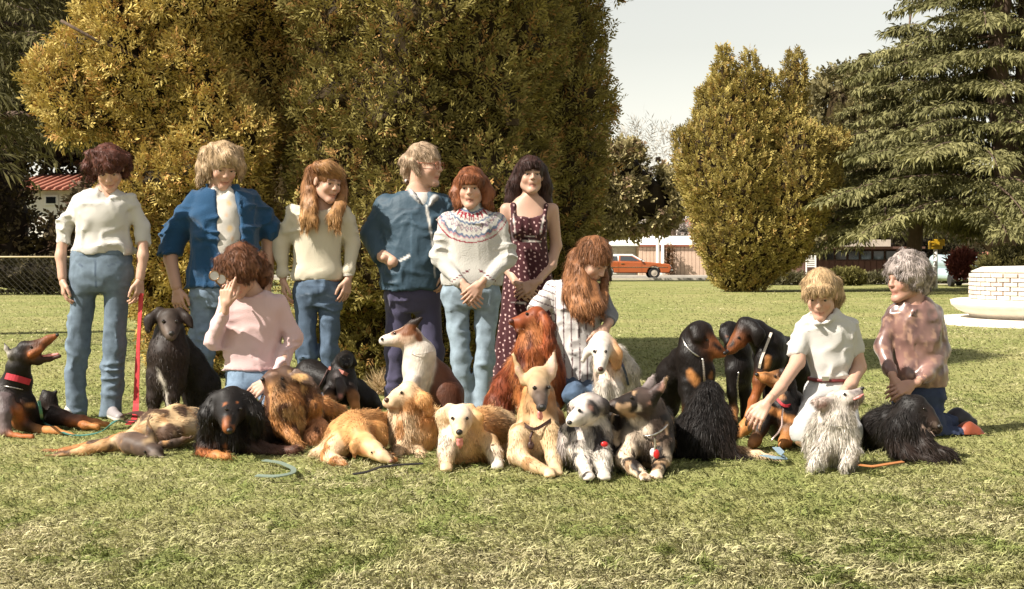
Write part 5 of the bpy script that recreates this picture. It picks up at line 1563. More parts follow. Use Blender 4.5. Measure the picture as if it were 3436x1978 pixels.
MB().ball(DARKGSD.pt(1150, 1195, -.008), 0.014, 10, (1, .3, 1.5)).build('disc', mat('tag_red', (0.5, 0.02, 0.02), rough=.3), tg, smooth=True)
MB().tube([DARKGSD.pt(1135, 1085), DARKGSD.pt(1140, 1130), DARKGSD.pt(1136, 1170)], 0.0045, 6).build('ring', M_STEEL, tg)
# --- Rottweiler-like dog left of the nose-touching pair
r16 = dog('black and tan dog with silver chain collar sitting, nose to nose with its neighbour', 7.25, ZL, [
    ([(0.30, 0.11, 0.04), RUST, BLK], [(668, 452, -0.03, 36), (615, 430, -0.03, 60), (560, 390, -0.02, 82), (485, 295, 0.0, 112)], dict(soft=0.016)),
    (BLK, [(450, 270, -0.05, 56), (468, 330, -0.08, 44), (492, 380, -0.08, 16)], dict(sc3=(1, .6, 1))),
    (BLK, [(430, 350, 0.03, 120), (430, 470, 0.0, 135), (450, 600, 0.0, 140), (430, 750, 0.0, 130)]),
    (BLK, [(330, 500, 0.08, 100), (260, 620, 0.15, 125), (210, 760, 0.2, 130), (200, 880, 0.2, 120)]),
    ([BLK, BLK, TAN], [(390, 700, -0.04, 70), (390, 850, -0.06, 48), (385, 960, -.07, 42), (385, 1090, -0.08, 42)]),
    ([BLK, BLK, TAN], [(530, 600, -0.02, 75), (540, 800, -0.06, 50), (540, 960, -.07, 42), (540, 1090, -0.08, 42)]),
], fur=(0.013, 7000, 0.0024), eyes=[(540, 345, 9)], nose=(686, 450, 18), res=0.008,
    paint=[(TAN, 400, 620, 32, (450, 680), .012), (TAN, 580, 620, 14, (575, 650), .01), (BLK, 600, 380, 22, (655, 415), .012), ((0.6, 0.25, 0.22), 690, 485, 8, None, .004)],
    collars=[('choke_chain', 'chain', [(335, 310), (360, 385), (420, 450), (500, 490)], 14, None)])
# --- the hidden doberman
r18 = dog('black dog mostly hidden behind the nose-touching doberman, standing straight-legged', 7.85, ZL, [
    (BLK, [(715, 360, -0.05, 40), (700, 300, 0.0, 55), (720, 250, 0.03, 66)]), (BLK, [(675, 225, 0, 30), (650, 270, 0, 18)], dict(sc3=(1, .6, 1))),
    (BLK, [(760, 280, 0.05, 80), (790, 420, 0.05, 105), (800, 560, 0.05, 110), (790, 680, 0.03, 80)]),
    ([BLK, BLK, TAN], [(745, 600, 0, 55), (745, 780, 0, 38), (755, 920, 0, 34), (758, 1015, -.05, 36)]),
    ([BLK, BLK, BLK], [(840, 600, 0.05, 58), (850, 780, 0.05, 50), (855, 960, 0.05, 46)]),
    (BLK, [(900, 500, 0.3, 120), (1000, 600, 0.5, 130)]),
], fur=(0.011, 3500, 0.0024), paint=[(RUST, 700, 315, 10, None, .006)])
# --- doberman on the right of the pair
dog('glossy black doberman standing over the puppy, drooping ears, sniffing nose to nose with its neighbour', 7.3, ZL, [
    ([(0.10, 0.05, 0.035), RUST, BLK], [(705, 440, -0.03, 30), (745, 410, -0.03, 46), (800, 345, -0.02, 66), (860, 245, 0.0, 92)], dict(soft=0.012)),
    (BLK, [(920, 240, -0.05, 52), (955, 300, -0.08, 54), (945, 380, -0.08, 26)], dict(sc3=(1, .6, 1))),
    (BLK, [(940, 280, 0.03, 105), (1040, 380, 0.05, 125), (1060, 480, 0.05, 130)]),
    (BLK, [(1080, 380, 0.08, 100), (1160, 450, 0.15, 125), (1260, 600, 0.25, 130), (1310, 740, 0.3, 110)]),
    ([BLK, RUST, RUST], [(1010, 500, -0.02, 85), (970, 680, -0.04, 50), (920, 860, -0.05, 36), (890, 960, -.06, 34)]),
    (BLK, [(1060, 560, 0.05, 90), (1060, 800, 0.05, 60), (1060, 1000, 0.05, 46)]),
    ([BLK, RUST], [(1290, 720, 0.25, 95), (1350, 830, 0.25, 60), (1340, 1000, 0.25, 45)]),
    (TAN, [(900, 960, -0.06, 50), (850, 1060, -0.12, 50), (800, 1120, -0.16, 36)]),
], fur=(0.011, 7000, 0.0022), eyes=[(800, 325, 9)], nose=(700, 436, 19), nose_mat=mat('grey_nose', (0.06, 0.055, 0.06), rough=.3), res=0.008,
    paint=[(TAN, 1030, 490, 24, (1035, 570), .012), (BLK, 750, 370, 20, (715, 400), .01), (RUST, 760, 425, 22, (830, 390), .012), (RUST, 765, 268, 9, None, .005)],
    collars=[('collar', 'band', [(965, 600), (968, 520), (1010, 420), (1070, 260)], 20, (0.62, 0.55, 0.46))])
# --- doberman puppy
dog('young black and tan dog with red collar and chain lead sitting low', 6.85, ZL, [
    ([TAN, TAN, BLK], [(958, 632, -0.03, 30), (1010, 648, -0.03, 44), (1080, 665, -0.01, 62), (1160, 660, 0.0, 88)], dict(soft=0.01)),
    (BLK, [(1170, 620, -0.05, 50), (1215, 690, -0.08, 46), (1205, 740, -0.08, 16)], dict(sc3=(1, .6, 1))),
    ([BLK, BLK], [(1180, 720, 0.02, 85), (1170, 860, 0.0, 110), (1160, 980, 0.0, 140), (1160, 1060, 0.03, 120)]),
    (BLK, [(1230, 860, 0.15, 110), (1260, 1000, 0.2, 110)]),
    ([BLK, BLK, TAN], [(1040, 930, -0.06, 62), (980, 1060, -0.08, 52), (930, 1170, -0.12, 42), (900, 1200, -.16, 36)]),
    ([BLK, TAN, TAN], [(1250, 960, -0.04, 75), (1210, 1090, -0.08, 56), (1175, 1170, -0.12, 48), (1150, 1195, -.16, 38)]),
], fur=(0.012, 6000, 0.0022), eyes=[(1095, 640, 9)], nose=(946, 625, 18), res=0.008,
    paint=[(TAN, 1085, 730, 28, (1140, 800), .012), (TAN, 1055, 905, 28, (1130, 940), .01), (TAN, 1170, 975, 22, (1270, 1000), .01), (BLK, 1000, 605, 14, (1080, 620), .008), ((0.55, 0.3, 0.14), 1110, 670, 20, None, .012)],
    collars=[('collar', 'band', [(1060, 760), (1140, 860), (1165, 890), (1240, 860)], 22, (0.32, 0.012, 0.02))])
PUP = Fig(6.62, ZL)
ld = MB().tube(resample([PUP.pt(1158, 900), PUP.pt(1150, 960, -.02), PUP.pt(1150, 1040, -.06), PUP.pt(1120, 1100, -.08), PUP.pt(1080, 1140, -.1), PUP.pt(1065, 1165, -.1)], 40),
               [0.006 if i % 2 else 0.0028 for i in range(40)], 6).build('chain_lead', mat('pink_steel', (0.72, 0.52, 0.45), rough=.3, metal=.8), None, smooth=True)
tag(ld, 'short chain lead hanging from the young dog\'s red collar down to the grass', 'dog lead')
# --- black long-haired dog seen from behind
dog('black long-haired dog lying with its back to the camera, tan paw stretched right', 6.45, ZL, [
    (BLK, [(560, 760, 0.12, 85), (540, 860, 0.08, 130), (530, 1000, 0.05, 190), (500, 1160, 0.0, 215)], dict(fl=1.0, k=0.028)),
    (BLK, [(610, 730, 0.12, 36), (640, 770, 0.12, 30), (655, 820, .12, 14)], dict(sc3=(1, .6, 1))), (BLK, [(500, 740, 0.15, 40), (460, 770, 0.15, 20)], dict(sc3=(1, .6, 1))),
    (DKB, [(640, 950, 0.05, 100), (660, 1080, 0.0, 115), (640, 1230, -0.05, 100)]),
    (BLK, [(380, 1080, 0.02, 130), (360, 1230, 0.0, 115)]),
    (DKB, [(680, 1240, -0.06, 90), (720, 1290, -.08, 50), (880, 1325, -0.1, 26)]),
    ([RUST, CREAM, CREAM], [(700, 1240, 0.02, 60), (800, 1255, 0.0, 36), (960, 1275, -0.04, 30), (1110, 1318, -0.1, 22)]),
], fur=(0.06, 13000, 0.0044), sleek=False, lift=0.3, grav=0.5, curl=0.15)
# --- white grey shaggy dog
dog('shaggy white and grey dog sitting with its head thrown up and mouth open, brown-lined ear', 6.1, ZH, [
    ([(0.10, 0.08, 0.08), (0.45, 0.38, 0.35), WHITE], [(893, 832, -0.04, 16), (865, 862, -0.04, 30), (810, 890, -0.02, 50), (745, 915, 0.0, 74)]),
    ([(0.25, 0.17, 0.15)], [(900, 885, -0.04, 10), (860, 910, -0.03, 18), (800, 935, 0, 40)]),
    ([GREY, (0.5, 0.36, 0.3)], [(700, 905, -0.04, 34), (650, 920, -0.06, 36), (610, 905, -0.06, 10)], dict(sc3=(1, .6, 1))),
    (WHITE, [(745, 950, 0.02, 95), (735, 1040, 0.0, 118), (740, 1140, 0.0, 122), (735, 1200, 0.02, 100)]),
    (WHITE, [(640, 1070, 0.05, 75), (620, 1160, 0.1, 80)]),
    (WHITE, [(690, 1130, -0.06, 58), (650, 1220, -0.1, 44), (600, 1285, -0.16, 28)]),
    (WHITE, [(815, 1130, -0.06, 60), (830, 1220, -0.1, 46), (800, 1295, -0.16, 32)]),
], fur=(0.05, 13000, 0.0038), sleek=False, lift=0.42, curl=0.3, mottle=0.15, eyes=[(790, 862, 7)], nose=(900, 826, 13),
    tongue=[(850, 893, -0.06, 9), (880, 878, -0.06, 9), (905, 862, -.06, 6)],
    paint=[((0.16, 0.08, 0.06), 640, 935, 16, (670, 925), .008), ((0.08, 0.06, 0.06), 830, 850, 14, (870, 845), .008), ((0.06, 0.04, 0.04), 815, 930, 12, (860, 912), .006)],
    collars=[('collar', 'chain', [(650, 1045), (740, 1060), (845, 1055)], 8, None)])
# --- black Belgian shepherd type, far right
dog('black long-haired dog with pointed muzzle lying at the right end of the row, facing right', 6.4, ZH, [
    ([(0.05, 0.028, 0.02), (0.03, 0.018, 0.014), BLK], [(1368, 1068, -0.04, 26), (1325, 1035, -0.03, 42), (1280, 985, -0.01, 58), (1230, 945, 0.0, 76)]),
    ((0.03, 0.018, 0.014), [(1355, 1092, -0.03, 18), (1290, 1050, 0.0, 36)]),
    (BLK, [(1180, 900, 0.0, 38), (1150, 940, 0.02, 24), (1120, 975, 0.04, 6)], dict(sc3=(1, .6, 1))),
    (BLK, [(1190, 985, 0.03, 105), (1160, 1090, 0.0, 130), (1190, 1190, 0.0, 110)]),
    (BLK, [(1080, 1040, 0.15, 115), (1010, 1080, 0.3, 120), (960, 1140, 0.35, 115), (940, 1200, 0.3, 80)]),
    (DKB, [(1230, 1130, -0.04, 90), (1290, 1190, -0.1, 55), (1420, 1225, -0.16, 32), (1450, 1238, -0.17, 26)]),
    (DKB, [(1130, 1180, -0.05, 80), (1180, 1240, -0.1, 50), (1330, 1262, -0.16, 26)]),
], fur=(0.055, 12000, 0.0042), sleek=False, lift=0.25, grav=0.45, eyes=[(1275, 950, 7)], nose=(1372, 1060, 18),
    paint=[((0.65, 0.45, 0.35), 1275, 1062, 5, (1345, 1095), .004), ((0.25, 0.18, 0.15), 1340, 1050, 8, (1355, 1060), .01)])

hang_chain(*r16, 'lead_chain', [(500, 490), (508, 560), (514, 640), (522, 715)], 0.007, M_STEEL)
hang_chain(*r12, 'tag_strap', [(285, 1035), (268, 1080), (272, 1120)], 0.006, mat('dark_strap', (0.05, 0.02, 0.015), rough=.6))
c_ = snap(r12[2], r12[1], 274, 1132)
MB().ball(c_ + np.array((0, -0.015, 0)), 0.016, 10, (1, .4, 1.2)).build('tag', mat('dark_tag', (0.06, 0.03, 0.025), rough=.4), r12[0], smooth=True)
c_ = snap(r14[2], r14[1], 785, 1122)
MB().ball(c_ + np.array((0, -0.02, 0)), 0.014, 10, (1.2, .5, .9)).build('tag', mat('tag_red'), r14[0], smooth=True)
hang_chain(*r6, 'lead', [(812, 290), (770, 380), (720, 470), (690, 540)], 0.005, mat('dark_strap'))
hang_chain(*r18, 'lead_chain', [(795, 600), (782, 700), (792, 840)], 0.005, M_STEEL)
# ================================================================ people
SKIN = (0.50, 0.30, 0.215)
LIP = (0.50, 0.18, 0.14)
JEAN = (0.13, 0.168, 0.21); JEANL = (0.235, 0.295, 0.345); JEAND = (0.065, 0.095, 0.145); NAVY = (0.030, 0.034, 0.060)
PEOPLE_GROUP = 'people posing with their dogs'

def rot(yaw, pitch, roll):
    return np.array(Matrix.Rotation(math.radians(yaw), 3, 'Z') @ Matrix.Rotation(math.radians(pitch), 3, 'X') @ Matrix.Rotation(math.radians(roll), 3, 'Y'), np.float32)

def slim(pts):
    return [(a[0], a[1], a[2], a[3] * 0.87) for a in pts]

class Person:
    def __init__(s, label, D0, base, skin=SKIN):
        s.f = Fig(D0)
        s.skin = skin
        b = s.f.pt(*base)
        s.root = thing('person', label, 'person', (float(b[0]), float(b[1]), 0.0), PEOPLE_GROUP)
        s.B = Sdf(0.025)          # head, neck
        s.T = Sdf(0.025)          # trunk and limbs
        s.H = []                  # hands
        s.todo = []
        s.lf = 0.84
    def L(s, p):
        return s.ho + s.hs * (s.hR @ np.array(p, np.float32))
    def head(s, x, y, dd, yaw, pitch, roll=0, size=1.0, brow=(0.16, 0.08, 0.045), iris=(0.06, 0.035, 0.02), mouth=0.0, wide=1.0):
        s.ho, s.hR, s.hs = s.f.pt(x, y, dd), rot(yaw, pitch, roll), size
        B, L, R, h, sk = s.B, s.L, s.hR, size, s.skin
        w = wide
        B.ell(L((0, 0.015, 0.035)), np.array((0.074 * w, 0.092, 0.083)) * h, sk, R, k=0.02)
        B.ell(L((0, -0.028, -0.028)), np.array((0.060 * w, 0.064, 0.080)) * h, sk, R, k=0.025)
        B.cone(L((0.044 * w, -0.005, -0.062)), L((0.012, -0.070, -0.100)), 0.022 * h, 0.018 * h, sk, k=0.03)
        B.cone(L((-0.044 * w, -0.005, -0.062)), L((-0.012, -0.070, -0.100)), 0.022 * h, 0.018 * h, sk, k=0.03)
        B.ell(L((0, -0.078, -0.100)), np.array((0.022, 0.016, 0.016)) * h, sk, R, k=0.02)
        for sx in (-1, 1):
            B.ell(L((sx * 0.036 * w, -0.062, -0.028)), np.array((0.024, 0.022, 0.024)) * h, sk, R, k=0.02)
            B.ell(L((sx * 0.031, -0.094, 0.006)), np.array((0.017, 0.013, 0.010)) * h, None, R, k=0.012, op='s')
            B.cone(L((sx * 0.012, -0.088, 0.024)), L((sx * 0.044, -0.076, 0.024)), 0.010 * h, 0.008 * h, sk, k=0.012)
            B.cone(L((sx * 0.018, -0.0845, 0.0120)), L((sx * 0.043, -0.077, 0.0100)), 0.0062 * h, 0.0055 * h, sk, k=0.004)
            B.cone(L((sx * 0.020, -0.083, -0.0045)), L((sx * 0.042, -0.076, -0.003)), 0.0050 * h, 0.0045 * h, sk, k=0.005)
            B.ell(L((sx * 0.077 * w, 0.010, -0.004)), np.array((0.010, 0.019, 0.030)) * h, sk, R, k=0.008)
            B.ell(L((sx * 0.010, -0.100, -0.027)), np.array((0.008, 0.009, 0.007)) * h, sk, R, k=0.008)
            B.paint(L((sx * 0.012, -0.096, 0.029)), 0.0062 * h, brow, 0.003, b=L((sx * 0.046, -0.082, 0.028)))
            B.paint(L((sx * 0.018, -0.091, 0.0068)), 0.0032 * h, (0.07, 0.03, 0.022), 0.003, b=L((sx * 0.044, -0.082, 0.0055)))
            B.paint(L((sx * 0.009, -0.108, -0.033)), 0.003 * h, (0.18, 0.07, 0.05), 0.004)
            B.paint(L((sx * 0.040 * w, -0.08, -0.035)), 0.016 * h, tuple(np.array(sk) * (1.0, 0.84, 0.80)), 0.014)
        B.cone(L((0, -0.090, 0.016)), L((0, -0.107, -0.022)), 0.0085 * h, 0.0105 * h, sk, k=0.012)
        B.ell(L((0, -0.088, -0.050)), np.array((0.024, 0.012, 0.014)) * h, sk, R, k=0.012)
        for sx in (-1, 1):
            B.cone(L((0, -0.0895, -0.0575)), L((sx * 0.019, -0.083, -0.0625)), 0.0062 * h, 0.0045 * h, LIP, k=0.005, soft=0.003)
            B.cone(L((0, -0.0885, -0.0695 - mouth)), L((sx * 0.016, -0.083, -0.0680 - mouth)), 0.0074 * h, 0.0050 * h, LIP, k=0.005, soft=0.003)
        for sx in (-1, 1):
            B.paint(L((0, -0.096, -0.0630 - mouth / 2)), (0.0022 + mouth / 2.5) * h, (0.13, 0.035, 0.03), 0.003, b=L((sx * 0.021, -0.086, -0.0660 - mouth / 2)))
        for sx in (-1, 1):
            c = L((sx * 0.031, -0.0735, 0.004))
            r0 = 0.0125 * h
            mb = MB().ball(c, r0, 16)
            v = (np.array(mb.v) - c) @ R / r0
            dirv = unit(np.array((0.0, -1.0, -0.12))[None])[0]
            ca = v @ dirv
            col = np.where((ca > 0.93)[:, None], np.array((0.01, 0.007, 0.006))[None], np.where((ca > 0.70)[:, None], np.array(iris)[None], np.array((0.50, 0.44, 0.39))[None]))
            s.todo.append((mb, col))
    def neck(s, x, y, dd, r=0.052):
        a = s.L((0, 0.022, -0.055))
        b = s.f.pt(x, y, dd)
        s.B.cone(a, a * 0.25 + b * 0.75, r * 0.96, r * 1.04, s.skin, k=0.025)
        s.T.cone(a, b, r * 0.93, r * 1.1, s.skin, k=0.025)
    def torso(s, rings, shrink=0.014, col=None):
        s.neck0 = rings[0][:2]
        rings[1] = (rings[1][0], rings[1][1], rings[1][2] * 0.80, *rings[1][3:])
        s.rings = [s.ring(q) for q in rings]
        if s.lf < 0.97:
            shrink += 0.017
        s.T.loft([(a, b, c, max(d - shrink, 0.02), max(e - shrink, 0.02)) for a, b, c, d, e in s.rings], col or s.skin, k=0.05)
    def ring(s, q):
        x, y, hw, hd = q[:4]
        dd = q[4] if len(q) > 4 else 0.0
        c = s.f.pt(x, y, dd)
        return (c[0], c[1], c[2], s.f.rad(hw, dd), hd)
    def limb(s, pts, col=None, k=0.02):
        cx0, cy0 = s.neck0
        if s.lf < 0.9 and abs(pts[0][1] - cy0) < 90:
            q = pts[0]
            pts = [(q[0] + (cx0 - q[0]) * 0.16, q[1] + 16, *q[2:])] + list(pts[1:])
        n = len(pts) - 1
        fac = [1.0 if s.lf > 0.97 else (0.62 + 0.33 * (i / n)) for i in range(n + 1)]
        if s.lf > 0.9 and s.lf < 0.97:
            fac = [0.72] + [0.95] * n
        for i, (a, b) in enumerate(zip(pts[:-1], pts[1:])):
            s.T.cone(s.f.pt(*a[:3]), s.f.pt(*b[:3]), s.f.rad(a[3], a[2]) * fac[i], s.f.rad(b[3], b[2]) * fac[i + 1], col or s.skin, k=k)
    def hand(s, w, d, nrm, thumb, curl=0.5, size=1.0, spread=0.12, point=None):
        """w wrist (m), d direction of the hand, nrm out of the back of the hand, thumb = +1/-1 side along d x nrm"""
        w = np.array(w, np.float32)
        d = unit(np.array(d, np.float32)); nrm = np.array(nrm, np.float32)
        nrm = unit(nrm - d * (nrm @ d))
        ac = np.cross(d, nrm) * thumb
        B, sk, h = Sdf(0.01), s.skin, size
        s.H.append(B)
        B.cone(w - d * 0.03, w + d * 0.02, 0.021 * h, 0.022 * h, sk, k=0.01, sc3=None)
        lens = ((0.030, 0.022, 0.018), (0.034, 0.025, 0.019), (0.032, 0.023, 0.018), (0.025, 0.018, 0.015))
        for i in range(4):
            off = (1.5 - i) * 0.0205 * h
            k0 = w + d * (0.086 - 0.004 * abs(i - 1)) * h + ac * off
            B.cone(w + ac * off * 0.55 + d * 0.012 * h, k0, 0.0135 * h, 0.0108 * h, sk, k=0.010)
            dirn = unit(d + ac * spread * (1.5 - i) * 0.5)
            c = curl if point is None else point[i]
            p = k0
            rr = (0.0092 if i < 3 else 0.0080) * h
            ang = 0.15
            for j, l in enumerate(lens[i]):
                ang += c * (0.75 if j else 0.65)
                q = p + (dirn * math.cos(ang) - nrm * math.sin(ang)) * l * h * 1.12
                B.cone(p, q, rr, rr * 0.9, tuple(np.array(sk) * ((1.0, 0.9, 0.88) if j == 2 else (1, 1, 1))), k=0.003)
                p = q
                rr *= 0.9
        t0 = w + d * 0.022 * h + ac * 0.022 * h - nrm * 0.004
        t1 = t0 + (d * 0.72 + ac * 0.62 - nrm * 0.25) * 0.042 * h
        t2 = t1 + (d * 0.92 + ac * 0.18 - nrm * 0.3) * 0.032 * h
        t3 = t2 + (d * 0.95 - ac * 0.02 - nrm * 0.3) * 0.025 * h
        B.cone(t0, t1, 0.0145 * h, 0.0115 * h, sk, k=0.010)
        B.cone(t1, t2, 0.0112 * h, 0.0098 * h, sk, k=0.003)
        B.cone(t2, t3, 0.0096 * h, 0.0080 * h, sk, k=0.003)
    def finish(s):
        Vs, Qs, Cs, off = [], [], [], 0
        for S, res in [(s.B, 0.0052), (s.T, 0.012)] + [(h, 0.0052) for h in s.H]:
            V, Q = S.polygonise(res)
            cols, _ = S.colours(V, base=s.skin)
            Vs.append(V); Qs.append(Q + off); Cs.append(cols)
            off += len(V)
        V, Q, cols = np.concatenate(Vs), np.concatenate(Qs), np.concatenate(Cs)
        cols = np.clip(cols * (1 + 0.06 * fbm(V, 0.05, 4)[:, None] * np.array((0.6, 1.0, 1.1))[None]), 0.005, 0.9)
        V[:, 2] = np.maximum(V[:, 2], 0.01)
        mesh_np('body', V, Q, 4, M_SKIN, s.root, cols)
        for mb, col in s.todo:
            mesh_np('eye', np.array(mb.v), np.array(mb.f), 4, M_EYE, s.root, col)
    def garment(s, name, col, rings=(), limbs=(), subs=(), cones=(), material=None, res=0.0105, noise=((0.006, (0.10, 0.10, 0.035), 5),), colfun=None,
                paint=(), vary=0.05, k=0.024, ground=False, folds=True, label=None, e=2.3, pre=None):
        if name in ('jeans', 'trousers'):
            k = 0.03
            rings = [[(q[0], q[1], q[2] * (0.93 if i < len(rs) - 1 else 0.78), q[3] * (0.95 if i < len(rs) - 1 else 0.8), *q[4:]) for i, q in enumerate(rs)] for rs in rings]
        S = Sdf(k)
        for rs in rings:
            S.loft([s.ring(q) for q in rs], col, k=k, e=e)
        for pts in limbs:
            pts = slim(pts)
            if name in ('jeans', 'trousers'):
                pts = [(q[0], q[1], q[2], q[3] * 0.92) for q in pts]
            if name not in ('jeans', 'trousers') and rings:
                cx0 = rings[0][0][0]
                q = pts[0]
                pts = [(q[0] + (cx0 - q[0]) * 0.11, q[1] + 8, *q[2:])] + pts[1:]
            for i in range(len(pts) - 1):
                a, b = pts[i], pts[i + 1]
                S.cone(s.f.pt(*a[:3]), s.f.pt(*b[:3]), s.f.rad(a[3], a[2]), s.f.rad(b[3], b[2]), col, k=k, cap=(i == len(pts) - 2))
        for q in cones:                      # (a, b, r1, r2, colour) in photo points
            a, b, r1, r2, c = q[:5]
            o = q[5] if len(q) > 5 else {}
            S.cone(s.f.pt(*a), s.f.pt(*b), s.f.rad(r1, a[2]), s.f.rad(r2, b[2]), c or col, **{'k': 0.008, 'soft': 0.003, **o})
        if pre:
            pre(S)
        for q in subs:
            a, b, r1, r2 = q
            S.cone(s.f.pt(*a), s.f.pt(*b), s.f.rad(r1, a[2]), s.f.rad(r2, b[2]), None, k=0.006, op='s')
        V, Q = S.polygonise(res, noise)
        for p in paint:
            (xa, ya), (xb, yb) = p[1], p[2]
            m = max(1, int(math.hypot(xb - xa, yb - ya) / 14))
            qs = [snap(V, s.f, xa + (xb - xa) * i / m, ya + (yb - ya) * i / m, rp=4) for i in range(m + 1)]
            for i in range(m):
                S.paint(qs[i], s.f.rad(p[3]), p[0], p[4] if len(p) > 4 else 0.003, b=qs[i + 1])
        cols, _ = S.colours(V, base=col)
        if colfun:
            cols = colfun(V, cols)
        cols = np.clip(cols * (1 + vary * fbm(V, 0.06, 14)[:, None]), 0.003, 0.9)
        if ground:
            V[:, 2] = np.maximum(V[:, 2], 0.012)
        o = mesh_np(name, V, Q, 4, material or M_CLOTH, s.root, cols)
        if label:
            o['label'] = label
        return V
    def hair(s, col, chains=(), cap=(0.090, 0.110, 0.097), bangs=None, open_=((0, -0.125, -0.040), (0.064, 0.08, 0.096)), n=5000, length=0.035, width=0.0026,
             noise=((0.006, (0.02, 0.02, 0.06), 6),), curl=0.0, lift=0.15, tips=None, capc=(0, 0.014, 0.045), extra=()):
        S = Sdf(0.018)
        h = s.hs
        S.ell(s.L(capc), np.array(cap) * h * 0.955, col, s.hR, k=0.02)
        for (a, b, ra, rb) in extra:
            S.cone(s.L(a), s.L(b), ra * h, rb * h, col, k=0.015)
        S.ell(s.L(open_[0]), np.array(open_[1]) * h, None, s.hR, k=0.01, op='s')
        if bangs:
            for (a, b, ra, rb) in bangs:
                S.cone(s.L(a), s.L(b), ra * h, rb * h, col, k=0.012)
        for ch in chains:
            c2 = tips or col
            for i in range(len(ch) - 1):
                a, b = ch[i], ch[i + 1]
                t = i / max(1, len(ch) - 2)
                cc = tuple(np.array(col) * (1 - t) + np.array(c2) * t)
                S.cone(s.f.pt(*a[:3]), s.f.pt(*b[:3]), s.f.rad(a[3], a[2]), s.f.rad(b[3], b[2]), cc, k=0.015, soft=0.03)
        V, Q = S.polygonise(0.0085, noise)
        cols, flow = S.colours(V, base=col)
        cols = np.clip(cols * (1 + 0.45 * fbm(V, (0.012, 0.012, 0.09), 7)[:, None]), 0.003, 0.9)
        mesh_np('hair', V, Q, 4, M_HAIR, s.root, cols)
        bv, bf, bc, bn = fur_on(V, Q, cols, flow, int(n * 1.6), length * 1.25, width * 0.72, lift=lift, grav=0.4, jit=0.14 + 0.3 * curl, curl=curl, varcol=0.45, seed=21)
        tip = (bv[3::4] - s.ho[None]) @ s.hR / h
        inside = ((tip[:, 0] / 0.060)**2 + ((tip[:, 2] + 0.048) / 0.086)**2 < 1) & (tip[:, 1] < -0.025)
        keep = ~np.repeat(inside, 2)
        bf = bf[keep]
        o = mesh_np('hair_strand', bv, bf, 3, M_HAIR, s.root, bc, normals=bn)
        o['kind'] = 'stuff'
    def shoe(s, x, y, dd, toe, col, r=20, sole=(0.6, 0.56, 0.5)):
        """heel at photo point, toe at photo point"""
        S = Sdf(0.02)
        a, b = s.f.pt(x, y, dd), s.f.pt(*toe)
        rr = s.f.rad(r)
        a[2] = rr * 0.9; b[2] = rr * 0.7
        S.cone(a, b, rr, rr * 0.85, col)
        S.cone(a + np.array((0, 0, rr * 0.9)), a * 0.6 + b * 0.4 + np.array((0, 0, rr * 0.5)), rr * 0.85, rr * 0.6, col)
        V, Q = S.polygonise(0.006)
        V[:, 2] = np.maximum(V[:, 2], 0.006)
        c = np.where((V[:, 2] < 0.025)[:, None], np.array(sole)[None], np.array(col)[None])
        mesh_np('shoe', V, Q, 4, M_LEATHER, s.root, c)

def denim_col(hi):
    def f(V, cols):
        a = fbm(V, (0.03, 0.03, 0.016), 31, 3)[:, None] * 0.16 + fbm(V, (0.09, 0.09, 0.25), 32, 2)[:, None] * 0.25
        return cols * (1 + a)
    return f
NOJEAN = ((0.004, (0.07, 0.07, 0.13), 15), (0.015, (0.10, 0.10, 0.055), 16, 'r'), (0.009, (0.05, 0.05, 0.10), 17, 'r'))
NOSHIRT = ((0.005, (0.10, 0.10, 0.12), 5), (0.019, (0.12, 0.12, 0.055), 26, 'r'), (0.011, (0.06, 0.06, 0.09), 27, 'r'))
NOSMOOTH = ((0.006, (0.12, 0.12, 0.08), 5),)

# ---------------------------------------------------------------- woman at the left in white V-neck
p = Person('woman with curly dark red hair, white V-neck top and blue jeans, leftmost', 8.05, (310, 1405))
p.head(366, 566, -0.06, 14, 34, -4)
p.neck(352, 655, 0.02)
T = [(348, 632, 42, 0.07), (348, 648, 92, 0.09), (348, 680, 98, 0.11), (346, 730, 97, 0.125), (344, 790, 92, 0.11), (342, 840, 100, 0.115), (340, 880, 110, 0.12)]
p.torso(T)
al = [(256, 668, 0.0, 28), (214, 765, 0.02, 24), (204, 860, -0.02, 21), (210, 935, -0.05, 16)]
ar = [(444, 668, 0.0, 28), (478, 765, 0.02, 24), (480, 860, -0.02, 21), (470, 935, -0.05, 16)]
p.limb(al); p.limb(ar)
p.hand(p.f.pt(211, 940, -0.05), (0.10, -0.12, -1), (-0.9, -0.4, 0), -1, 0.45)
p.hand(p.f.pt(469, 940, -0.05), (0.0, -0.15, -1), (0.9, -0.4, 0), 1, 0.55)
p.limb([(285, 930, 0, 45), (258, 1165, -0.01, 34), (255, 1385, 0, 22)]); p.limb([(395, 930, 0, 45), (380, 1165, -0.01, 34), (372, 1385, 0, 22)])
p.finish()
p.garment('sweater', (0.50, 0.475, 0.44), [T[:5] + [(342, 838, 101, 0.116), (341, 850, 99, 0.112)]],
          [[(256, 668, 0, 33), (216, 765, 0.02, 30), (212, 822, 0.0, 27)], [(444, 668, 0, 33), (476, 765, 0.02, 30), (478, 820, 0.0, 27)]],
          subs=[((352, 620, -0.10), (352, 655, -0.10), 36, 22), ((352, 655, -0.10), (354, 676, -0.115), 22, 8), ((352, 612, 0.0), (352, 625, 0.0), 42, 40)],
          noise=NOSHIRT)
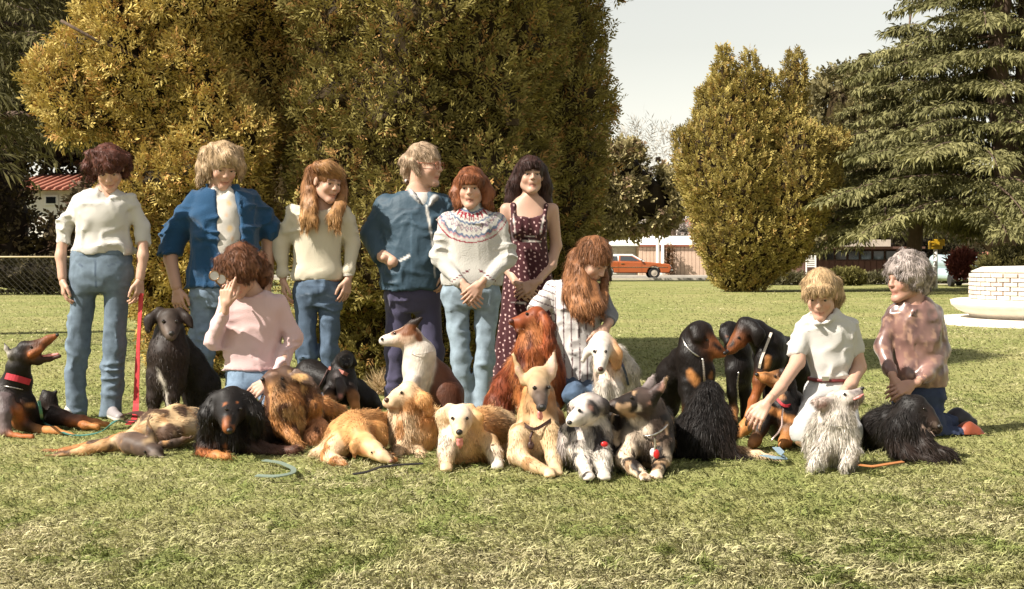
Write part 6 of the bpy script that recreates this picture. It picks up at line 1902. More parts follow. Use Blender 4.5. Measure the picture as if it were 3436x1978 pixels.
p.garment('jeans', JEAN, [[(341, 836, 105, 0.112), (340, 880, 112, 0.125), (338, 930, 116, 0.13), (338, 985, 112, 0.115)]],
          [[(286, 930, 0, 60), (262, 1165, -0.01, 46), (252, 1250, 0.0, 43), (256, 1398, 0, 44)], [(392, 930, 0, 60), (384, 1165, -0.01, 46), (378, 1250, 0, 44), (372, 1402, 0, 46)]],
          material=M_DENIM, noise=NOJEAN, colfun=denim_col(1), ground=True,
          paint=[((0.06, 0.08, 0.11), (240, 856), (440, 856), 2.2), ((0.07, 0.09, 0.12), (246, 930), (236, 1150), 1.6), ((0.05, 0.07, 0.1), (318, 870), (322, 965), 3), ((0.07, 0.09, 0.13), (250, 875), (275, 895), 3), ((0.07, 0.09, 0.13), (365, 892), (395, 880), 3)])
p.hair((0.075, 0.024, 0.015), [[(306, 524, -0.05, 22), (298, 560, -0.04, 20), (306, 592, -0.03, 16)], [(412, 524, 0.0, 22), (422, 556, 0.0, 20), (416, 582, 0.0, 14)],
        [(330, 520, -0.12, 26), (380, 530, -0.14, 24), (415, 535, -0.1, 24)]], cap=(0.102, 0.118, 0.106), curl=0.6, length=0.024, lift=0.5, n=6000,
       noise=((0.016, 0.032, 6),), open_=((0, -0.13, -0.075), (0.062, 0.08, 0.10)))
p.shoe(238, 1400, 0.04, (215, 1412, -0.14), (0.55, 0.5, 0.44)); p.shoe(372, 1405, 0.0, (400, 1425, -0.2), (0.28, 0.25, 0.25), sole=(0.7, 0.66, 0.6))
P1 = p

# ---------------------------------------------------------------- woman in the blue jacket
p = Person('woman with wavy blond hair in an open blue jacket over a white blouse', 8.3, (720, 1380))
p.head(748, 558, -0.05, 26, 26, 2, size=1.06, wide=1.06)
p.neck(738, 640, 0.02, 0.06)
T = [(742, 622, 45, 0.08), (744, 642, 104, 0.11), (748, 690, 114, 0.14), (752, 770, 116, 0.16), (752, 850, 118, 0.16), (748, 930, 118, 0.16), (742, 985, 115, 0.15)]
p.torso(T, 0.03)
p.limb([(632, 670, 0, 38), (580, 800, 0.02, 36), (572, 870, -0.02, 27), (592, 962, -0.08, 20)])
p.limb([(858, 670, 0.05, 38), (902, 800, 0.12, 34), (898, 930, 0.1, 22), (890, 1000, 0.08, 18)])
p.hand(p.f.pt(594, 968, -0.08), (0.12, -0.2, -1), (-0.3, -0.9, 0), -1, 0.5, 1.05)
p.hand(p.f.pt(890, 1005, 0.08), (0, -0.1, -1), (0.9, -0.2, 0), 1, 0.5)
p.limb([(680, 985, 0, 52), (672, 1180, -0.01, 40), (668, 1370, 0, 24)]); p.limb([(800, 985, 0, 52), (800, 1180, -0.01, 40), (798, 1370, 0, 24)])
p.finish()
BLUE = (0.017, 0.058, 0.125)
p.garment('blouse', (0.55, 0.51, 0.46), [[(a[0] + 8, a[1], a[2] * 0.62, a[3] - 0.016) for a in T[:6]]], subs=[((742, 605, -0.12), (742, 640, -0.12), 34, 24)],
          noise=NOSMOOTH, paint=[((0.62, 0.45, 0.25), (768, 680), (770, 685), 7, .006), ((0.62, 0.45, 0.25), (772, 765), (770, 770), 9, .006), ((0.6, 0.42, 0.3), (760, 720), (760, 724), 5, .006), ((0.6, 0.42, 0.3), (780, 800), (780, 806), 5, .006)])
p.garment('jacket', BLUE, [[T[0][:4], T[1], T[2], T[3], T[4], (745, 930, 122, 0.165), (738, 968, 118, 0.16)]],
          [[(642, 672, 0, 45), (585, 795, 0.02, 50), (575, 862, -0.01, 48)], [(850, 672, 0.05, 45), (902, 770, 0.12, 50), (906, 800, 0.12, 46)]],
          subs=[((756, 600, -0.10), (764, 690, -0.145), 34, 34), ((764, 690, -0.145), (792, 990, -0.17), 34, 46), ((740, 600, 0), (740, 625, 0), 44, 44)],
          cones=[((694, 622, -0.06), (722, 680, -0.135), 13, 7, None, dict(sc3=(1, .5, 1))), ((796, 624, -0.05), (804, 690, -0.135), 13, 7, None, dict(sc3=(1, .5, 1)))],
          noise=NOSHIRT, material=M_KNIT, paint=[((0.16, 0.2, 0.28), (735, 790), (722, 968), 2.5, .004), ((0.03, 0.085, 0.18), (645, 975), (720, 972), 3, .004)])
p.garment('jeans', (0.19, 0.25, 0.33), [[(742, 940, 112, 0.15), (742, 985, 114, 0.15), (742, 1030, 112, 0.13)]],
          [[(686, 985, 0, 60), (676, 1180, -0.01, 54), (668, 1385, 0, 52)], [(798, 985, 0, 60), (800, 1180, -0.01, 52), (798, 1385, 0, 50)]],
          material=M_DENIM, noise=NOJEAN, colfun=denim_col(1), ground=True)
p.hair((0.38, 0.265, 0.155), [[(696, 512, -0.03, 26), (680, 560, -0.03, 23), (676, 598, -0.04, 17), (668, 612, -0.05, 8)], [(794, 512, 0.0, 24), (806, 558, 0.0, 18), (808, 588, 0, 10)],
        [(715, 500, -0.10, 24), (760, 525, -0.15, 24), (790, 540, -0.14, 18)], [(694, 520, -.08, 22), (692, 566, -.1, 17), (702, 592, -.1, 9)]], cap=(0.100, 0.118, 0.106), n=6000,
       noise=((0.007, (0.02, 0.02, 0.07), 6),), curl=0.05, open_=((0.008, -0.13, -0.062), (0.058, 0.08, 0.085)), tips=(0.44, 0.31, 0.19))
p.shoe(668, 1388, 0.04, (650, 1400, -0.14), (0.12, 0.06, 0.04)); p.shoe(798, 1388, 0.04, (810, 1400, -0.14), (0.12, 0.06, 0.04))

# ---------------------------------------------------------------- kneeling woman in pink
p = Person('kneeling woman with curly brown hair in a pale pink sweatshirt, glasses in hand', 7.3, (850, 1400))
p.head(806, 912, -0.10, -12, 40, 6)
p.neck(842, 985, 0.02)
T = [(842, 968, 42, 0.07), (846, 986, 96, 0.09), (850, 1020, 110, 0.11), (850, 1090, 104, 0.12), (852, 1170, 100, 0.12), (856, 1230, 108, 0.13), (862, 1275, 110, 0.13)]
p.torso(T, 0.02)
p.limb([(757, 1005, 0, 26), (716, 1143, -0.08, 24), (752, 1050, -0.2, 17), (757, 1030, -0.22, 15)])
p.limb([(948, 1005, 0, 26), (985, 1130, 0.0, 24), (945, 1225, -0.12, 18), (905, 1275, -0.22, 15)])
p.hand(p.f.pt(757, 1028, -0.22), (0.08, -0.12, 1), (-0.35, -0.9, 0.1), 1, 0.7, point=(0.12, 0.55, 0.75, 0.8))
p.hand(p.f.pt(902, 1278, -0.23), (-0.75, -0.25, -0.55), (0.0, -0.85, 0.5), -1, 0.35)
p.limb([(820, 1300, 0, 50), (730, 1400, -0.42, 40), (745, 1425, 0.0, 28)]); p.limb([(900, 1300, 0, 50), (930, 1400, -0.42, 40), (925, 1425, 0.0, 28)])
p.finish()
p.garment('sweatshirt', (0.56, 0.395, 0.385), [T[:6] + [(858, 1246, 112, 0.135)]],
          [[(757, 1003, 0, 34), (716, 1145, -0.08, 36), (750, 1062, -0.19, 24), (756, 1040, -0.215, 19)], [(948, 1003, 0, 36), (985, 1130, 0.0, 34), (948, 1222, -0.1, 27), (918, 1262, -0.19, 20)]],
          subs=[((836, 940, -0.02), (838, 964, -0.03), 44, 40)], noise=NOSHIRT, paint=[((0.62, 0.38, 0.37), (752, 1236), (960, 1240), 4, .006), ((0.66, 0.42, 0.40), (806, 990), (880, 992), 3, .006)])
p.garment('jeans', (0.16, 0.22, 0.30), [[(858, 1232, 104, 0.125), (862, 1275, 112, 0.14), (862, 1320, 108, 0.14)]],
          [[(815, 1300, 0, 62), (722, 1405, -0.42, 50), (728, 1428, -0.40, 46)], [(905, 1300, 0, 62), (930, 1405, -0.42, 50), (930, 1428, -0.4, 46)],
           [(728, 1425, -0.40, 44), (770, 1425, 0.05, 38)], [(930, 1425, -0.40, 44), (920, 1425, 0.05, 38)]],
          material=M_DENIM, noise=NOJEAN, colfun=denim_col(1), ground=True, paint=[((0.07, 0.1, 0.14), (815, 1252), (818, 1300), 2.5)])
p.hair((0.115, 0.045, 0.022), [[(745, 880, -0.04, 26), (738, 905, -0.06, 22)], [(870, 880, 0.02, 30), (882, 915, 0.03, 26), (880, 945, 0.05, 20)], [(770, 880, -0.14, 26), (810, 895, -0.17, 26), (845, 900, -0.14, 24)]],
       cap=(0.106, 0.124, 0.108), curl=0.7, length=0.03, lift=0.55, n=7000, noise=((0.016, 0.03, 6),), open_=((0, -0.13, -0.085), (0.062, 0.08, 0.10)), tips=(0.2, 0.09, 0.045))
g = thing('glasses', 'metal-framed glasses held up in the kneeling pink-shirted woman\'s hand', 'glasses', tuple(float(q) for q in p.f.pt(735, 930, -0.25)))
gf = p.f
MG = mat('brass_frame', (0.30, 0.17, 0.08), rough=0.3, metal=0.8)
for (cx, cy, dd, rx, rz) in ((719, 926, -0.24, 15, 16), (742, 938, -0.22, 15, 17)):
    c = gf.pt(cx, cy, dd)
    pts = [c + np.array((math.cos(a) * gf.rad(rx), 0.01 * math.cos(a), math.sin(a) * gf.rad(rz))) for a in np.linspace(0, 2 * math.pi, 18)[:-1]]
    MB().tube(pts, 0.0032, 6, closed=True).build('rim', MG, g, smooth=True)
    mb = MB(); mb.poly([q + np.array((0, 0.001, 0)) for q in pts]); mb.poly([q - np.array((0, 0.001, 0)) for q in reversed(pts)])
    mb.build('lens', mat('lens_glass', (0.55, 0.52, 0.5), rough=0.1, spec=0.8), g)
MB().tube([gf.pt(722, 944, -0.24), gf.pt(738, 960, -0.23), gf.pt(750, 975, -0.22)], 0.003, 6).build('temple_arm', MG, g)
MB().tube([gf.pt(756, 934, -0.22), gf.pt(785, 940, -0.2), gf.pt(822, 944, -0.18)], 0.003, 6).build('temple_arm', MG, g)

# ---------------------------------------------------------------- woman in cream sweatshirt
p = Person('woman with long light brown hair in a cream sweatshirt and dark jeans', 8.4, (1070, 1375))
p.head(1098, 612, -0.04, 40, 14, 4)
p.neck(1078, 690, 0.02)
T = [(1072, 678, 42, 0.07), (1070, 696, 84, 0.085), (1068, 724, 94, 0.105), (1066, 790, 88, 0.115), (1065, 870, 86, 0.11), (1066, 930, 92, 0.115), (1066, 970, 88, 0.115)]
p.torso(T, 0.018)
p.limb([(980, 715, 0, 25), (946, 820, 0.02, 22), (950, 930, -0.02, 15)]); p.limb([(1160, 715, 0, 25), (1180, 816, 0.03, 22), (1172, 925, -0.03, 15)])
p.hand(p.f.pt(950, 938, -0.02), (0.08, -0.1, -1), (-0.9, -0.3, 0), -1, 0.4); p.hand(p.f.pt(1168, 938, -0.04), (-0.16, -0.1, -1), (0.8, -0.55, 0), 1, 0.32)
p.limb([(1025, 985, 0, 42), (1030, 1180, -0.01, 32), (1035, 1365, 0, 22)]); p.limb([(1108, 985, 0, 42), (1102, 1180, -0.01, 32), (1098, 1365, 0, 22)])
p.finish()
p.garment('sweatshirt', (0.53, 0.475, 0.365), [T[:5] + [(1066, 925, 94, 0.12), (1066, 946, 90, 0.115)]],
          [[(978, 714, 0, 37), (944, 820, 0.02, 33), (950, 918, -0.02, 24), (950, 932, -.02, 20)], [(1160, 714, 0, 37), (1182, 816, 0.03, 33), (1172, 908, -0.03, 25), (1170, 926, -.03, 20)]],
          subs=[((1080, 650, -0.03), (1078, 674, -0.03), 40, 36)], noise=NOSHIRT, paint=[((0.66, 0.58, 0.42), (985, 938), (1150, 944), 2, .004)])
p.garment('jeans', (0.085, 0.12, 0.17), [[(1066, 940, 86, 0.11), (1066, 985, 92, 0.12), (1066, 1030, 88, 0.11)]],
          [[(1024, 985, 0, 52), (1028, 1180, -0.01, 42), (1032, 1380, 0, 40)], [(1108, 985, 0, 52), (1104, 1180, -0.01, 40), (1098, 1380, 0, 38)]],
          material=M_DENIM, noise=NOJEAN, colfun=denim_col(1), ground=True, paint=[((0.04, 0.06, 0.09), (985, 962), (1148, 962), 2.2), ((0.04, 0.06, 0.09), (1066, 955), (1070, 1010), 2.5), ((0.18, 0.22, 0.28), (985, 1000), (1040, 985), 2.5), ((0.18, 0.22, 0.28), (1085, 990), (1140, 1005), 2.5)])
LB = (0.20, 0.085, 0.035)
p.hair(LB, [[(1088, 610, 0.07, 48), (1082, 700, 0.06, 44)], [(1048, 575, -0.02, 24), (1038, 630, -0.02, 26), (1034, 690, -0.08, 24), (1022, 735, -0.13, 17), (1014, 768, -0.14, 4)], [(1046, 640, -0.06, 18), (1052, 700, -0.12, 16), (1040, 745, -0.14, 10), (1030, 778, -.14, 4)], [(1040, 690, -.1, 14), (1056, 735, -.13, 12), (1062, 764, -.14, 4)],
           [(1142, 590, 0.0, 16), (1150, 640, 0.0, 16), (1144, 690, -0.07, 18), (1126, 735, -0.13, 18), (1140, 772, -0.13, 4)], [(1136, 680, -.06, 14), (1112, 728, -0.13, 14), (1104, 760, -.14, 4)], [(1132, 700, -.08, 12), (1134, 740, -.13, 12), (1124, 772, -.14, 4)],
           [(1065, 560, -0.11, 20), (1100, 560, -0.13, 22), (1135, 575, -0.1, 18)]], n=7000, tips=(0.44, 0.25, 0.10), length=0.045, width=0.0024,
       open_=((0.0, -0.125, -0.045), (0.062, 0.08, 0.092)))
strap_pts = [p.f.pt(1170, 922, -0.03) + np.array((math.cos(a) * 0.034, math.sin(a) * 0.034, 0.004 * math.cos(a))) for a in np.linspace(0, 2 * math.pi, 15)[:-1]]
strap('wristwatch', strap_pts, [(math.cos(a), math.sin(a), 0) for a in np.linspace(0, 2 * math.pi, 15)[:-1]], 0.014, 0.004, mat('watch_silver', (0.7, 0.66, 0.6), rough=.3, metal=.7), p.root)
p.shoe(1032, 1385, 0.04, (1020, 1395, -0.14), (0.1, 0.05, 0.04)); p.shoe(1098, 1385, 0.04, (1108, 1395, -0.14), (0.1, 0.05, 0.04))

# ---------------------------------------------------------------- man in windbreaker
p = Person('stout person with short greying hair and glasses in a zipped navy windbreaker', 8.55, (1390, 1370))
p.head(1424, 556, -0.02, 68, 4, 0, size=1.10, wide=1.12, brow=(0.3, 0.18, 0.1))
p.neck(1406, 650, 0.0, 0.068)
T = [(1398, 636, 50, 0.085), (1398, 656, 104, 0.11), (1396, 700, 124, 0.14), (1394, 780, 118, 0.165), (1390, 870, 116, 0.185), (1386, 930, 112, 0.18), (1382, 990, 104, 0.16)]
p.torso(T, 0.03)
p.limb([(1290, 690, 0, 34), (1258, 790, 0.02, 32), (1285, 858, -0.1, 25), (1318, 880, -0.17, 20)])
p.hand(p.f.pt(1302, 872, -0.165), (0.86, 0.42, -0.45), (-0.2, -0.9, 0.2), 1, 0.15, 1.05, spread=0.0)
p.limb([(1500, 690, 0.02, 34), (1522, 800, 0.06, 32), (1500, 910, -0.05, 22)])
p.hand(p.f.pt(1498, 915, -0.06), (-0.2, -0.1, -1), (0.9, -0.3, 0), 1, 0.5)
p.limb([(1335, 990, 0, 48), (1332, 1180, -0.01, 38), (1328, 1365, 0, 24)]); p.limb([(1435, 990, 0, 48), (1450, 1180, -0.01, 38), (1455, 1365, 0, 24)])
p.finish()
WB = (0.034, 0.062, 0.088)
p.garment('undershirt', (0.50, 0.475, 0.44), [[(1404, 648, 46, 0.09), (1410, 672, 46, 0.122), (1416, 706, 36, 0.134)]], noise=())
p.garment('windbreaker', WB, [[(1398, 642, 56, 0.09)] + T[1:6] + [(1384, 972, 108, 0.175)]],
          [[(1288, 690, 0, 50), (1252, 790, 0.02, 50), (1285, 868, -0.09, 40)], [(1502, 690, 0.02, 50), (1528, 800, 0.06, 48), (1502, 910, -0.04, 36)]],
          subs=[((1416, 600, -0.09), (1430, 694, -0.155), 38, 14), ((1410, 620, 0), (1408, 640, 0), 52, 50), ((1316, 884, -0.185), (1366, 868, -0.20), 9, 6)],
          cones=[((1366, 606, -0.02), (1384, 652, -0.11), 7, 6, (0.5, 0.47, 0.45)), ((1384, 652, -0.11), (1428, 690, -0.165), 7, 5, (0.5, 0.47, 0.45)), ((1462, 662, -0.10), (1434, 694, -0.155), 6, 5, (0.5, 0.47, 0.45)),
                 ((1368, 606, 0.06), (1462, 618, 0.06), 14, 14, (0.05, 0.06, 0.10))],
          noise=((0.006, (0.09, 0.09, 0.14), 5), (0.014, (0.11, 0.11, 0.06), 6, 'r'), (0.008, (0.05, 0.05, 0.09), 7, 'r')), material=M_NYLON,
          paint=[((0.54, 0.51, 0.47), (1430, 690), (1450, 800), 4), ((0.54, 0.51, 0.47), (1450, 800), (1462, 930), 4), ((0.02, 0.03, 0.045), (1325, 704), (1425, 698), 2), ((0.02, 0.03, 0.045), (1440, 696), (1500, 706), 2),
                 ((0.72, 0.68, 0.64), (1340, 876), (1374, 858), 4), ((0.02, 0.03, 0.05), (1372, 618), (1402, 672), 3), ((0.05, 0.09, 0.13), (1380, 720), (1378, 960), 1.5)])
p.garment('trousers', (0.062, 0.056, 0.098), [[(1384, 955, 100, 0.15), (1384, 1000, 104, 0.15), (1386, 1045, 100, 0.13)]],
          [[(1336, 995, 0, 58), (1332, 1180, -0.01, 50), (1326, 1375, 0, 46)], [(1434, 995, 0, 58), (1452, 1180, -0.01, 48), (1456, 1375, 0, 44)]], noise=NOJEAN, ground=True)
p.hair((0.34, 0.24, 0.16), [[(1362, 540, 0.0, 24), (1366, 590, 0.0, 18)], [(1400, 510, -0.08, 20), (1450, 515, -0.04, 14)], [(1385, 545, -0.10, 16), (1400, 575, -0.11, 10)]], cap=(0.092, 0.108, 0.096), n=5000, length=0.03,
       noise=((0.010, (0.03, 0.03, 0.03), 6),), open_=((0, -0.115, -0.055), (0.085, 0.088, 0.098)), tips=(0.42, 0.32, 0.23))
g = p
MGL = mat('glasses_frame', (0.35, 0.12, 0.07), rough=0.3, metal=0.4)
gp = bpy.data.objects.new('glasses', None); link(gp); gp.parent = p.root
for sx in (-1, 1):
    c = np.array((sx * 0.034, -0.104, 0.002))
    mb = MB().tube([p.L(c + np.array((math.cos(a) * 0.025, 0.006 * abs(math.cos(a)), math.sin(a) * 0.021))) for a in np.linspace(0, 2 * math.pi, 17)[:-1]], 0.0024, 6, closed=True)
    mb.tube([p.L((sx * 0.060, -0.098, 0.008)), p.L((sx * 0.090, -0.04, 0.010)), p.L((sx * 0.092, 0.01, 0.008))], 0.0022, 6)
    o = mb.build('rim', MGL, gp, smooth=True)
    o.location = -Vector(p.root.location) + Vector(p.root.location)
MB().tube([p.L((-0.010, -0.108, 0.006)), p.L((0, -0.113, 0.009)), p.L((0.010, -0.108, 0.006))], 0.0022, 6).build('bridge', MGL, gp)
p.shoe(1326, 1378, 0.04, (1315, 1388, -0.14), (0.05, 0.03, 0.03)); p.shoe(1456, 1378, 0.04, (1470, 1388, -0.14), (0.05, 0.03, 0.03))

# ---------------------------------------------------------------- woman in the patterned sweater
p = Person('woman with feathered auburn hair in a white patterned-yoke sweater and pale jeans', 8.2, (1585, 1380))
p.head(1580, 634, -0.03, -4, 4, 0, mouth=0.004)
p.neck(1584, 700, 0.02)
T = [(1584, 694, 42, 0.075), (1584, 712, 84, 0.09), (1586, 738, 104, 0.11), (1588, 800, 98, 0.125), (1588, 880, 100, 0.12), (1584, 940, 108, 0.125), (1582, 985, 102, 0.12)]
p.torso(T, 0.018)
p.limb([(1494, 738, 0, 26), (1476, 868, -0.02, 23), (1556, 962, -0.20, 15)]); p.limb([(1680, 738, 0, 26), (1700, 868, -0.02, 23), (1612, 962, -0.21, 15)])
p.hand(p.f.pt(1560, 960, -0.21), (0.55, -0.25, -0.75), (-0.3, -0.9, 0.15), 1, 0.45); p.hand(p.f.pt(1612, 952, -0.23), (-0.62, -0.15, -0.65), (0.2, -0.95, 0.1), -1, 0.45)
p.limb([(1535, 1000, 0, 44), (1545, 1200, -0.01, 32), (1568, 1365, 0, 22)]); p.limb([(1632, 1000, 0, 44), (1625, 1200, -0.01, 32), (1618, 1365, 0, 22)])
p.finish()
NC = p.f.pt(1584, 690, 0.0)
def yoke(V, cols):
    W = (0.46, 0.44, 0.40); RED = (0.22, 0.018, 0.03); GB = (0.11, 0.14, 0.21); PK = (0.42, 0.22, 0.24); DR = (0.12, 0.03, 0.04)
    d = V - NC
    u = np.sqrt(d[:, 0]**2 + (d[:, 1] * 0.85)**2 + (d[:, 2] * 0.9)**2)
    t = (u - 0.085) / 0.145
    a = np.arctan2(d[:, 0], -d[:, 1])
    q = a * 26 / (2 * math.pi)
    fr = np.abs(q - np.round(q)) * 2               # 0 centre of a motif .. 1 between motifs
    c = cols.copy()
    def put(m, col):
        c[m] = col
    put((t > -0.05) & (t < 0.02), GB)
    put((t > 0.03) & (t < 0.30) & (fr > 0.15 + 0.75 * np.abs((t - 0.03) / 0.27 - 0.0) * 0.9), RED)
    put((t > 0.08) & (t < 0.26) & (fr < 0.10), DR)
    zig = 0.36 + 0.05 * fr
    put(np.abs(t - zig) < 0.034, GB)
    dm = np.abs((t - 0.55) / 0.12) + fr * 0.9
    put((dm > 0.55) & (dm < 0.95), (0.20, 0.15, 0.19))
    put(dm < 0.3, PK)
    zig2 = 0.76 + 0.07 * fr
    put(np.abs(t - zig2) < 0.040, GB)
    put(np.abs(t - zig2 - 0.065) < 0.022, PK)
    put(np.abs(t - 1.0) < 0.02, (0.24, 0.02, 0.035))
    # small stepped motif above the cuffs
    for cx, sgn in ((1545, 1), (1635, -1)):
        cpt = p.f.pt(cx, 925, -0.2)
        e = V - cpt
        st = np.abs(e[:, 2] - sgn * np.round(e[:, 0] / 0.018) * 0.012) < 0.004
        put(st & (np.abs(e[:, 0]) < 0.055) & (np.abs(e[:, 2]) < 0.05) & (V[:, 1] < cpt[1] + 0.12), DR)
    return c
p.garment('sweater', (0.46, 0.44, 0.40), [T[:5] + [(1585, 935, 110, 0.13), (1584, 962, 104, 0.125)]],
          [[(1496, 738, 0, 38), (1476, 868, -0.02, 38), (1540, 945, -0.17, 25), (1552, 958, -0.195, 20)], [(1678, 738, 0, 38), (1702, 868, -0.02, 38), (1632, 945, -0.18, 25), (1620, 956, -0.20, 20)]],
          cones=[((1584, 676, -0.01), (1584, 700, 0.0), 34, 40, None, dict(k=0.02))], subs=[((1584, 650, 0.0), (1584, 668, 0.0), 34, 30)],
          material=M_KNIT, noise=NOSHIRT, res=0.0066, colfun=yoke)
p.garment('jeans', JEANL, [[(1582, 945, 98, 0.12), (1582, 990, 106, 0.125), (1582, 1035, 102, 0.115)]],
          [[(1532, 1000, 0, 56), (1544, 1200, -0.01, 40), (1564, 1385, 0, 44)], [(1636, 1000, 0, 56), (1626, 1200, -0.01, 40), (1618, 1385, 0, 46)]],
          material=M_DENIM, noise=((0.005, (0.08, 0.08, 0.12), 15), (0.013, (0.10, 0.10, 0.07), 16, 'r'), (0.008, (0.05, 0.05, 0.09), 17, 'r')), colfun=denim_col(1), ground=True)
AU = (0.17, 0.058, 0.024)
p.hair(AU, [[(1584, 620, 0.07, 44), (1586, 680, 0.06, 40)], [(1540, 608, 0.0, 18), (1528, 650, -0.02, 20), (1540, 684, -0.04, 16), (1532, 694, -.04, 10)], [(1624, 608, 0.0, 18), (1640, 650, -0.02, 20), (1636, 684, -0.03, 18), (1648, 694, -.03, 10)]],
       bangs=[((-0.045, -0.080, 0.070), (-0.040, -0.098, 0.030), 0.022, 0.010), ((-0.015, -0.090, 0.075), (-0.014, -0.108, 0.030), 0.024, 0.011), ((0.018, -0.090, 0.075), (0.016, -0.108, 0.031), 0.024, 0.011), ((0.047, -0.080, 0.070), (0.042, -0.098, 0.030), 0.022, 0.010)],
       cap=(0.096, 0.112, 0.100), n=7000, length=0.03, curl=0.15, open_=((0, -0.125, -0.045), (0.062, 0.08, 0.096)), tips=(0.24, 0.085, 0.033))
p.shoe(1564, 1390, 0.04, (1556, 1398, -0.14), (0.3, 0.18, 0.1)); p.shoe(1618, 1390, 0.04, (1628, 1398, -0.14), (0.3, 0.18, 0.1))

# ---------------------------------------------------------------- woman in the floral dress
p = Person('woman with long dark hair in a maroon floral sun dress', 8.65, (1775, 1365), skin=(0.45, 0.275, 0.20))
p.lf = 1.0
p.head(1780, 592, -0.03, 8, -3, 0, brow=(0.04, 0.02, 0.015), mouth=0.003)
p.neck(1776, 672, 0.0, 0.048)
T = [(1775, 664, 46, 0.06), (1775, 684, 78, 0.075), (1775, 710, 74, 0.09), (1776, 750, 62, 0.115), (1776, 805, 56, 0.10), (1774, 870, 66, 0.115), (1770, 940, 74, 0.12)]
p.torso(T, 0.004)
p.limb([(1700, 704, 0, 23), (1694, 830, 0.02, 19), (1700, 900, 0.0, 17), (1738, 955, -0.14, 12)]); p.limb([(1852, 704, 0, 23), (1866, 825, 0.03, 19), (1850, 890, -0.02, 17), (1800, 950, -0.15, 12)])
p.hand(p.f.pt(1740, 955, -0.15), (0.8, -0.15, -0.5), (-0.2, -0.9, 0.3), 1, 0.4); p.hand(p.f.pt(1798, 950, -0.17), (-0.85, -0.1, -0.4), (0.2, -0.9, 0.3), -1, 0.4)
p.limb([(1740, 980, 0, 40), (1745, 1180, 0, 28), (1745, 1355, 0, 18)]); p.limb([(1805, 980, 0, 40), (1800, 1180, 0, 28), (1800, 1355, 0, 18)])
p.finish()
DRS = (0.050, 0.014, 0.017)
def floral(V, cols):
    c = cols.copy()
    ang = V[:, 0]
    cell = 0.033
    gx = ang / cell
    gz = V[:, 2] / cell + 0.5 * (np.floor(gx).astype(int) % 2)
    ix, iz = np.floor(gx), np.floor(gz)
    jx = _hash(ix.astype(np.int64), iz.astype(np.int64), ix.astype(np.int64) * 0, 3) * 0.5 + 0.25
    jz = _hash(ix.astype(np.int64), iz.astype(np.int64), ix.astype(np.int64) * 0, 4) * 0.5 + 0.25
    r = np.hypot((gx - ix - jx), (gz - iz - jz) * 0.8) * cell
    m = r < 0.0045
    c[m] = np.array((0.62, 0.40, 0.38))
    return c
p.garment('dress', DRS, [[(1776, 735, 64, 0.118), (1776, 765, 62, 0.125), (1776, 805, 58, 0.106), (1775, 840, 62, 0.112), (1772, 940, 80, 0.135), (1768, 1060, 92, 0.15), (1762, 1200, 104, 0.165), (1758, 1290, 110, 0.17)]],
          limbs=[], subs=[((1776, 700, -0.18), (1776, 746, -0.16), 26, 8)],
          cones=[((1722, 690, -0.06), (1726, 745, -0.10), 7, 9, None), ((1832, 690, -0.06), (1826, 745, -0.10), 7, 9, None), ((1722, 690, -0.06), (1722, 686, 0.04), 7, 7, None), ((1832, 690, -0.06), (1832, 686, 0.04), 7, 7, None),
                 ((1745, 745, -0.08), (1738, 775, -0.09), 22, 22, None, dict(k=0.03)), ((1808, 745, -0.08), (1814, 775, -0.09), 22, 22, None, dict(k=0.03))],
          noise=((0.012, (0.05, 0.05, 0.4), 5),), colfun=floral, res=0.0066,
          paint=[((0.74, 0.68, 0.62), (1722, 718), (1727, 790), 3), ((0.74, 0.68, 0.62), (1826, 718), (1814, 790), 3), ((0.74, 0.68, 0.62), (1716, 792), (1836, 797), 2.2), ((0.74, 0.68, 0.62), (1716, 808), (1838, 812), 2.2),
                 ((0.74, 0.68, 0.62), (1812, 818), (1840, 868), 2.2), ((0.6, 0.55, 0.52), (1690, 1014), (1765, 1018), 2.5), ((0.6, 0.55, 0.52), (1690, 1092), (1765, 1096), 2.5), ((0.02, 0.008, 0.01), (1716, 800), (1836, 805), 3)])
DK = (0.035, 0.016, 0.013)
p.hair(DK, [[(1778, 600, 0.08, 50), (1776, 690, 0.08, 48)], [(1744, 566, -0.01, 20), (1732, 610, 0.0, 24), (1726, 670, 0.02, 22)], [(1818, 566, 0.0, 18), (1828, 615, 0.02, 20), (1828, 680, 0.05, 18)], [(1738, 580, 0.0, 16), (1718, 630, 0.02, 20), (1712, 670, 0.02, 18), (1718, 690, .02, 8)], [(1826, 580, 0.02, 12), (1838, 630, 0.04, 16), (1838, 680, 0.05, 16), (1834, 700, .05, 8)]],
       bangs=[((-0.045, -0.080, 0.070), (-0.046, -0.094, 0.034), 0.020, 0.009), ((-0.015, -0.090, 0.075), (-0.018, -0.107, 0.034), 0.022, 0.010), ((0.018, -0.088, 0.078), (0.020, -0.104, 0.046), 0.020, 0.008), ((0.047, -0.078, 0.070), (0.046, -0.090, 0.044), 0.018, 0.008)],
       cap=(0.094, 0.112, 0.100), n=7000, length=0.035, open_=((0.004, -0.125, -0.045), (0.061, 0.08, 0.098)))
p.shoe(1745, 1372, 0.04, (1738, 1380, -0.14), (0.3, 0.18, 0.1), r=17); p.shoe(1800, 1372, 0.04, (1808, 1380, -0.14), (0.3, 0.18, 0.1), r=17)

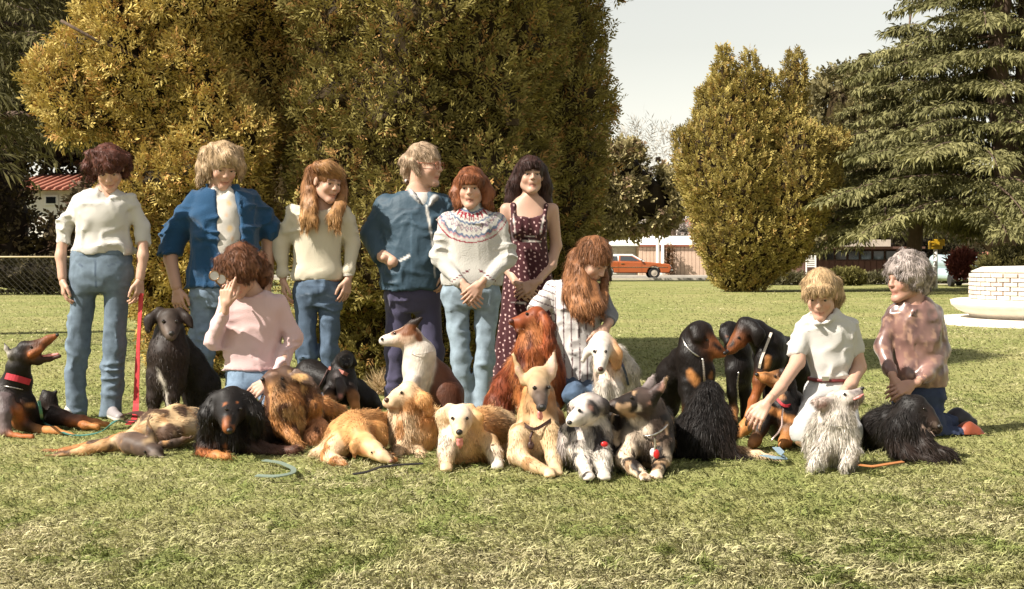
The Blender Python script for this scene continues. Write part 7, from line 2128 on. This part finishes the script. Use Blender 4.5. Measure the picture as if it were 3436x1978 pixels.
# ---------------------------------------------------------------- crouching woman with striped blouse
p = Person('crouching woman with long red-brown hair hanging forward in a white pin-striped blouse', 7.65, (1945, 1400))
p.head(1985, 876, -0.12, 52, 36, 8)
p.neck(1950, 950, 0.0)
T = [(1945, 928, 44, 0.07), (1930, 946, 86, 0.09), (1928, 990, 96, 0.11), (1932, 1060, 84, 0.12), (1938, 1150, 74, 0.12), (1942, 1230, 70, 0.12), (1944, 1300, 76, 0.13)]
p.torso(T, 0.018)
p.limb([(1852, 962, 0.0, 27), (1796, 1040, -0.1, 23), (1790, 1120, -0.22, 16)]); p.limb([(2012, 975, 0.02, 26), (2052, 1066, -0.06, 22), (2030, 1105, -0.22, 16)])
p.hand(p.f.pt(1790, 1122, -0.22), (0.1, -0.3, -0.9), (-0.9, -0.2, 0), -1, 0.4); p.hand(p.f.pt(2032, 1100, -0.22), (-0.55, -0.35, -0.6), (0.3, -0.7, 0.6), -1, 0.55)
p.limb([(1915, 1310, 0, 48), (1930, 1330, -0.45, 38), (1930, 1420, -0.1, 24)]); p.limb([(1975, 1310, 0, 48), (1985, 1330, -0.40, 38), (1985, 1420, -0.1, 24)])
p.finish()
def stripes(V, cols):
    c = cols.copy()
    x0 = p.f.pt(1938, 1100)[0]
    g = (V[:, 0] - x0 + 0.02 * (V[:, 2] - 0.7)) / 0.043
    fr = np.abs(g - np.round(g))
    c[fr < 0.075] = np.array((0.09, 0.035, 0.04))
    sl = (V[:, 0] < p.f.pt(1862, 1000)[0])
    g2 = (V[:, 2] * 0.9 + 0.35 * V[:, 0]) / 0.035
    f2 = np.abs(g2 - np.round(g2))
    c[sl] = cols[sl]
    c[sl & (f2 < 0.08)] = np.array((0.10, 0.06, 0.07))
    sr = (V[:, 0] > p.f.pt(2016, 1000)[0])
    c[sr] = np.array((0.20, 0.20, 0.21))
    return c
p.garment('blouse', (0.53, 0.50, 0.475), [T[:6] + [(1944, 1278, 72, 0.125)]],
          [[(1850, 964, 0, 42), (1812, 1020, -0.06, 36), (1794, 1048, -0.1, 34)], [(2010, 975, 0.02, 36), (2050, 1060, -0.05, 29), (2046, 1085, -0.12, 24)]],
          subs=[((1960, 905, -0.02), (1956, 928, -0.03), 40, 36)], noise=NOSHIRT, colfun=stripes, res=0.007)
p.garment('jeans', (0.06, 0.09, 0.14), [[(1944, 1262, 66, 0.115), (1944, 1310, 76, 0.13), (1944, 1340, 72, 0.13)]],
          [[(1912, 1310, 0, 54), (1928, 1325, -0.43, 46), (1928, 1345, -0.44, 42)], [(1978, 1310, 0, 54), (1986, 1325, -0.38, 46), (1986, 1345, -0.4, 42)], [(1928, 1330, -0.43, 44), (1930, 1420, -0.08, 34)], [(1986, 1330, -0.38, 44), (1986, 1420, -0.08, 34)]],
          material=M_DENIM, noise=NOJEAN, colfun=denim_col(1), ground=True)
RB = (0.20, 0.085, 0.038)
p.hair(RB, [[(1938, 860, -0.02, 30), (1924, 930, -0.06, 34), (1926, 990, -0.16, 38), (1945, 1035, -0.22, 34), (1968, 1062, -0.23, 12)], [(1950, 900, -0.10, 34), (1950, 970, -0.18, 36), (1975, 1030, -0.23, 32), (1985, 1058, -.24, 12)],
           [(2020, 850, 0.0, 10), (2030, 930, -0.03, 12), (2026, 990, -0.12, 16), (2012, 1030, -0.2, 18), (2024, 1052, -.2, 5)], [(1980, 960, -.14, 28), (1998, 1020, -.22, 26)]],
       cap=(0.096, 0.115, 0.102), n=10000, length=0.05, width=0.0024, noise=((0.008, (0.018, 0.018, 0.12), 6),), open_=((0.0, -0.13, -0.05), (0.052, 0.075, 0.088)), tips=(0.36, 0.16, 0.065), lift=0.1)
p.shoe(1930, 1430, 0.0, (1925, 1435, -0.2), (0.2, 0.1, 0.06)); p.shoe(1986, 1430, 0.0, (1992, 1435, -0.2), (0.2, 0.1, 0.06))

# ---------------------------------------------------------------- kneeling blond in white polo
p = Person('kneeling person with blond bowl-cut hair in a white polo shirt', 6.95, (2790, 1470))
p.lf = 0.95
p.head(2754, 990, -0.06, -20, 22, 0, size=0.97, brow=(0.35, 0.2, 0.09))
p.neck(2766, 1062, 0.02)
T = [(2770, 1046, 46, 0.07), (2774, 1066, 92, 0.09), (2778, 1100, 100, 0.11), (2780, 1160, 88, 0.115), (2780, 1220, 74, 0.11), (2782, 1265, 68, 0.10), (2782, 1310, 78, 0.12)]
p.torso(T, 0.014)
p.limb([(2690, 1100, 0.0, 30), (2676, 1215, -0.08, 26), (2620, 1300, -0.28, 20), (2578, 1348, -0.36, 16)])
p.limb([(2862, 1100, 0.02, 30), (2880, 1232, 0.02, 27), (2856, 1290, -0.10, 21), (2826, 1318, -0.18, 16)])
p.hand(p.f.pt(2574, 1352, -0.37), (-0.6, -0.15, -0.75), (-0.4, -0.8, 0.3), 1, 0.5, 1.05); p.hand(p.f.pt(2822, 1322, -0.19), (-0.7, -0.3, -0.5), (0.2, -0.8, 0.5), -1, 0.35)
p.limb([(2742, 1320, 0, 50), (2700, 1460, -0.40, 42), (2720, 1490, 0.0, 30)]); p.limb([(2826, 1320, 0, 50), (2850, 1450, -0.35, 42), (2850, 1485, 0.05, 30)])
p.finish()
p.garment('polo_shirt', (0.50, 0.475, 0.44), [T[:5] + [(2782, 1256, 66, 0.105), (2782, 1276, 66, 0.105)]],
          [[(2694, 1092, 0, 42), (2678, 1170, -0.05, 37), (2672, 1200, -0.07, 36)], [(2860, 1092, 0.02, 42), (2872, 1170, 0.02, 36), (2876, 1188, 0.02, 35)]],
          subs=[((2764, 1020, -0.04), (2766, 1046, -0.05), 38, 34), ((2760, 1046, -0.13), (2752, 1082, -0.15), 16, 6)],
          cones=[((2728, 1050, -0.05), (2744, 1084, -0.115), 13, 9, None), ((2806, 1048, -0.04), (2772, 1084, -0.115), 13, 9, None), ((2728, 1050, -0.04), (2806, 1048, 0.04), 13, 13, None)],
          noise=NOSHIRT, paint=[((0.66, 0.58, 0.54), (2752, 1085), (2750, 1125), 1.5)])
p.garment('trousers', (0.44, 0.43, 0.415), [[(2782, 1268, 66, 0.10), (2784, 1320, 82, 0.13), (2784, 1350, 80, 0.13)]],
          [[(2742, 1325, 0, 58), (2698, 1452, -0.40, 54), (2696, 1478, -0.40, 50)], [(2826, 1325, 0, 58), (2852, 1445, -0.35, 52), (2852, 1470, -0.35, 48)], [(2698, 1462, -0.40, 46), (2730, 1480, 0.08, 36)], [(2852, 1460, -0.35, 46), (2850, 1480, 0.08, 36)]],
          noise=NOJEAN, ground=True, vary=0.06)
p.garment('belt', (0.13, 0.02, 0.02), [[(2782, 1266, 71, 0.108), (2782, 1278, 71, 0.108)]], noise=(), material=M_LEATHER, k=0.002)
MB().box(*(lambda c: (c[0] - 0.018, c[0] + 0.018, c[1] - 0.004, c[1] + 0.004, c[2] - 0.012, c[2] + 0.012))(p.f.pt(2770, 1272, -0.112))).build('belt_buckle', M_STEEL, p.root, bevel=0.002)
BL = (0.38, 0.255, 0.135)
p.hair(BL, [[(2706, 950, -0.02, 20), (2706, 990, -0.03, 16), (2712, 1008, -.03, 7)], [(2802, 950, 0.0, 24), (2812, 995, 0.0, 22), (2808, 1030, 0.0, 12)]],
       bangs=[((-0.045, -0.080, 0.070), (-0.050, -0.092, 0.030), 0.022, 0.010), ((-0.015, -0.090, 0.075), (-0.018, -0.109, 0.028), 0.024, 0.011), ((0.018, -0.090, 0.075), (0.016, -0.109, 0.030), 0.024, 0.011), ((0.047, -0.080, 0.070), (0.046, -0.096, 0.034), 0.022, 0.010)],
       cap=(0.094, 0.114, 0.104), n=7000, length=0.032, width=0.0024, noise=((0.004, (0.015, 0.015, 0.08), 6),), open_=((0.0, -0.125, -0.045), (0.062, 0.08, 0.096)), tips=(0.42, 0.285, 0.155), lift=0.08)

# ---------------------------------------------------------------- kneeling older woman
p = Person('kneeling older woman with curly grey hair in a shiny brown blouse', 7.3, (3070, 1430), skin=(0.43, 0.24, 0.175))
p.head(3040, 938, -0.02, -66, 4, 0, brow=(0.3, 0.2, 0.15), size=1.0)
p.neck(3066, 1005, 0.0)
T = [(3068, 992, 44, 0.07), (3068, 1012, 80, 0.09), (3068, 1050, 92, 0.11), (3070, 1120, 90, 0.125), (3076, 1200, 88, 0.12), (3082, 1260, 92, 0.125), (3084, 1320, 92, 0.125)]
p.torso(T, 0.02)
p.limb([(2990, 1045, 0.0, 26), (2962, 1170, -0.02, 23), (2990, 1250, -0.14, 17), (3000, 1275, -0.18, 14)]); p.limb([(3144, 1045, 0.02, 26), (3156, 1180, 0.0, 23), (3100, 1265, -0.16, 17), (3066, 1290, -0.2, 14)])
p.hand(p.f.pt(3000, 1276, -0.19), (0.35, -0.25, -0.85), (-0.5, -0.8, 0.1), 1, 0.55); p.hand(p.f.pt(3062, 1290, -0.21), (-0.9, -0.15, -0.25), (0.1, -0.8, 0.5), -1, 0.5)
p.limb([(3040, 1330, 0, 48), (3010, 1435, -0.2, 36), (3200, 1462, -0.05, 24)]); p.limb([(3125, 1330, 0, 48), (3120, 1425, -0.1, 36), (3190, 1440, 0.1, 24)])
p.finish()
def satin(V, cols):
    n1 = fbm(V, (0.07, 0.07, 0.09), 61, 3)[:, None]
    n2 = fbm(V, (0.025, 0.025, 0.03), 62, 2)[:, None]
    a = np.clip(0.5 + 1.6 * n1, 0, 1)
    c = np.array((0.080, 0.036, 0.030))[None] * (1 - a) + np.array((0.22, 0.115, 0.095))[None] * a
    b = np.clip(3 * (n2 - 0.15), 0, 1)
    return c * (1 - b) + np.array((0.30, 0.17, 0.12))[None] * b
p.garment('blouse', (0.35, 0.2, 0.17), [T[:5] + [(3082, 1255, 98, 0.14), (3082, 1300, 94, 0.13)]],
          [[(2992, 1042, 0, 36), (2962, 1165, -0.02, 35), (2984, 1240, -0.12, 27), (2994, 1260, -.16, 20)], [(3142, 1042, 0.02, 38), (3156, 1175, 0.0, 38), (3110, 1255, -0.13, 30), (3084, 1280, -.18, 21)]],
          subs=[((3062, 960, -0.03), (3064, 990, -0.04), 40, 36), ((3056, 995, -0.13), (3048, 1042, -0.16), 18, 6)],
          cones=[((3038, 1006, -0.05), (3034, 1046, -0.115), 11, 7, None, dict(sc3=(1, .5, 1))), ((3100, 1002, -0.04), (3062, 1052, -0.12), 12, 7, None, dict(sc3=(1, .5, 1)))],
          material=M_SATIN, noise=((0.005, (0.10, 0.10, 0.08), 5), (0.014, (0.10, 0.10, 0.07), 6, 'r'), (0.008, (0.05, 0.05, 0.06), 7, 'r')), colfun=satin)
p.garment('trousers', (0.035, 0.045, 0.085), [[(3084, 1285, 88, 0.12), (3084, 1330, 94, 0.13), (3084, 1365, 92, 0.13)]],
          [[(3040, 1335, 0, 56), (3012, 1430, -0.18, 46), (3012, 1440, -0.18, 42)], [(3125, 1335, 0, 56), (3122, 1415, -0.08, 46), (3122, 1425, -.08, 42)],
           [(3014, 1430, -0.18, 44), (3130, 1455, -0.12, 36), (3235, 1462, -0.04, 36)], [(3122, 1415, -0.08, 44), (3215, 1420, 0.15, 32)]], material=M_DENIM, noise=NOJEAN, ground=True)
for (x0, y0, x1, y1, dd, cc) in ((3240, 1462, 3310, 1478, -0.04, (0.24, 0.055, 0.024)), (3205, 1415, 3262, 1420, 0.12, (0.02, 0.015, 0.02))):
    S = Sdf(0.02)
    S.cone(p.f.pt(x0, y0 - 8, dd), p.f.pt(x1, y1, dd), p.f.rad(34), p.f.rad(18), cc)
    S.cone(p.f.pt(x0 + 10, y0 - 26, dd), p.f.pt(x0 + 34, y0 - 12, dd), p.f.rad(22), p.f.rad(20), cc)
    bv, bq = S.polygonise(0.006)
    bv[:, 2] = np.maximum(bv[:, 2], 0.01)
    mesh_np('boot', bv, bq, 4, M_LEATHER, p.root, np.repeat(np.array(cc)[None], len(bv), 0))
GR = (0.33, 0.275, 0.25)
p.hair(GR, [[(3082, 890, 0.0, 36), (3100, 930, 0.0, 34), (3092, 970, 0.0, 26)], [(3040, 868, -0.02, 32), (3010, 880, -.02, 20)], [(3075, 910, -0.08, 30), (3072, 950, -0.08, 22)]], cap=(0.108, 0.128, 0.108), curl=0.7, length=0.028,
       lift=0.5, n=8000, noise=((0.015, 0.028, 6),), open_=((0, -0.130, -0.058), (0.082, 0.082, 0.10)), tips=(0.4, 0.335, 0.30))
# ================================================================ small things on the grass
def ribbon(name, label, pts, w, col, th=0.004, cat='leash', lift=0.012):
    P = resample(np.array(pts), max(14, 6 * len(pts)))
    o = strap(name, P, [(0.0, -0.25, 1)] * len(P), w, th, mat('leash_' + str(col), col, rough=0.6, bump=0.2, bscale=150), None, closed=False)
    tag(o, label, cat)
    return o
f = P1.f
ribbon('leash', 'red leash hanging from the left woman\'s hand down to the grass', [f.pt(474, 985, -0.07), f.pt(470, 1050, -0.06), f.pt(462, 1200, -0.02), f.pt(456, 1370, 0.0), gpt(452, 1408, 0.03), gpt(430, 1425, 0.03)], 0.034, (0.52, 0.045, 0.05))
ribbon('leash', 'dark end of a leash lying bunched on the grass below the red one', [gpt(405, 1400, 0.03), gpt(430, 1386, 0.06), gpt(465, 1384, 0.07), gpt(490, 1400, 0.05), gpt(470, 1416, 0.03), gpt(420, 1414, 0.03)], 0.05, (0.06, 0.025, 0.02))
fd = Fig(7.1, ZI)
ribbon('leash', 'green leash trailing from the red-collared dog over the grass to a white sneaker', [fd.pt(340, 850), fd.pt(360, 960, -.02), gpt(142, 1416, .03), gpt(170, 1432, .025), gpt(230, 1462, .012), gpt(285, 1465, .012), gpt(345, 1452, .03), gpt(375, 1420, .10), gpt(398, 1408, .09), gpt(420, 1418, .06)], 0.016, (0.05, 0.16, 0.13))
ribbon('leash', 'pale green leash looped on the grass in front of the black dog', [gpt(860, 1596, .025), gpt(930, 1600, .03), gpt(985, 1588, .035), gpt(985, 1572, .03), gpt(940, 1552, .03), gpt(885, 1545, .02)], 0.024, (0.15, 0.19, 0.15))
ribbon('leash', 'black leash lying on the grass below the sleeping dog', [gpt(1185, 1592, .04), gpt(1225, 1586, .045), gpt(1275, 1568, .05), gpt(1340, 1560, .05), gpt(1420, 1556, .05)], 0.016, (0.015, 0.013, 0.012))
ribbon('leash', 'orange-brown leash on the grass beside the black dog at the right', [gpt(2880, 1560, .04), gpt(2930, 1566, .045), gpt(2990, 1556, .05), gpt(3030, 1550, .05)], 0.018, (0.38, 0.15, 0.05))
ribbon('leash', 'pale blue leash crumpled on the grass in front of the kneeling blond person', [gpt(2560, 1528, .03), gpt(2600, 1536, .04), gpt(2640, 1540, .03), gpt(2622, 1520, .06), gpt(2604, 1502, .07)], 0.035, (0.19, 0.26, 0.31))

# dry grass tufts at the foot of the centre tree
r_ = np.random.default_rng(91)
n = 900
bx = np.array([Fig(9.6).pt(1260 + 130 * r_.random(), 1300)[0] for _ in range(n)])
P = np.stack([bx, 9.35 + 0.35 * r_.random(n), np.zeros(n)], 1).astype(np.float32)
d = np.stack([0.7 * r_.normal(0, 1, n), 0.5 * r_.normal(0, 1, n), np.ones(n)], 1)
C = np.array((0.50, 0.36, 0.20))[None] * (0.6 + 0.6 * r_.random((n, 1)))
v, fc_, c = blade_arrays(P, d, unit(np.cross(d, r_.normal(0, 1, (n, 3)))), (0.16 * (0.5 + r_.random(n))).astype(np.float32), np.full(n, 0.008, np.float32), C)
o = mesh_np('dry_grass', v, fc_, 3, M_GRASS, None, c)
tag(o, 'dry straw-coloured grass at the foot of the centre tree', 'grass', kind='stuff')
